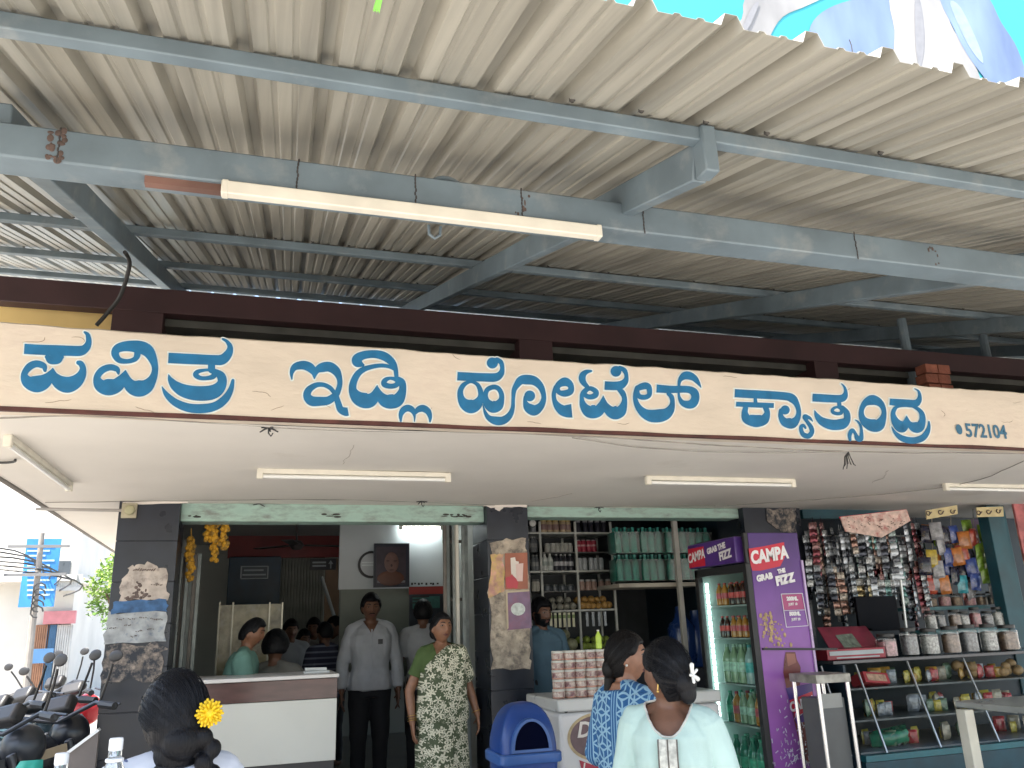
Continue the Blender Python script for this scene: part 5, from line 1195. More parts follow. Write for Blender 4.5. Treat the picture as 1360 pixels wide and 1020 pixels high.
# ------------------------------------------------------------------ people
def remeshed(g, vox, smooth=4, fac=.5):
    me = bpy.data.meshes.new('tmp'); me.from_pydata([tuple(v) for v in g.v], [], g.f)
    bm = bmesh.new(); bm.from_mesh(me); bmesh.ops.recalc_face_normals(bm, faces=bm.faces); bm.to_mesh(me); bm.free()
    o = bpy.data.objects.new('tmp', me); COL.objects.link(o)
    r = o.modifiers.new('r', 'REMESH'); r.mode = 'VOXEL'; r.voxel_size = vox; r.use_smooth_shade = True
    if smooth: s = o.modifiers.new('s', 'SMOOTH'); s.factor = fac; s.iterations = smooth
    out = bpy.data.meshes.new_from_object(o.evaluated_get(bpy.context.evaluated_depsgraph_get()))
    bpy.data.objects.remove(o); bpy.data.meshes.remove(me)
    return out
def link_mesh(name, me, m, parent, wr=None, uvfun=None):
    me.name = name; me.materials.clear(); me.materials.append(m)
    if wr:
        amp, sc, st = wr
        ns = [v.normal.copy() for v in me.vertices]
        for v, n in zip(me.vertices, ns):
            c = v.co; d = amp*(noise.noise(Vector((c.x*sc, c.y*sc, c.z*sc*st)))+.5*noise.noise(Vector((c.x*sc*2.3+5, c.y*sc*2.3, c.z*sc*st*1.7+(c.x+c.y)*sc))))
            v.co = c+n*d
    me.polygons.foreach_set('use_smooth', [True]*len(me.polygons)); me.update()
    o = bpy.data.objects.new(name, me); COL.objects.link(o); o.parent = parent
    return o
def skinmat(name, c):
    m = mat(name, c, .5, var=.14, scale=28, bump=.05, bscale=220)
    N, L, b = nodes_of(m); b.inputs['Subsurface Weight'].default_value = .12; b.inputs['Subsurface Radius'].default_value = (.012, .005, .003); b.inputs['Subsurface Scale'].default_value = .5
    return m
SK_A = skinmat('skin_brown', (.22, .105, .060)); SK_B = skinmat('skin_deep_brown', (.15, .072, .044)); SK_C = skinmat('skin_warm', (.26, .125, .075))
def hairmat(name, c):
    m = bpy.data.materials.new(name); m.use_nodes = True; N, L, b = nodes_of(m)
    b.inputs['Base Color'].default_value = (*c, 1); b.inputs['Roughness'].default_value = .5; b.inputs['Specular IOR Level'].default_value = .22
    tc = N.new('ShaderNodeTexCoord'); mp = N.new('ShaderNodeMapping'); mp.inputs['Scale'].default_value = (260, 260, 16)
    nz = N.new('ShaderNodeTexNoise'); nz.inputs['Scale'].default_value = 1; nz.inputs['Detail'].default_value = 3
    L.new(tc.outputs['Object'], mp.inputs[0]); L.new(mp.outputs[0], nz.inputs[0])
    bp = N.new('ShaderNodeBump'); bp.inputs['Strength'].default_value = .7; bp.inputs['Distance'].default_value = .004; L.new(nz.outputs[0], bp.inputs['Height']); L.new(bp.outputs[0], b.inputs['Normal'])
    r = N.new('ShaderNodeValToRGB'); L.new(nz.outputs[0], r.inputs[0]); r.color_ramp.elements[0].color = tuple(x*.5 for x in c)+(1,); r.color_ramp.elements[1].color = tuple(x*2.2 for x in c)+(1,); L.new(r.outputs[0], b.inputs['Base Color'])
    return m
M_hair = hairmat('black_hair', (.0038, .0038, .0050)); M_hair2 = hairmat('hair_brown_black', (.006, .0048, .0045))
M_eyew = mat('eye_white', (.30, .27, .25), .3, var=0); M_iris = mat('iris_dark', (.015, .008, .006), .2, var=0); M_brow = mat('brow_black', (.012, .010, .010), .8, var=0); M_lip = mat('lip_brown', (.15, .05, .045), .45, var=.1)
def G(a, s): return math.exp(-(a/s)**2)
def head_pt(d, fem=0, wide=1.0):
    x, y, z = d
    rx, ry, rz = .0745*wide, .094, .116
    if z < 0: t = (-z); x2 = x*(1-.30*t**1.6-.04*fem*t); y2 = y*(1-(.10 if y < 0 else .30)*t**1.5)
    else: x2 = x*(1-.04*z*z); y2 = y
    p = Vector((x2*rx, y2*ry, z*rz))
    if y < .15:
        f = min(1, max(0, (.15-y)*2)); X, Z = p.x, p.z; dy = 0
        dy += .006*G(Z, .07)*G(X, .05)*0
        dy -= G(X, .010)*(.021*G(Z+.026, .013)+.014*G(Z+.006, .016)+.006*G(Z-.012, .012))
        dy -= (G(X-.013, .008)+G(X+.013, .008))*.008*G(Z+.031, .008)
        dy += (G(X-.031, .016)+G(X+.031, .016))*.010*G(Z-.010, .012)
        dy -= .0045*G(Z-.031, .009)*G(X, .05)
        dy -= .007*G(X, .022)*(G(Z+.052, .006)+G(Z+.064, .006))-.003*G(X, .02)*G(Z+.058, .003)
        dy -= .009*G(X, .022)*G(Z+.096, .016)
        dy -= .004*(G(X-.043, .02)+G(X+.043, .02))*G(Z+.022, .02)
        p.y += dy*f+ .006*f*(1-G(X, .06))*0
    return p
def dirs(nu, nv):
    for i in range(nv+1):
        ph = math.pi*i/nv
        for j in range(nu):
            th = 2*math.pi*j/nu; yield i, j, (math.sin(ph)*math.cos(th), math.sin(ph)*math.sin(th), math.cos(ph))
def sphere_faces(nu, nv): return [(i*nu+j, (i+1)*nu+j, (i+1)*nu+(j+1) % nu, i*nu+(j+1) % nu) for i in range(nv) for j in range(nu)]
def sstep(a, b, x): t = min(1, max(0, (x-a)/(b-a))); return t*t*(3-2*t)
def head_mesh(fem, wide):
    g = MB(); nu, nv = 64, 48; vs = [head_pt(d, fem, wide) for _, _, d in dirs(nu, nv)]; g.add(vs, sphere_faces(nu, nv)); return g
def hair_mesh(kind, thick, fem, wide, seed=0, part=0):
    """closed shell: sinks inside the head where there is no hair"""
    nu, nv = 96, 64; g = MB(); vs = []
    for _, _, d in dirs(nu, nv):
        x, y, z = d; p = head_pt((x, y, z), fem, wide); az = abs(math.degrees(math.atan2(x, -y)))   # 0 = face
        if kind == 'short':
            line = .50 if az < 45 else (.50-.36*sstep(45, 80, az) if az < 85 else .14-.62*sstep(88, 130, az))
            if 62 < az < 80: line -= .10
        elif kind == 'beard':
            line = 9
            if z < .02-.0*az and az < 100: line = -9 if (z < -.34 and az < 60) or (az >= 52 and az < 92 and z < .05) else 9
            if az < 26 and -.52 < z < -.36: line = -9
            if az < 15 and -.60 < z < -.46: line = 9
        else:   # long, combed back
            line = .52 if az < 35 else (.52-.44*sstep(35, 75, az) if az < 80 else .08-.95*sstep(82, 118, az))
        m = sstep(line-.05, line+.07, z) if line < 5 else 0
        if line < -5: m = 1
        n = Vector((p.x/.0745**2, p.y/.094**2, p.z/.116**2)).normalized()
        st = noise.noise(Vector((math.degrees(math.atan2(x, -y))*.10, z*2.0, seed))) if kind != 'short' else noise.noise(Vector((x*14, y*14, z*14+seed)))+.6*noise.noise(Vector((x*30, y*30, z*30+seed)))
        th_ = thick*(1+.25*(1 if y > 0 else 0))+(.0035 if kind == 'short' else .0025)*st
        vs.append(p+n*(-.006+(th_+.006)*m))
    g.add(vs, sphere_faces(nu, nv)); return g
def finger_chain(g, base, d, curl, lens, r, bend_axis):
    p = Vector(base); d = Vector(d).normalized()
    for i, l in enumerate(lens):
        q = p+d*l; g.capsule(p, q, r*(1-.09*i), r*(1-.09*(i+1)), n=10, hm=3); p = q
        d = (Matrix.Rotation(curl, 3, bend_axis) @ d).normalized()
def hand(g, wrist, hd, palm_n, k=1, side=1, curl=.30):
    """hd = direction of the hand, palm_n = palm normal; thumb leaves on the side hd x palm_n * side"""
    hd = Vector(hd).normalized(); pn = Vector(palm_n); pn = (pn-hd*pn.dot(hd)).normalized(); sx = hd.cross(pn)*side
    w_ = Vector(wrist)
    for t in (-.026, -.009, .009, .025):
        g.capsule(w_+sx*t*.62*k, w_+hd*.075*k+sx*t*k, .015*k, .0125*k, n=10, hm=3)
    axis = hd.cross(pn).normalized()
    for t, L_ in ((.028, (.036, .024, .019)), (.010, (.042, .027, .021)), (-.009, (.039, .025, .020)), (-.026, (.030, .020, .017))):
        finger_chain(g, w_+hd*.082*k+sx*t*k, hd+sx*t*2.2+pn*.12, curl*(1.0+.25*(t < 0)), [l*k for l in L_], .0088*k, axis)
    finger_chain(g, w_+hd*.022*k+sx*.024*k, hd*.75+sx*.75+pn*.25, .22, [.034*k, .028*k, .022*k], .0105*k, axis)
TORSO = [(.78, .150, .110, .0), (.84, .168, .122, .004), (.92, .165, .118, .004), (1.01, .138, .100, 0), (1.10, .142, .104, 0), (1.20, .160, .112, 0), (1.29, .168, .106, .004), (1.345, .135, .086, .008), (1.385, .070, .060, .012), (1.41, .050, .050, .012)]
def ell_ring(z, rx, ry, cy, n=28, sq=.82):
    out = []
    for j in range(n):
        a = 2*math.pi*j/n; c, s_ = math.cos(a), math.sin(a)
        out.append(Vector((rx*math.copysign(abs(c)**sq, c), cy+ry*math.copysign(abs(s_)**sq, s_), z)))
    return out
class Person:
    def __init__(s, loc, facing, H, label, skin, fem=0, bw=1.0, belly=0., arms=None, head=(0, 0, 0), vox=.007, seated=False, lean=0., group=None, hands=True, drop=.012):
        s.k = H/1.65; s.bw = bw; s.belly = belly; s.fem = fem; s.vox = vox; s.lean = lean; s.seated = seated
        rz = math.atan2(facing[0], -facing[1])
        s.root = empty('person', loc, rz, label, 'person', group)
        s.sh = .138 if fem else .158
        A = arms or {}
        s.arms = {}
        for sd in (-1, 1):
            e, w_, hd, pn = A.get(sd, ((sd*(s.sh+.075), .02, 1.07), (sd*(s.sh+.085), -.06, .84), (0, -.08, -1), (-sd, 0, 0)))
            s.arms[sd] = tuple(Vector(v) for v in (e, w_, hd, pn))
        g = MB()
        g.loft(s.torso(0)); g.capsule((0, .014, 1.33), (0, .0, 1.46), .056 if not fem else .050, .050 if not fem else .045)
        hipz = .84
        for sd in (-1, 1):
            S_ = Vector((sd*s.sh, .008, 1.335)); e, w_, hd, pn = s.arms[sd]
            r = .92 if fem else 1.0
            g.capsule((sd*.025, .016, 1.385), S_, .040*r, .052*r); g.capsule(S_, e, .052*r*max(1, bw*.96), .040*r*max(1, bw*.96)); g.capsule(e, e+(w_-e)*.35, .041*r, .040*r); g.capsule(e+(w_-e)*.35, w_, .040*r, .026*r)
            if hands: hand(g, w_, hd, pn, .94 if fem else 1.0, side=sd)
            else: g.capsule(w_, w_+hd.normalized()*.10, .028, .02)
            for a, b, r1, r2 in s.legs(sd): g.capsule(a, b, r1, r2)
        yaw, pitch, roll = head
        s.HM = Matrix.Translation((0, -.012, 1.535-drop)) @ (Matrix.Rotation(yaw, 4, 'Z') @ Matrix.Rotation(pitch, 4, 'X') @ Matrix.Rotation(roll, 4, 'Y'))
        s.wide = 1.0+.03*(bw > 1.05)
        h = head_mesh(fem, s.wide)
        for sd in (-1, 1): h.ell((sd*.075*s.wide, .012, -.008), (.009, .019, .031), Matrix.Rotation(sd*-.25, 3, 'Z'), nu=14, nv=10)
        g.add([s.HM @ Vector(v) for v in h.v], h.f)
        s.bodyg = g; me = remeshed(s.fix(g), vox, 3); s.body = link_mesh('body', me, skin, s.root)
        s.face()
    def L(s, z):   # forward lean shear
        return -s.lean*max(0, z-.85)
    def fix(s, g):
        g.v = [((x)*s.k, (y+s.L(z))*s.k, z*s.k) for x, y, z in g.v]; return g
    def torso(s, off, z0=0, z1=9, flare=None, rows=None):
        out = []
        for z, rx, ry, cy in (rows or TORSO):
            if z < z0-1e-6 or z > z1+1e-6: continue
            b = s.belly*G(z-1.03, .13); fb = .020*s.fem*G(z-1.23, .06)
            if s.fem: rx = rx*(.93 if z > 1.15 else 1.0)
            out.append(ell_ring(z, rx*s.bw+off+b*.5, ry*s.bw+off+b*.5+fb*.5, cy-b*.5-fb*.5))
        return out
    def legs(s, sd):
        x = sd*.088*s.bw
        if s.seated: return [(Vector((x, 0, .84)), Vector((x*1.2, -.40, .84)), .088, .06), (Vector((x*1.2, -.40, .84)), Vector((x*1.2, -.38, .44)), .058, .04)]
        return [(Vector((x, 0, .86)), Vector((x*1.05, -.01, .46)), .088, .058), (Vector((x*1.05, -.01, .46)), Vector((x*1.05, .02, .08)), .056, .038), (Vector((x*1.1, .03, .035)), Vector((x*1.35, -.13, .03)), .036, .028)]
    def put(s, g, name, m, vox=None, sm=3, wr=None, raw=False, head=False):
        if head: g.v = [tuple(s.HM @ Vector(v)) for v in g.v]
        if raw: s.fix(g); return g.build(name, m, s.root)
        return link_mesh(name, remeshed(s.fix(g), vox or s.vox, sm), m, s.root, wr)
    def sy(s, x, z):       # surface of the face at (x, z)
        dz = z/.116; t = max(0, -dz); sx = abs(x)/(.0745*s.wide*((1-.30*t**1.6-.04*s.fem*t) if z < 0 else (1-.04*dz*dz)))
        return head_pt((math.copysign(sx, x), -math.sqrt(max(.01, 1-sx*sx-dz*dz)), dz), s.fem, s.wide).y+.0012
    def face(s):
        Y = s.sy
        for sd in (-1, 1):
            y = Y(sd*.031, .010)
            g = MB(); g.ell((sd*.031, y+.005, .010), (.0135, .0078, .0060), nu=14, nv=8); s.put(g, 'eye', M_eyew, raw=True, head=True)
            g = MB(); g.ell((sd*.031, y-.0022, .0105), (.0072, .0035, .0062), nu=12, nv=8); g.tube([(sd*.017, Y(sd*.017, .013)-.001, .012), (sd*.031, y-.0035, .0175), (sd*.046, Y(sd*.046, .013)-.001, .012)], .0020, 5); s.put(g, 'iris', M_iris, raw=True, head=True)
            g = MB(); g.tube([(sd*x, Y(sd*x, z)-.001, z) for x, z in ((.012, .029), (.022, .034), (.034, .036), (.048, .030))], [.0030, .0044, .0038, .0014], 7); s.put(g, 'eyebrow', M_brow, raw=True, head=True)
        g = MB(); g.tube([(x, Y(x, z)-.0005, z) for x, z in ((-.024, -.058), (-.010, -.053), (0, -.0545), (.010, -.053), (.024, -.058))], [.0015, .0044, .0040, .0044, .0015], 8)
        g.tube([(x, Y(x, z)-.0008, z) for x, z in ((-.019, -.061), (0, -.0655), (.019, -.061))], [.0015, .0056, .0015], 8); s.put(g, 'lips', M_lip, raw=True, head=True)
        g = MB(); g.tube([(x, Y(x, -.0585)-.003, -.0585-.0005*math.cos(60*x)) for x in (-.022, -.01, 0, .01, .022)], .0010, 5); s.put(g, 'mouth_line', M_brow, raw=True, head=True)
    def hair(s, kind='short', thick=.014, m=None, extra=None, seed=0):
        g = hair_mesh(kind, thick, s.fem, s.wide, seed)
        if extra: extra(g)
        return s.put(g, 'hair', m or M_hair, vox=.004 if s.vox < .01 else .007, sm=1, head=True)
    def strands(s, n, thick, knot, m=None, seed=1, fly=.2):
        rs = random.Random(seed); g = MB(); K = Vector(knot).normalized()
        for i in range(n):
            az = rs.uniform(-1, 1)*118; A_ = abs(az); line = .52 if A_ < 35 else (.52-.44*sstep(35, 75, A_) if A_ < 80 else .08-.95*sstep(82, 118, A_))
            z = min(.93, line+.05+abs(rs.gauss(0, .28))); a = math.radians(az); h = math.sqrt(1-z*z); d0 = Vector((h*math.sin(a), -h*math.cos(a), z)); om = d0.angle(K)
            if om < .3: continue
            loose = rs.random() < fly; P = []; T1 = rs.uniform(.75, .98); ph = rs.uniform(0, 6); lift = rs.uniform(.002, .010) if loose else 0
            for j in range(11):
                t = T1*j/10; d = (d0*math.sin((1-t)*om)+K*math.sin(t*om))/math.sin(om); d.normalize(); q = head_pt(d, s.fem, s.wide)
                nn = Vector((q.x/.0745**2, q.y/.094**2, q.z/.116**2)).normalized()
                P.append(q+nn*(thick*(1+.25*(d.y > 0))*sstep(-.02, .18, t+.02)+.0012+lift*math.sin(3.1*t+.2*math.sin(ph))))
            g.tube(P, [.0004]+[.0009]*9+[.0004], 4, caps=False)
        o = s.put(g, 'hair_strands', m or M_hair, raw=True, head=True); o['kind'] = 'stuff'; return o
    def beard(s, m=None):
        return s.put(hair_mesh('beard', .007, 0, s.wide, 4), 'beard', m or M_hair, vox=.005, sm=2, head=True)
    def moustache(s):
        g = MB(); g.tube([(x, s.sy(x, z)-.002, z) for x, z in ((-.030, -.051), (-.013, -.044), (0, -.042), (.013, -.044), (.030, -.051))], [.002, .006, .005, .006, .002], 8); s.put(g, 'moustache', M_brow, raw=True, head=True)
    def top(s, m, name='shirt', z0=.80, off=.014, sleeve=1.0, sr=.014, wr=(.007, 9, .8), neck=1.386, rows=None, extra=None, cut=None):
        g = MB(); R_ = s.torso(off, z0, neck, rows=rows)
        g.loft(R_)
        for sd in (-1, 1):
            S_ = Vector((sd*s.sh, .008, 1.335)); e, w_, hd, pn = s.arms[sd]; r = (.92 if s.fem else 1)*max(1, s.bw*.96)
            g.capsule((sd*.030, .016, min(1.378, neck)), S_-Vector((0, 0, .002)), .040*r+off*.9, .052*r+min(sr, .016))
            if sleeve > 1.0:
                g.tube([S_, S_+(e-S_)*.5, e, e+(w_-e)*.35, e+(w_-e)*(sleeve-1)], [.054*r+sr, .050*r+sr, .042*r+sr*1.1, .041*r+sr, (.040-.012*(sleeve-1))*r+sr*.9], 16); g.ell(e, .043*r+sr)
            else: g.tube([S_, S_+(e-S_)*sleeve*.5, S_+(e-S_)*sleeve], [.054*r+sr, .052*r+sr*1.15, .050*r+sr*1.3], 16)
        if extra: extra(g)
        o = s.put(g, name, m, wr=wr)
        if cut:
            bm = bmesh.new(); bm.from_mesh(o.data); k = s.k
            dead = [f for f in bm.faces if cut(*(lambda c: (c.x/k, c.y/k-s.L(c.z/k), c.z/k))(f.calc_center_median()))]
            bmesh.ops.delete(bm, geom=dead, context='FACES')
            for it in range(6):
                be = [e for e in bm.edges if e.is_boundary]; nb = {}
                for e in be:
                    for a_, b_ in (e.verts, reversed(e.verts)): nb.setdefault(a_, []).append(b_.co.copy())
                new = {v: (v.co+(c[0]+c[1])*.5)*.5 for v, c in nb.items() if len(c) == 2}
                for v, c in new.items(): v.co = c
            s.rim = [(e.verts[0].co.copy(), e.verts[1].co.copy()) for e in bm.edges if e.is_boundary]
            bm.to_mesh(o.data); bm.free()
        return o
    def trousers(s, m):
        g = MB(); g.loft(s.torso(.010, .78, 1.01))
        for sd in (-1, 1):
            for i, (a, b, r1, r2) in enumerate(s.legs(sd)[:2]): g.capsule(a, b, r1+.014, r2+.018)
        return s.put(g, 'trousers', m, vox=.012, wr=(.006, 8, 1))

def fabric(name, c, **k): return mat(name, c, .85, **{**dict(var=.10, scale=9, bump=.12, bscale=300), **k})
def pattern_mat(name, base, fig, build):
    m = bpy.data.materials.new(name); m.use_nodes = True; N, L, b = nodes_of(m); b.inputs['Roughness'].default_value = .85
    tc = N.new('ShaderNodeTexCoord'); f = build(N, L, tc.outputs['Object'])
    mx = N.new('ShaderNodeMixRGB'); L.new(f, mx.inputs[0]); mx.inputs[1].default_value = (*base, 1); mx.inputs[2].default_value = (*fig, 1)
    L.new(mx.outputs[0], b.inputs['Base Color'])
    nz = N.new('ShaderNodeTexNoise'); nz.inputs['Scale'].default_value = 400; bp = N.new('ShaderNodeBump'); bp.inputs['Strength'].default_value = .1; bp.inputs['Distance'].default_value = .003
    L.new(nz.outputs[0], bp.inputs['Height']); L.new(bp.outputs[0], b.inputs['Normal']); return m
def M_(N, L, op, a, b=None, c=None):
    n = N.new('ShaderNodeMath'); n.operation = op
    for i, v in enumerate((a, b, c)):
        if v is None: continue
        if isinstance(v, (int, float)): n.inputs[i].default_value = v
        else: L.new(v, n.inputs[i])
    return n.outputs[0]
def petals(N, L, v, scale, thr, lobes=5, flat=True, rand=.9):
    """scattered star flowers: a lobed disc round each Voronoi centre"""
    sp = N.new('ShaderNodeSeparateXYZ'); L.new(v, sp.inputs[0])
    cb = N.new('ShaderNodeCombineXYZ'); L.new(sp.outputs[0], cb.inputs[0]); L.new(sp.outputs[2], cb.inputs[1])
    vo = N.new('ShaderNodeTexVoronoi'); vo.inputs['Scale'].default_value = scale; vo.inputs['Randomness'].default_value = rand; L.new(cb.outputs[0], vo.inputs['Vector'])
    vm = N.new('ShaderNodeVectorMath'); vm.operation = 'SUBTRACT'; L.new(cb.outputs[0], vm.inputs[0]); L.new(vo.outputs['Position'], vm.inputs[1])
    s2 = N.new('ShaderNodeSeparateXYZ'); L.new(vm.outputs[0], s2.inputs[0])
    an = M_(N, L, 'ARCTAN2', s2.outputs[0], s2.outputs[1]); sc = N.new('ShaderNodeSeparateColor'); L.new(vo.outputs['Color'], sc.inputs[0])
    ph = M_(N, L, 'MULTIPLY', sc.outputs[0], 6.28); lo = M_(N, L, 'COSINE', M_(N, L, 'ADD', M_(N, L, 'MULTIPLY', an, float(lobes)), ph))
    rad = M_(N, L, 'MULTIPLY_ADD', lo, thr*.42, thr*.62); return M_(N, L, 'LESS_THAN', vo.outputs['Distance'], rad)

VNECK = lambda x, y, z: y < -.02 and z > 1.30 and abs(x) < .05*(z-1.30)/.08
# ---- woman in the green sari
def sari_pat(N, L, v):
    a = petals(N, L, v, 21, .62, 5); mp = N.new('ShaderNodeMapping'); mp.inputs['Location'].default_value = (3.3, 0, 1.7); L.new(v, mp.inputs[0])
    b = petals(N, L, mp.outputs[0], 27, .56, 4); return M_(N, L, 'MAXIMUM', a, b)
M_sari = pattern_mat('sari_green_floral', (.065, .085, .045), (.58, .56, .44), sari_pat)
M_blouse = fabric('blouse_green', (.055, .092, .026))
c = atY(586, 850, 6.2)
p = Person((c.x, 6.2, .1), (.10, -1), 1.52, 'woman in green sari with white flowers standing at the hall entrance', SK_A, fem=1, bw=1.10, belly=.035, vox=.006,
    arms={-1: ((-.255, .03, 1.06), (-.245, -.02, .83), (.05, -.1, -1), (1, 0, 0)), 1: ((.235, .03, 1.08), (.285, -.03, .86), (.10, -.05, -1), (-1, .2, 0))}, head=(.16, -.10, .06))
def bun(g): g.ell((0, .125, -.03), (.045, .035, .045))
p.hair('long', .010, extra=bun)
p.strands(160, .010, (0, .9, -.3), seed=9, fly=.1)
p.top(M_blouse, 'blouse', z0=1.10, off=.010, sleeve=.62, sr=.012, wr=(.003, 14, 1), cut=lambda x, y, z: y < .0 and z > 1.315 and abs(x) < .075)
g = MB()
rows = [(0.02, .215, .185, 0), (.30, .215, .18, 0), (.60, .212, .17, 0), (.84, .200, .155, 0), (.93, .190, .148, -.004), (1.02, .168, .135, -.012), (1.10, .160, .130, -.012)]
g.loft([[Vector((v.x*(1+.012*math.sin(9*math.atan2(v.y, v.x))), v.y, v.z+(.02 if v.x > 0 else -.03)*(z > 1.05))) for v in ell_ring(z, rx, ry, cy, 60, .9)] for z, rx, ry, cy in rows])
# torso wrap and the drape from the right side over the left shoulder
g.loft(p.torso(.026, .80, 1.21))
for t in range(26):
    u = t/25; a = Vector((-.140+.175*u, -.118+.020*u, 1.225+.135*u)); b_ = Vector((.105+.030*u, -.122+.01*u, 1.10+.245*u)); g.capsule(a, b_, .036, .040, n=12); g.capsule(a.lerp(b_, .3)-Vector((0, .014, 0)), a.lerp(b_, .7)-Vector((0, .014, 0)), .030, n=10)
for t in range(8):
    u = t/7; g.capsule((.055+.08*u, -.07+.03*u, 1.372-.012*u*u), (.09+.08*u, .06, 1.37-.02*u), .030, .030, n=12)
g.capsule((.148, -.03, 1.335), (.20, -.03, 1.16), .060, .064); g.capsule((.148, .03, 1.33), (.20, .05, 1.12), .052, .062)
p.put(g, 'sari', M_sari, vox=.007, sm=4, wr=(.008, 10, .7))
g = MB()
for k in range(7): g.tube([(-.05+.012*k+.035*(1-t/6)*0+.03*k*0, -.155-.028*math.sin(t/6*2.6), 1.02-.16*t) for t in range(7)], .009, 6)
p.put(g, 'pleats', M_sari, raw=True)
M_gold = mat('gold_bangle', (.55, .36, .12), .3, metal=.9, var=.1)
for sd in (-1, 1):
    e, w_, hd, pn = p.arms[sd]
    for t in ((.86, .92, .78) if sd < 0 else (.90,)):
        g = MB(); cc = e+(w_-e)*t; ax = (w_-e).normalized(); u = ax.cross(Vector((0, 1, 0))).normalized(); v_ = ax.cross(u)
        g.tube([cc+(u*math.cos(a)+v_*math.sin(a))*.034 for a in [i*.3307 for i in range(20)]], .0035, 6); p.put(g, 'bangle', M_gold, raw=True)
g = MB(); g.ell((.066, .0, -.045), .006); p.put(g, 'earring', M_gold, raw=True, head=True)
# ---- man in the white shirt
M_wshirt = fabric('white_shirt', (.40, .41, .44)); M_trous = fabric('dark_trousers', (.012, .013, .018))
c = atY(492, 850, 8.0)
p = Person((c.x, 8.0, .1), (-.05, -1), 1.745, 'man in white shirt and dark trousers standing inside the hall doorway', SK_B, bw=1.0, head=(0.05, .08, 0), vox=.007)
p.hair('short', .018, seed=2); p.moustache(); p.trousers(M_trous)
def collar(g): 
    for sd in (-1, 1): g.capsule((sd*.052, .02, 1.395), (sd*.018, -.075, 1.355), .016, .014, n=10)
    g.capsule((-.05, .04, 1.395), (.05, .04, 1.395), .02, .02, n=10)
p.top(M_wshirt, sleeve=1.95, extra=collar, z0=.84, off=.024, wr=(.011, 9, .8), cut=VNECK)
g = MB(); g.box((.075, -.128, 1.235), (.04, .006, .04)); p.put(g, 'pocket_badge', M_blk, raw=True)
g = MB(); g.box((0, -.135, 1.12), (.012, .004, .44))
for k in range(5): g.ell((0, -.138, .96+.08*k), (.006, .003, .006), nu=8, nv=5)
p.put(g, 'button_band', M_wshirt, raw=True)
g = MB(); g.loft(p.torso(.018, .99, 1.02, rows=[(.995, .142, .104, 0), (1.02, .142, .104, 0)])); p.put(g, 'belt', M_blk, raw=True) if False else None
# ---- man seen from behind in pale shirt
c = atY(562, 850, 8.2)
p = Person((c.x, 8.2, .1), (.1, 1), 1.68, 'man in pale shirt with his back turned behind the woman in the sari', SK_B, vox=.009)
p.hair('short', .018, seed=5); p.top(fabric('pale_shirt', (.36, .37, .39)), sleeve=.75, sr=.022, wr=(.009, 8, .7)); p.trousers(M_trous)
# ---- man in green at the counter
c = atY(308, 850, 6.95)
p = Person((c.x, 6.95, .1), (1, -.12), 1.53, 'man in sea green shirt bending over the cash counter', SK_A, bw=1.08, belly=.03, lean=.22, head=(-.05, .12, 0), vox=.007,
    arms={-1: ((-.20, -.10, 1.10), (-.10, -.30, 1.06), (.1, -1, -.05), (0, 0, -1)), 1: ((.22, -.06, 1.10), (.14, -.28, 1.05), (-.2, -1, -.05), (0, 0, -1))})
p.hair('short', .014, seed=8); p.top(fabric('sea_green_shirt', (.13, .26, .22)), sleeve=.80, sr=.022, wr=(.009, 8, .7), extra=collar); p.trousers(M_trous)
# ---- seated person with back turned behind the counter
c = atY(365, 880, 7.2)
p = Person((c.x, 7.25, -.10), (.25, 1), 1.62, 'person with dark bushy hair and grey top seated behind the counter', SK_B, fem=0, seated=True, head=(.1, .2, 0), vox=.009,
    arms={-1: ((-.26, -.02, 1.10), (-.20, -.22, 1.0), (.1, -1, 0), (0, 0, -1)), 1: ((.26, -.02, 1.10), (.2, -.22, 1.0), (-.1, -1, 0), (0, 0, -1))})
p.hair('short', .034, seed=11); p.top(fabric('grey_top', (.16, .155, .14)), sleeve=.8, sr=.02); p.trousers(M_trous)
g = MB(); g.bb(c.x-.2, c.x+.2, 7.05, 7.45, .55, .60)
for dx in (-.17, .17):
    for dy in (7.08, 7.42): g.bb(c.x+dx-.02, c.x+dx+.02, dy-.02, dy+.02, .1, .55)
tag(g.build('stool', mat('stool_dark', (.05, .035, .03), .5)), 'dark wooden stool behind the counter under the seated person', 'stool')
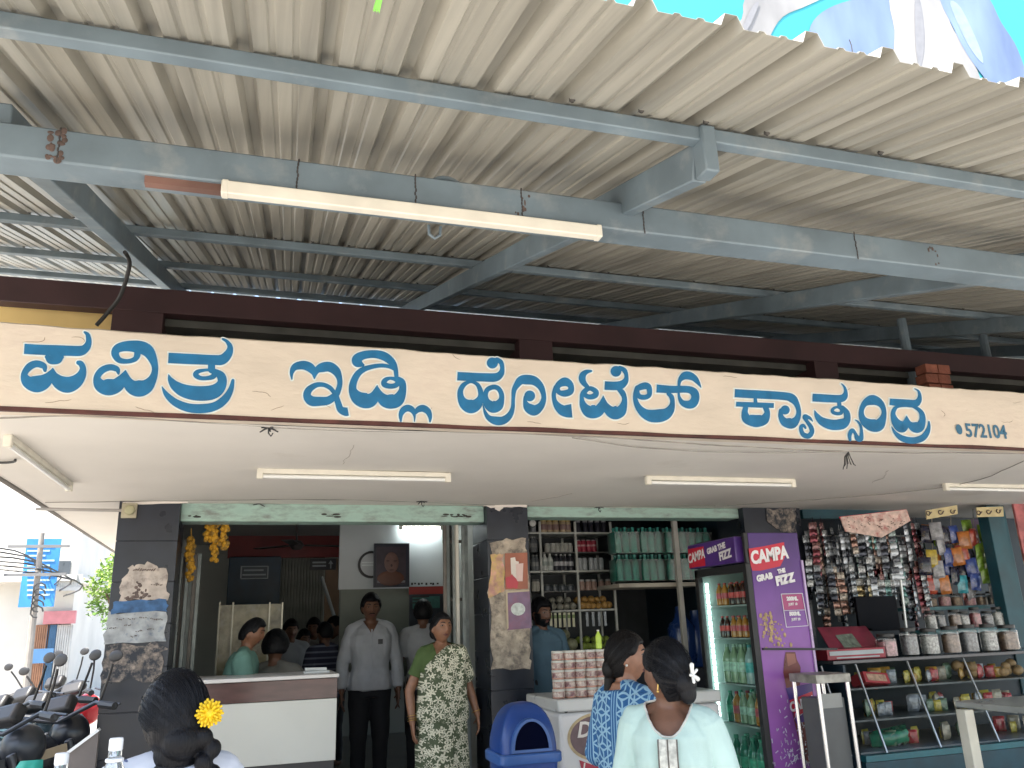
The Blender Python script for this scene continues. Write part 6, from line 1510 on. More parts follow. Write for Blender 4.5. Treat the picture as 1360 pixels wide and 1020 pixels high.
# ---- people deep in the hall
for px, py, Y, H, f, colr, lab, sl, stripe in ((386, 836, 9.6, 1.60, (.2, -1), (.34, .36, .40), 'person in pale striped top among the crowd deep in the hall', .8, 0), (417, 834, 10.2, 1.60, (-.3, -1), (.36, .36, .36), 'person in white top looking down deep in the hall', .7, 0), (432, 840, 9.0, 1.60, (-.5, 1), (.025, .03, .06), 'person in dark striped shirt with back turned deep in the hall', .75, 1), (446, 832, 10.0, 1.62, (-1, -.4), (.38, .37, .36), 'person in white top raising a hand at the door frame', .7, 0), (403, 850, 9.9, 1.50, (.4, -1), (.12, .11, .12), 'person in dim grey top behind the crowd in the hall', .8, 0)):
    c = atY(px, py, Y); zt = atY(px, py-14, Y).z
    arms = {1: ((.22, -.1, 1.14), (.16, -.24, 1.30), (0, -.4, 1), (0, -1, 0))} if px in (417, 446) else None
    H = min(1.72, max(1.45, zt-.1))
    p = Person((c.x, Y, .1), f, H, lab, SK_B, vox=.011, arms=arms, head=(0, .15, 0))
    mm = fabric('hall_top_%s' % ('dark' if colr[0] < .1 else 'pale%d' % int(colr[2]*100)), colr)
    if stripe: mm = pattern_mat('striped_shirt', (.02, .022, .05), (.14, .15, .2), lambda N, L, v: M_(N, L, 'GREATER_THAN', M_(N, L, 'SINE', M_(N, L, 'MULTIPLY', (lambda s_: (L.new(v, s_.inputs[0]), s_.outputs[2])[1])(N.new('ShaderNodeSeparateXYZ')), 110.)), .55))
    p.hair('short', .016, seed=px); p.top(mm, sleeve=sl, sr=.02); p.trousers(M_trous)
# ---- bearded shopkeeper behind the freezer
c = atY(719, 835, 6.75)
p = Person((c.x, 6.75, .1), (.12, -1), 1.62, 'bearded shopkeeper in dull blue shirt standing between the middle pillar and the rack', SK_B, vox=.007, head=(.25, .10, 0),
    arms={1: ((.22, -.02, 1.08), (.12, -.20, .92), (-.4, -1, -.2), (0, 0, -1))})
p.hair('short', .022, seed=14); p.beard(); p.top(fabric('dull_blue_shirt', (.07, .13, .18)), sleeve=1.5, extra=collar); p.trousers(M_trous)
# ---- woman in blue printed kurti
def kurti_pat(N, L, v):
    mp = N.new('ShaderNodeMapping'); mp.inputs['Rotation'].default_value = (0, R(0), R(-30)); L.new(v, mp.inputs[0])
    sp = N.new('ShaderNodeSeparateXYZ'); L.new(mp.outputs[0], sp.inputs[0]); x, z = sp.outputs[0], sp.outputs[2]
    s_ = 44.0
    def line(e, wd): return M_(N, L, 'LESS_THAN', M_(N, L, 'ABSOLUTE', M_(N, L, 'SINE', e)), wd)
    a = line(M_(N, L, 'MULTIPLY', x, s_), .22)
    # rosettes: six-fold lens shapes from three warped line families
    def fam(an):
        e = M_(N, L, 'ADD', M_(N, L, 'MULTIPLY', x, s_*math.cos(an)), M_(N, L, 'MULTIPLY', z, s_*math.sin(an)))
        e2 = M_(N, L, 'ADD', M_(N, L, 'MULTIPLY', x, -s_*math.sin(an)), M_(N, L, 'MULTIPLY', z, s_*math.cos(an)))
        wv = M_(N, L, 'MULTIPLY', M_(N, L, 'SINE', M_(N, L, 'MULTIPLY', e2, 1.155)), .55)
        return M_(N, L, 'LESS_THAN', M_(N, L, 'ABSOLUTE', M_(N, L, 'SUBTRACT', M_(N, L, 'ABSOLUTE', M_(N, L, 'SINE', e)), M_(N, L, 'ABSOLUTE', wv))), .17)
    f = M_(N, L, 'MAXIMUM', fam(R(30)), M_(N, L, 'MAXIMUM', fam(R(90)), fam(R(150))))
    st = M_(N, L, 'LESS_THAN', M_(N, L, 'ABSOLUTE', M_(N, L, 'SINE', M_(N, L, 'MULTIPLY', x, s_*5))), .40)
    band = M_(N, L, 'GREATER_THAN', M_(N, L, 'SINE', M_(N, L, 'MULTIPLY_ADD', x, s_*.75, 1.0)), .80)
    return M_(N, L, 'MAXIMUM', M_(N, L, 'MULTIPLY', f, M_(N, L, 'SUBTRACT', 1.0, band)), M_(N, L, 'MULTIPLY', st, band))
M_kurti = pattern_mat('kurti_blue_print', (.018, .095, .24), (.24, .40, .52), kurti_pat)
c = atY(830, 880, 3.65)
KROWS = [(.42, .235, .18, 0), (.60, .215, .165, 0), (.78, .19, .145, 0), (.90, .175, .130, 0), (1.01, .148, .112, 0), (1.10, .150, .112, 0), (1.20, .162, .116, 0), (1.29, .168, .108, .004), (1.345, .138, .090, .008), (1.375, .098, .075, .012)]
p = Person((c.x, 3.65, -.1), (.92, .20), 1.565, 'woman in blue printed kurti standing in profile beside the woman in mint', SK_C, fem=1, bw=1.10, belly=.01, head=(-.62, .02, 0), vox=.006,
    arms={1: ((.20, .05, 1.08), (.22, -.14, .98), (0, -1, -.2), (-1, 0, 0)), -1: ((-.225, .09, 1.10), (-.245, .07, .885), (0, -.2, -1), (1, 0, 0))})
def kurti_tail(g): g.ell((0, .088, -.055), (.045, .035, .05)); g.capsule((0, .085, -.07), (.0, .10, -.20), .026, .022)
p.hair('long', .011, extra=kurti_tail, m=M_hair2)
p.strands(260, .011, (0, .85, -.5), M_hair2, 3)
p.top(M_kurti, 'kurti', z0=.40, off=.012, sleeve=1.62, sr=.022, rows=KROWS, wr=(.008, 9, .6), neck=1.376)
for a_ in (-1, 1): g = MB(); g.ell((a_*.082, .004, -.035), .006); p.put(g, 'earring', mat('pearl', (.6, .56, .5), .3, var=0), raw=True, head=True)
e, w_, hd, pn = p.arms[-1]; cc = e+(w_-e)*.92
g = MB(); g.tube([cc+Vector((.032*math.cos(a), .032*math.sin(a), .004*math.sin(a))) for a in [i*.3307 for i in range(20)]], .005, 6); p.put(g, 'bracelet', mat('bracelet_brown', (.08, .05, .03), .4), raw=True)
# ---- woman in mint kurta
M_mint = fabric('mint_kurta', (.42, .56, .52), var=.08)
c = atY(884, 890, 2.95)
p = Person((c.x, 2.95, -.1), (-.50, -.75), 1.53, 'woman in mint kurta with her face turned away and a white hair clip', SK_B, fem=1, bw=.93, head=(-2.12, .05, 0), vox=.006,
    arms={-1: ((-.21, .02, 1.08), (-.21, -.16, .92), (.1, -1, -.3), (1, 0, 0)), 1: ((.215, .04, 1.09), (.23, -.06, .86), (0, -.1, -1), (-1, 0, 0))})
def bun2(g):
    g.ell((.0, .092, -.040), (.055, .040, .058)); g.ell((.0, .098, -.080), (.042, .030, .042)); g.ell((0, .06, .03), (.072, .05, .06))
p.hair('long', .016, extra=bun2, seed=3)
MROWS_ = [(.42, .23, .175, 0), (.60, .21, .16, 0), (.78, .188, .142, 0), (.90, .175, .128, 0), (1.01, .148, .110, 0), (1.10, .150, .112, 0), (1.20, .164, .118, 0), (1.275, .172, .112, .004), (1.325, .150, .094, .006)]
p.strands(320, .016, (0, .92, -.3), seed=5)
p.top(M_mint, 'kurta', z0=.40, off=.012, sleeve=1.5, sr=.018, rows=KROWS, wr=(.013, 9, .5), neck=1.376, cut=lambda x, y, z: y < .012 and z > 1.292+.085*(abs(x)/.084)**2.2)
g = MB()
for a_, b_ in p.rim: g.tube([a_, b_], .0042, 6)
g.build('neck_piping', mat('neck_piping', (.50, .50, .46), .6), p.root)
g = MB(); zs_ = [(1.288, -.135), (1.25, -.147), (1.20, -.152), (1.10, -.142), (1.0, -.138), (.92, -.15)]
g.loft([[Vector((-.034, y+.004, z)), Vector((.034, y+.004, z)), Vector((.034, y-.004, z)), Vector((-.034, y-.004, z))] for z, y in zs_])
p.put(g, 'placket', fabric('placket_cream', (.50, .50, .45), var=.3, scale=60), raw=True)
for x in (-.036, 0, .036):
    g = MB(); g.tube([(x, y-.006, z) for z, y in zs_], .0028, 6); p.put(g, 'placket_stitch', mat('stitch_dark', (.10, .09, .08), .8), raw=True)
g = MB()
for k in range(5):
    a = k*1.2566; g.capsule((.012, .140, -.012), (.014+.024*math.cos(a), .150, -.012+.028*math.sin(a)*(1+.4*(k==1))), .006, .009 if k % 2 else .006, n=8)
p.put(g, 'hair_clip', mat('clip_white', (.70, .70, .68), .4, var=.05), raw=True, head=True)
g = MB(); g.tube([(.080, .02, -.035), (.083, .018, -.052), (.083, .016, -.062)], .0035, 6); g.ell((.083, .016, -.066), .006); p.put(g, 'earring', M_gold, raw=True, head=True)
# ---- girl with the yellow flower, foreground left
def girl_pat(N, L, v): return petals(N, L, v, 17, .24, 3, rand=.55)
M_girl = pattern_mat('white_dress_print', (.58, .60, .66), (.10, .13, .25), girl_pat)
c = atY(231, 940, 2.5)
p = Person((c.x, 2.5, -.1), (-.34, .94), 1.54, 'girl seen from behind with a long black braid and a yellow flower', SK_C, fem=1, bw=.98, head=(.12, .05, 0), vox=.006, drop=.04)
def braid(g):
    g.ell((0, .045, -.02), (.084, .070, .090)); g.ell((0, .05, -.095), (.066, .045, .06)); g.ell((0, .085, -.06), (.060, .045, .05))
    for k in range(12):
        t = k/11; x = -.055-.012*k*0; g.ell((-.058-.01*t+.012*(-1)**k, .112+.012*t, -.055-.36*t), (.026-.006*t, .022, .028), Matrix.Rotation(.5*(-1)**k, 3, 'Y'))
p.hair('long', .014, extra=braid, seed=6)
p.strands(320, .014, (-.35, .85, -.45), seed=7)
p.top(M_girl, 'dress', z0=.40, off=.012, sleeve=.8, sr=.02, rows=KROWS, neck=1.376)
g = MB(); g.loft([ell_ring(z, rx, ry, .012, 40) for z, rx, ry in ((1.335, .150, .098), (1.352, .128, .09), (1.372, .085, .074), (1.384, .066, .062))]); p.put(g, 'dark_collar', fabric('dark_collar', (.02, .02, .022)), raw=True)
fl = MB()
for k in range(42):
    a = k*2.39996; r = .006+.0245*math.sqrt(k/42); h = .020*(1-(r/.032)**2)
    q = Vector((r*math.cos(a), -h, r*math.sin(a))); d = Vector((math.cos(a), -.8+1.2*r/.03-.2, math.sin(a))).normalized()
    fl.capsule(q*.6, q+d*.010, .0035, .0045, n=7, hm=2)
fl.ell((0, -.012, 0), (.014, .010, .014), nu=12, nv=8)
F_ = Matrix.Translation((-.052, .128, .008)) @ Matrix.Rotation(R(160), 4, 'Z') @ Matrix.Scale(.92, 4)
fl.v = [tuple(F_ @ Vector(v)) for v in fl.v]; p.put(fl, 'yellow_flower', mat('flower_yellow', (.78, .52, .01), .6, var=.15, scale=60), raw=True, head=True)
# ------------------------------------------------------------------ foreground water bottles on a high table
M_petc = bpy.data.materials.new('clear_pet'); M_petc.use_nodes = True
N, L, B = nodes_of(M_petc); B.inputs['Base Color'].default_value = (.88, .94, .96, 1); B.inputs['Roughness'].default_value = .08; B.inputs['Transmission Weight'].default_value = .85; B.inputs['IOR'].default_value = 1.2
M_capw = mat('cap_white', (.66, .68, .70), .4, var=.05)
tb2 = empty('high_table', (-.25, 1.85, -.1), 0, 'narrow high table below the frame carrying the water bottles', 'table')
g = MB(); g.bb(-.75, .12, 1.62, 2.02, .985, 1.015); g.build('top', M_steelr, tb2, w=True, bevel=.004)
for x in (-.70, .07):
    for y in (1.66, 1.98): g = MB(); g.tube([(x, y, -.1), (x, y, .984)], .015, 8); g.build('leg', M_chrome, tb2, w=True)
def water_bottle(px, py, Y, label):
    p = atY(px, py, Y); t = empty('water_bottle', (p.x, Y, 1.016), 0, label, 'water bottle'); h = p.z-1.016; r = .031
    g = MB(); prof = [(r*.75, 0), (r, .008)]
    for k in range(9): z = .02+(h*.58-.02)*k/8; prof += [(r, z), (r*.93, z+.006), (r, z+.012)]
    prof += [(r, h*.64), (r*.92, h*.72), (r*.62, h*.82), (r*.40, h*.875), (r*.36, h*.94)]
    g.lathe(prof, n=26); g.build('bottle', M_petc, t)
    g = MB(); g.lathe([(r*.38, h*.93), (r*.40, h*.935), (r*.40, h*.99), (r*.36, h)], n=20); g.build('cap', M_capw, t)
    g = MB(); g.lathe([(r*.40, h*.865), (r*.52, h*.87), (r*.52, h*.885), (r*.40, h*.89)], n=20); g.build('neck_ring', M_capw, t)
    g = MB(); g.lathe([(r*1.01, h*.30), (r*1.01, h*.50)], n=26); g.build('label_band', mat('bottle_label', (.45, .55, .66), .4, var=.4, scale=40), t)
water_bottle(155, 980, 1.80, 'clear water bottle with white cap in front of the left pillar')
water_bottle(83, 1000, 1.85, 'clear water bottle at the lower left in front of the motorcycles')
water_bottle(170, 1012, 1.72, 'clear water bottle low beside the girl with the flower') if False else None
# slanted grey board with a white edge
p1, p2 = atY(88, 1003, 4.2), atY(131, 971, 4.2)
g = MB(); g.add([(p1.x, 4.2, p1.z), (p2.x, 4.2, p2.z), (p2.x, 4.2, -.1), (p1.x, 4.2, -.1), (p1.x, 4.24, p1.z), (p2.x, 4.24, p2.z), (p2.x, 4.24, -.1), (p1.x, 4.24, -.1)], [(0, 1, 2, 3), (4, 7, 6, 5), (0, 4, 5, 1), (1, 5, 6, 2), (2, 6, 7, 3), (3, 7, 4, 0)])
gb = g.build('slant_board', mat('board_grey_brown', (.115, .10, .095), .7, var=.2), smooth=False); tag(gb, 'grey brown board with a slanting white top edge by the left pillar', 'board')
g = MB(); g.bar(p1+Vector((0, .018, .006)), p2+Vector((0, .018, .006)), .05, .012); g.build('edge_strip', M_capw, gb, w=True)

# ------------------------------------------------------------------ motorcycles parked at the left
M_mdark = mat('bike_dark', (.010, .012, .018), .3, var=.25, spec=.6); M_mgrey = mat('bike_grey', (.05, .055, .065), .35, var=.2, metal=.4); M_tyre = mat('tyre', (.02, .02, .02), .85); M_seat = mat('seat_vinyl', (.025, .026, .03), .55); M_tan = mat('tan_stripe', (.42, .34, .24), .4); M_hl = mat('headlight_glass', (.30, .38, .40), .08, var=.1, spec=.8)
def torus(g, c, R_, r, axis='y', n=28, m=10, sq=1):
    rings = []
    for i in range(n):
        a = 2*math.pi*i/n; rings.append([Vector(c)+Vector(((R_+r*math.cos(b))*math.cos(a), r*sq*math.sin(b), (R_+r*math.cos(b))*math.sin(a))) for b in [2*math.pi*j/m for j in range(m)]])
    rings.append(rings[0]); g.loft(rings, caps=False)
def motorcycle(loc, rz, lean, body, stripe, label, group='motorcycles parked beside the pillar', steer=.3):
    t = empty('motorcycle', loc, rz, label, 'motorcycle', group); t.rotation_euler = (lean, 0, rz)      # front towards +x
    for x in (-.62, .64):
        wh = MB(); torus(wh, (x, 0, .30), .255, .048); o = wh.build('wheel', M_tyre, t)
        g = MB(); torus(g, (x, 0, .30), .215, .014, m=6)
        for k in range(5): a = k*1.2566; g.bar((x, 0, .30), (x+.21*math.cos(a), 0, .30+.21*math.sin(a)), .02, .022, up=(0, 1, 0))
        g.lathe([(.06, -.04), (.06, .04)], (x, 0, .30), 14, Matrix.Rotation(R(90), 3, 'X')); g.build('rim', M_mgrey, o)
    g = MB(); rings = []
    for x, w_, z0, z1 in ((.42, .05, .72, .86), (.30, .12, .70, .95), (.12, .14, .68, .97), (-.05, .11, .68, .90), (-.14, .07, .68, .82)):
        rings.append([Vector((x, y, z)) for x, y, z in [(x, w_*math.cos(a), (z0+z1)/2+(z1-z0)/2*math.sin(a)) for a in [2*math.pi*j/16 for j in range(16)]]])
    g.loft(rings); tk = g.build('fuel_tank', body, t, bevel=.0)
    g = MB(); g.bar((.34, -.125, .86), (.0, -.132, .83), .012, .045); g.bar((.34, .125, .86), (.0, .132, .83), .012, .045); g.build('tank_stripe', stripe, tk)
    g = MB(); rings = []
    for x, w_, z0, z1 in ((-.02, .09, .80, .86), (-.22, .125, .77, .85), (-.48, .12, .80, .90), (-.76, .08, .86, .94), (-.86, .04, .90, .95)):
        rings.append([Vector((x, w_*math.cos(a), (z0+z1)/2+(z1-z0)/2*math.sin(a))) for a in [2*math.pi*j/14 for j in range(14)]])
    g.loft(rings); g.build('seat', M_seat, t)
    g = MB(); rings = []
    for x, w_, z0, z1 in ((-.10, .09, .58, .78), (-.40, .12, .58, .80), (-.75, .07, .72, .87), (-.95, .03, .82, .90)):
        rings.append([Vector((x, w_*math.cos(a), (z0+z1)/2+(z1-z0)/2*math.sin(a))) for a in [2*math.pi*j/12 for j in range(12)]])
    g.loft(rings); g.build('tail_panel', body, t)
    g = MB()
    for s_ in (-1, 1):
        g.tube([(.64, s_*.09, .30), (.50, s_*.09, .62), (.40, s_*.085, .90)], .024, 8); g.tube([(-.62, s_*.10, .32), (-.45, s_*.11, .72)], .026, 8)
        g.tube([(.36, s_*.06, .70), (.25, s_*.07, .40), (-.15, s_*.08, .34), (-.62, s_*.08, .30)], .018, 7)
    g.tube([(.1, -.14, .30), (-.4, -.17, .30), (-.85, -.18, .42)], [.03, .035, .045], 10)
    g.bb(-.14, .24, -.11, .11, .34, .62); g.lathe([(.10, -.13), (.10, .13)], (.05, 0, .44), 16, Matrix.Rotation(R(90), 3, 'X')); g.build('frame_and_engine', M_mgrey, t, bevel=.01)
    g = MB(); rings = []
    for i in range(9):
        a = R(20+i*17); rings.append([Vector((.64+.325*math.cos(a), y, .30+.325*math.sin(a)+(.02 if abs(y) < .03 else 0))) for y in (-.065, -.02, .02, .065)]+[Vector((.64+.315*math.cos(a), y, .30+.315*math.sin(a))) for y in (.06, -.06)])
    g.loft(rings); g.build('front_fender', body, t)
    Ms = Matrix.Translation((.42, 0, 0)) @ Matrix.Rotation(steer, 4, 'Z') @ Matrix.Translation((-.42, 0, 0)); T_ = lambda *v: tuple(Ms @ Vector(v))
    g = MB(); g.tube([T_(.28, -.36, 1.02), T_(.38, -.22, 1.06), T_(.42, 0, 1.0), T_(.38, .22, 1.06), T_(.28, .36, 1.02)], .012, 8); hb = g.build('handlebar', M_mgrey, t)
    for s_ in (-1, 1):
        g = MB(); g.tube([T_(.28, s_*.36, 1.02), T_(.34, s_*.26, 1.045)], .02, 8); gp = g.build('grip', M_blk, hb)
        g = MB(); g.tube([T_(.40, s_*.34, 1.03), T_(.46, s_*.20, 1.06)], .007, 6); g.build('brake_lever', M_mgrey, hb)
    for s_ in (-1, 1):
        g = MB(); g.tube([T_(.38, s_*.24, 1.06), T_(.36, s_*.30, 1.18), T_(.34, s_*.33, 1.24)], .007, 6); c = Ms @ Vector((.335, s_*.35, 1.28)); g.ell(c, (.008, .046, .030), nu=14, nv=9); g.build('mirror', M_blk, hb)
    g = MB(); c = Ms @ Vector((.56, 0, .93)); g.ell(c, (.10, .105, .11), nu=18, nv=12); g.build('headlight', body, t); g = MB(); c = Ms @ Vector((.615, 0, .93)); g.ell(c, (.055, .085, .09), nu=18, nv=12); g.build('lens', M_hl, t)
    g = MB(); c = Ms @ Vector((.45, 0, 1.08)); g.box(c, (.07, .17, .10), Matrix.Rotation(.6, 3, 'Y')); g.build('instruments', M_blk, t, bevel=.02)
    g = MB(); g.box((-.93, 0, .86), (.05, .12, .06)); g.build('tail_lamp', M_lidr, t, bevel=.015)
    g = MB(); g.box((-.98, 0, .62), (.01, .16, .12)); g.bar((-.8, 0, .78), (-1.0, 0, .50), .14, .012); g.build('rear_fender', M_blk, t)
    g = MB(); g.tube([(-.05, .12, .32), (-.02, .30, .02)], .012, 7); g.build('side_stand', M_mgrey, t); t.scale = (1.14,)*3
    return t
M_mgreen = mat('bike_petrol', (.03, .06, .075), .25, var=.2, spec=.6); M_mred = mat('bike_red', (.40, .02, .03), .3)
def park(px, Y, rz, *a, **k):
    c = atY(px, 900, Y); return motorcycle((c.x-.42*math.cos(R(rz)), Y-.42*math.sin(R(rz)), -.1), R(rz), *a, **k)
park(106, 5.9, 58, R(-9), M_mdark, M_tan, 'dark motorcycle with a tan stripe nearest the left pillar')
park(76, 6.4, 55, R(-10), M_mgreen, M_mgrey, 'petrol grey motorcycle second from the left pillar', steer=.5)
park(116, 7.8, 62, R(-9), M_mred, M_mgrey, 'motorcycle with red tank farther along the street', steer=-.2)
park(48, 7.4, 50, R(-10), M_mdark, M_mgrey, 'plain dark motorcycle behind the others at the far left', steer=.2)
park(30, 5.3, 48, R(-9), M_mgrey, M_mdark, 'grey motorcycle low in the left corner', steer=.3)
park(88, 9.4, 60, R(-9), M_mdark, M_mgrey, 'small looking dark motorcycle behind the red tanked one', steer=.1)
park(14, 6.3, 50, R(-9), M_mgreen, M_mgrey, 'petrol motorcycle cut by the left edge of the picture', steer=.4)
p = atY(28, 1010, 4.4); g = MB(); q = pillow(.12, .2, .08, 8); q.v = [(x*(1.15-z*1.5)+p.x+.04, y+4.38, z+p.z-.20) for x, y, z in q.v]; tag(q.build('carrier_bag', mat('bag_teal', (.02, .32, .26), .5, var=.25)), 'teal carrier bag hanging at the lower left beside the motorcycles', 'bag')
# red scooter with a rider in white, farther off
sc = motorcycle((-5.15, 17.2, -.1), R(-40), 0, M_mred, M_mgrey, 'red scooter ridden along the sunlit street', group=None)
sc['category'] = 'scooter'
p = Person((-5.25, 17.2, -.10), (.55, -.8), 1.66, 'person in white riding the red scooter in the street', SK_B, seated=True, vox=.012, arms={-1: ((-.22, -.18, 1.12), (-.26, -.42, 1.05), (0, -1, -.1), (0, 0, -1)), 1: ((.22, -.18, 1.12), (.26, -.42, 1.05), (0, -1, -.1), (0, 0, -1))})
p.hair('short', .016); p.top(fabric('rider_white', (.45, .42, .48)), sleeve=1.6, sr=.025); p.trousers(fabric('rider_blue', (.05, .08, .18)))

# ------------------------------------------------------------------ the street beyond
M_hw = mat('house_white', (.60, .58, .54), .8, var=.1, scale=1, dirt=((.45, .42, .38), .2, 1)); M_hc = mat('house_cream', (.58, .48, .32), .8, var=.1, scale=1); M_win = mat('window_dark', (.06, .07, .08), .3); M_rail = mat('railing_white', (.5, .5, .48), .6)
h = empty('street_house', (-4.2, 23.5, -.1), 0, 'white two storey house with a pink band and blue shop door across the street', 'house')
hx = atY(94, 830, 23).x; g = MB(); g.bb(-8.2, hx, 23, 30, -.1, 2.9); g.bb(-8.2, hx-.1, 23.6, 30, 2.9, 5.6); g.build('wall', M_hw, h, w=True)
g = MB(); g.bb(-8.4, hx+.15, 22.2, 30, 2.9, 3.05); g.build('balcony_slab', M_hw, h, w=True)
a, b = atY(60, 812, 22.9), atY(100, 828, 22.9); g = MB(); g.bb(a.x, b.x, 22.8, 22.95, b.z, a.z); g.build('pink_band', mat('pink_board', (.52, .20, .22), .6), h, w=True)
for k, (x0_, x1_, m) in enumerate(((48, 62, mat('shutter_brown', (.28, .14, .08), .6, var=.2)), (64, 72, mat('door_blue', (.05, .13, .24), .6)), (76, 92, mat('shutter_white', (.45, .45, .44), .6)))):
    a, b = atY(x0_, 830, 22.9), atY(x1_, 872, 22.9); g = MB()
    for j in range(7): g.bb(a.x+(b.x-a.x)*j/7, a.x+(b.x-a.x)*(j+.8)/7, 22.9, 22.96, -.1, a.z)
    g.bb(a.x, b.x, 22.94, 22.97, -.1, a.z); g.build('shop_door', m, h, w=True)
a, b = atY(42, 862, 22.5), atY(70, 880, 22.5); g = MB(); g.bb(a.x, b.x, 22.4, 22.5, b.z, a.z); g.build('blue_ledge', mat('ledge_blue', (.06, .16, .32), .6), h, w=True)
for x0_ in (66, 76, 85):
    a, b = atY(x0_, 745, 23.5), atY(x0_+6, 772, 23.5); g = MB(); g.bb(a.x, b.x, 23.5, 23.59, b.z, a.z); f = g.build('window', M_win, h, w=True)
a, b = atY(70, 782, 22.3), atY(104, 806, 22.3); g = MB()
for k in range(14): x = a.x+(b.x-a.x)*k/13; g.bb(x-.02, x+.02, 22.28, 22.32, 3.05, a.z)
g.bb(a.x, b.x, 22.27, 22.33, a.z-.05, a.z+.03); g.build('railing', M_rail, h, w=True)
hd_ = rect('blue_hoarding', 31, 716, 77, 806, 21.0, mat('hoarding_blue', (.03, .20, .50), .5, var=.25, scale=1.5), .08, label='tall blue hoarding with pale lines fixed before the white house', cat='hoarding')
g = MB()
for k in range(11): a, b = atY(36, 724+k*6.5, 20.9), atY(72-(k % 3)*6, 726+k*6.5, 20.9); g.bb(a.x, b.x, 20.905, 20.915, b.z, a.z)
g.build('printed_lines', mat('pale_print', (.35, .50, .62), .5), hd_, w=True)
for x0_, Y, x1_, zt, m, lab in ((-7.5, 44, -3.6, 5.2, M_hc, 'cream low house farther down the street'), (-3.4, 52, 1.5, 4.6, M_hw, 'pale house far down the street beside the tree'), (-20, 26, -9.2, 6.5, M_hc, 'cream house at the far left of the street'), (-13, 60, -8, 7, M_hw, 'pale tall house at the end of the street')):
    h = empty('street_house', ((x0_+x1_)/2, Y, -.1), 0, lab, 'house'); g = MB(); g.bb(x0_, x1_, Y, Y+8, -.1, zt); g.build('wall', m, h, w=True)
    g = MB(); g.bb(x0_-.3, x1_+.3, Y-.4, Y+8.3, zt, zt+.2); g.build('roof', M_hw, h, w=True)
    for k in range(3):
        xx = x0_+(x1_-x0_)*(k+.5)/3
        for zz in (1.0, 3.2):
            if zz+1.1 < zt: g = MB(); g.bb(xx-.5, xx+.5, Y-.05, Y+.02, zz, zz+1.2); g.build('window', M_win, h, w=True)
a, b = atY(99, 833, 26), atY(112, 842, 26); g = MB(); g.bb(a.x, b.x, 26, 26.6, b.z, a.z)
for x in (a.x+.04, b.x-.04): g.tube([(x, 26.05, -.1), (x, 26.05, b.z)], .025, 6)
tag(g.build('orange_awning', mat('awning_orange', (.55, .26, .10), .7)), 'small orange awning down the street', 'awning')
def pole(px0, py0, px1, py1, Y, label, arm=0):
    t_ = atY(px0, py0, Y); b_ = atY(px1, py1, Y); t = empty('utility_pole', (b_.x, Y, -.1), 0, label, 'utility pole')
    g = MB(); g.tube([(b_.x, Y, -.1), (b_.x+(t_.x-b_.x)*.5, Y, (t_.z-.1)/2), (t_.x, Y, t_.z)], [.07, .06, .045], 10); g.build('pole', mat('pole_concrete', (.24, .22, .20), .8), t, w=True)
    for k in range(arm): g = MB(); z = t_.z-.25-.5*k; g.bar((t_.x-.5, Y-.1, z), (t_.x+.5, Y-.1, z), .05, .05); g.build('cross_arm', mat('pole_steel', (.15, .15, .15), .6), t, w=True)
    g = MB()
    f_ = .10
    for k in range(5): q = Vector((t_.x+.1, Y-.12, t_.z-1.0-.1*k)); g.tube([q+Vector((f_*math.cos(a), 0, f_*math.sin(a))) for a in [i*.7 for i in range(8)]], .015, 5)
    g.build('cable_coil', M_wire, t, w=True)
    return t_
t1 = pole(56, 708, 42, 862, 17, 'nearer utility pole in front of the blue hoarding', 2)
t2 = pole(107, 728, 96, 865, 27, 'farther utility pole beside the white house', 0)
for k in range(6):
    a = Vector((-14-k, 14+2*k, 4.2+.3*k)); b = t1+Vector((-.8+.2*k, -.1, -.25-.1*k)); c = t2+Vector((0, 0, -.2-.15*k))
    P = [a, (a+b)/2-Vector((0, 0, .5)), b, (b+c)/2-Vector((0, 0, .4)), c]
    g = MB(); g.tube(catmull([tuple(v) for v in P], 6), .016, 5); tag(g.build('overhead_wire', M_wire), 'overhead wire strung between the street poles', 'wire', 'overhead wires in the street')
# things far down the street, seen between the white house and the pillar
for px, Y, kind in ((104, 30, 'car'), (118, 36, 'car')):
    c = atY(px, 862, Y); t = empty('parked_car', (c.x, Y, -.1), R(70), ('white car far down the street', 'silver car farthest down the street')[kind != 'car' or px > 110], 'car')
    g = MB(); rings = []
    for x, z0, z1 in ((-2.0, .35, .75), (-1.8, .25, .95), (-1.2, .22, 1.0), (1.0, .22, .95), (1.7, .25, .80), (1.95, .35, .65)): rings.append(ell_ring(0, 1, 1, 0, 16, .5)); rings[-1] = [Vector((x, v.x*.82, (z0+z1)/2+v.y*(z1-z0)/2)) for v in rings[-1]]
    g.loft(rings); g.build('body', mat('car_white', (.6, .6, .6), .3), t)
    g = MB(); rings = []
    for x, w_, z in ((-1.5, .72, .95), (-1.0, .62, 1.42), (.1, .62, 1.45), (.8, .74, .95)): rings.append([Vector((x, -w_, z)), Vector((x, w_, z)), Vector((x, w_*.9, .9)), Vector((x, -w_*.9, .9))])
    g.loft(rings); g.build('cabin', mat('car_glass', (.04, .05, .06), .1), t)
    for x in (-1.25, 1.2):
        for y in (-.72, .72): g = MB(); g.lathe([(.0, -.1), (.31, -.1), (.31, .1), (0, .1)], (x, y, .31), 16, Matrix.Rotation(R(90), 3, 'X')); g.build('wheel', M_tyre, t)
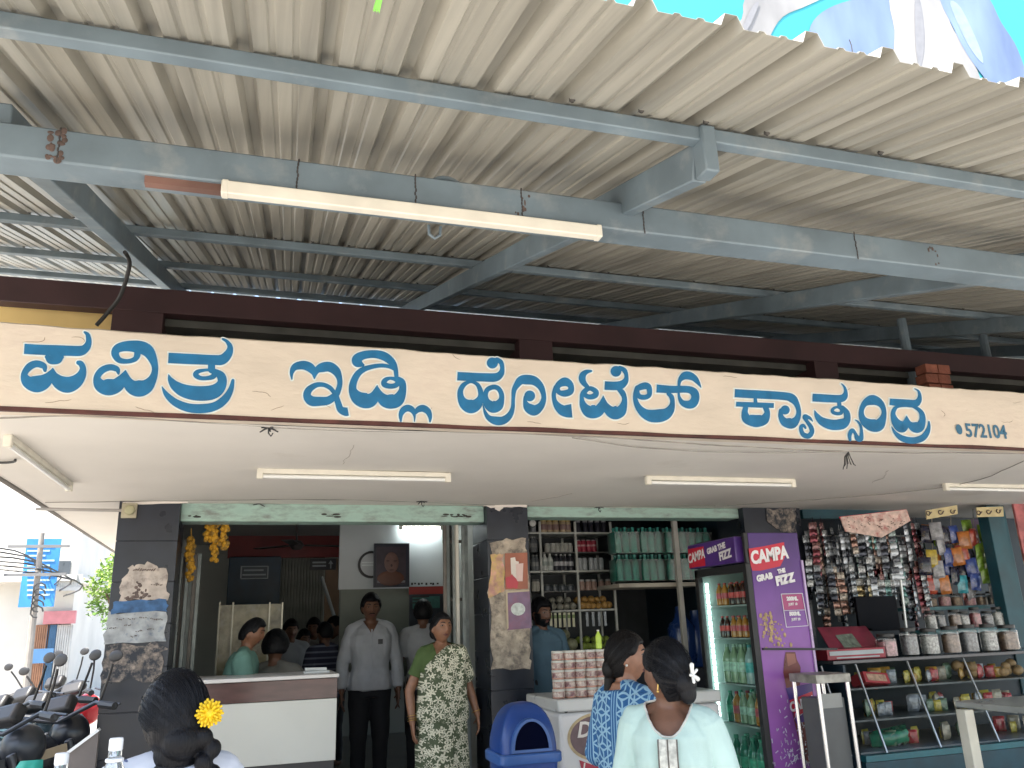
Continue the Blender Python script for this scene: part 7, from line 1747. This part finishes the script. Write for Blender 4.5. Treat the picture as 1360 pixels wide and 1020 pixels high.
# tree behind the pillar
M_leaf = mat('leaf_green', (.10, .20, .03), .6, var=.5, scale=3); M_leaf2 = mat('leaf_light', (.20, .32, .06), .6, var=.4, scale=3); M_bark = mat('bark', (.12, .08, .05), .9, var=.3, bump=.4)
tc_ = atY(156, 772, 19); tr = empty('leafy_tree', (tc_.x, 19, -.1), 0, 'bright green leafy tree partly hidden by the left pillar', 'tree')
g = MB(); g.tube([(tc_.x+.3, 19, -.1), (tc_.x+.2, 19, 1.2), (tc_.x, 19, 2.6)], [.16, .12, .05], 10)
for k in range(7): a = k*.9; g.tube([(tc_.x+.15, 19, 1.4+.1*k), (tc_.x+.1+.3*math.cos(a), 19+.4*math.sin(a), 2.1+.08*k)], [.05, .02], 6)
g.build('trunk', M_bark, tr, w=True)
g = MB(); cl = [(Vector((tc_.x+random.gauss(0, .26), 19+random.gauss(0, .4), tc_.z+random.gauss(0, .30))), random.uniform(.12, .28)) for k in range(34)]
for c, r in cl:
    g.mi = random.random() > .5
    for k in range(90):
        d = Vector((random.gauss(0, 1), random.gauss(0, 1), random.gauss(0, 1))).normalized()*r*random.uniform(.4, 1.1); q = c+d; u = Vector((random.gauss(0, 1), random.gauss(0, 1), random.gauss(0, .6))).normalized(); v = u.cross(Vector((random.gauss(0, 1), random.gauss(0, 1), random.gauss(0, 1)))).normalized(); l = random.uniform(.03, .075)
        g.add([q-u*l, q+v*l*.42, q+u*l, q-v*l*.42], [(0, 1, 2, 3)])
g.build('crown', [M_leaf, M_leaf2], tr, w=True, smooth=False, fix=False)
# sprig of leaf above at the top edge
c = atY(502, 4, 1.05); g = MB()
for k in range(4):
    a = -1.2+.5*k; u = Vector((math.sin(a)*.5, .1, -1)).normalized(); s_ = Vector((1, 0, 0)); l = .014
    g.add([c+Vector((.003*k, 0, .02)), c+u*l*.6+s_*.003, c+u*l*1.3, c+u*l*.6-s_*.003], [(0, 1, 2, 3)])
tag(g.build('leaf_sprig', mat('sprig_green', (.12, .32, .02), .5, var=.1)), 'tiny green leaf sprig hanging at the top edge of the awning', 'leaf')

# ------------------------------------------------------------------ hoarding on the upper building, above the awning
BY = 9.5
hb = empty('billboard', (9, BY, 4), 0, 'huge cyan billboard print of draped white and pale blue cloth above the awning', 'billboard')
M_cyan = mat('print_cyan', (.04, .33, .39), .5, var=.08, scale=.4)
a, b = atY(820, 0, BY), atY(1500, 160, BY)
g = MB(); g.bb(a.x-2, 22, BY, BY+.12, 6.5, 19); g.build('panel', M_cyan, hb, w=True)
for x in (4, 10, 16, 21): g = MB(); g.bb(x-.1, x+.1, BY+.13, BY+.35, 2.6, 19); g.build('support', M_steel, hb, w=True)
M_clw = mat('print_cloth_white', (.29, .285, .28), .5, var=.3, scale=.7, stretch=(1.5, 1, .5)); M_clb = mat('print_cloth_blue', (.15, .21, .36), .5, var=.3, scale=.8, stretch=(1.5, 1, .5)); M_cls = mat('print_cloth_grey', (.22, .22, .23), .5, var=.1)
def sm(pts): return catmull(pts, 4, True)
def bb_poly(name, pts, off, m):
    g = MB(); P = [atY(x, y, BY-off) for x, y in sm(pts)]; g.add(P, [tuple(range(len(P)))]); g.build(name, m, hb, w=True, smooth=False)
bb_poly('printed_cloth', [(960, 60), (985, 25), (1000, -8), (1120, -20), (1075, 6), (1040, 22), (1022, 50), (1015, 75)], .010, M_clw)
bb_poly('printed_cloth', [(1075, 40), (1092, 16), (1130, 0), (1190, -10), (1195, 40), (1180, 85), (1130, 95), (1085, 70)], .014, M_clb)
bb_poly('printed_cloth', [(1185, -10), (1250, -15), (1262, 30), (1285, 70), (1300, 110), (1240, 110), (1192, 80), (1188, 40)], .018, M_clw)
bb_poly('printed_cloth', [(1248, -12), (1305, -10), (1330, 30), (1352, 66), (1362, 110), (1325, 118), (1290, 80), (1268, 40)], .022, M_clb)
bb_poly('printed_fold', [(1215, -5), (1222, 0), (1228, 50), (1222, 90), (1216, 60)], .026, M_cls)
bb_poly('printed_fold', [(1000, 8), (1008, 4), (996, 34), (982, 52), (986, 36)], .026, M_cls)
bb_poly('printed_fold', [(1262, 5), (1276, 10), (1300, 60), (1305, 84), (1284, 56)], .026, mat('print_cloth_pale', (.24, .31, .44), .5))
g = MB(); p = atY(1132, 69, 1.22); g.tube([p+Vector((0, 0, -.01)), p+Vector((.001, 0, .018)), p+Vector((-.002, 0, .032))], .0012, 5); tag(g.build('wire_end', M_wire), 'short wire end sticking up from the roof edge', 'wire')
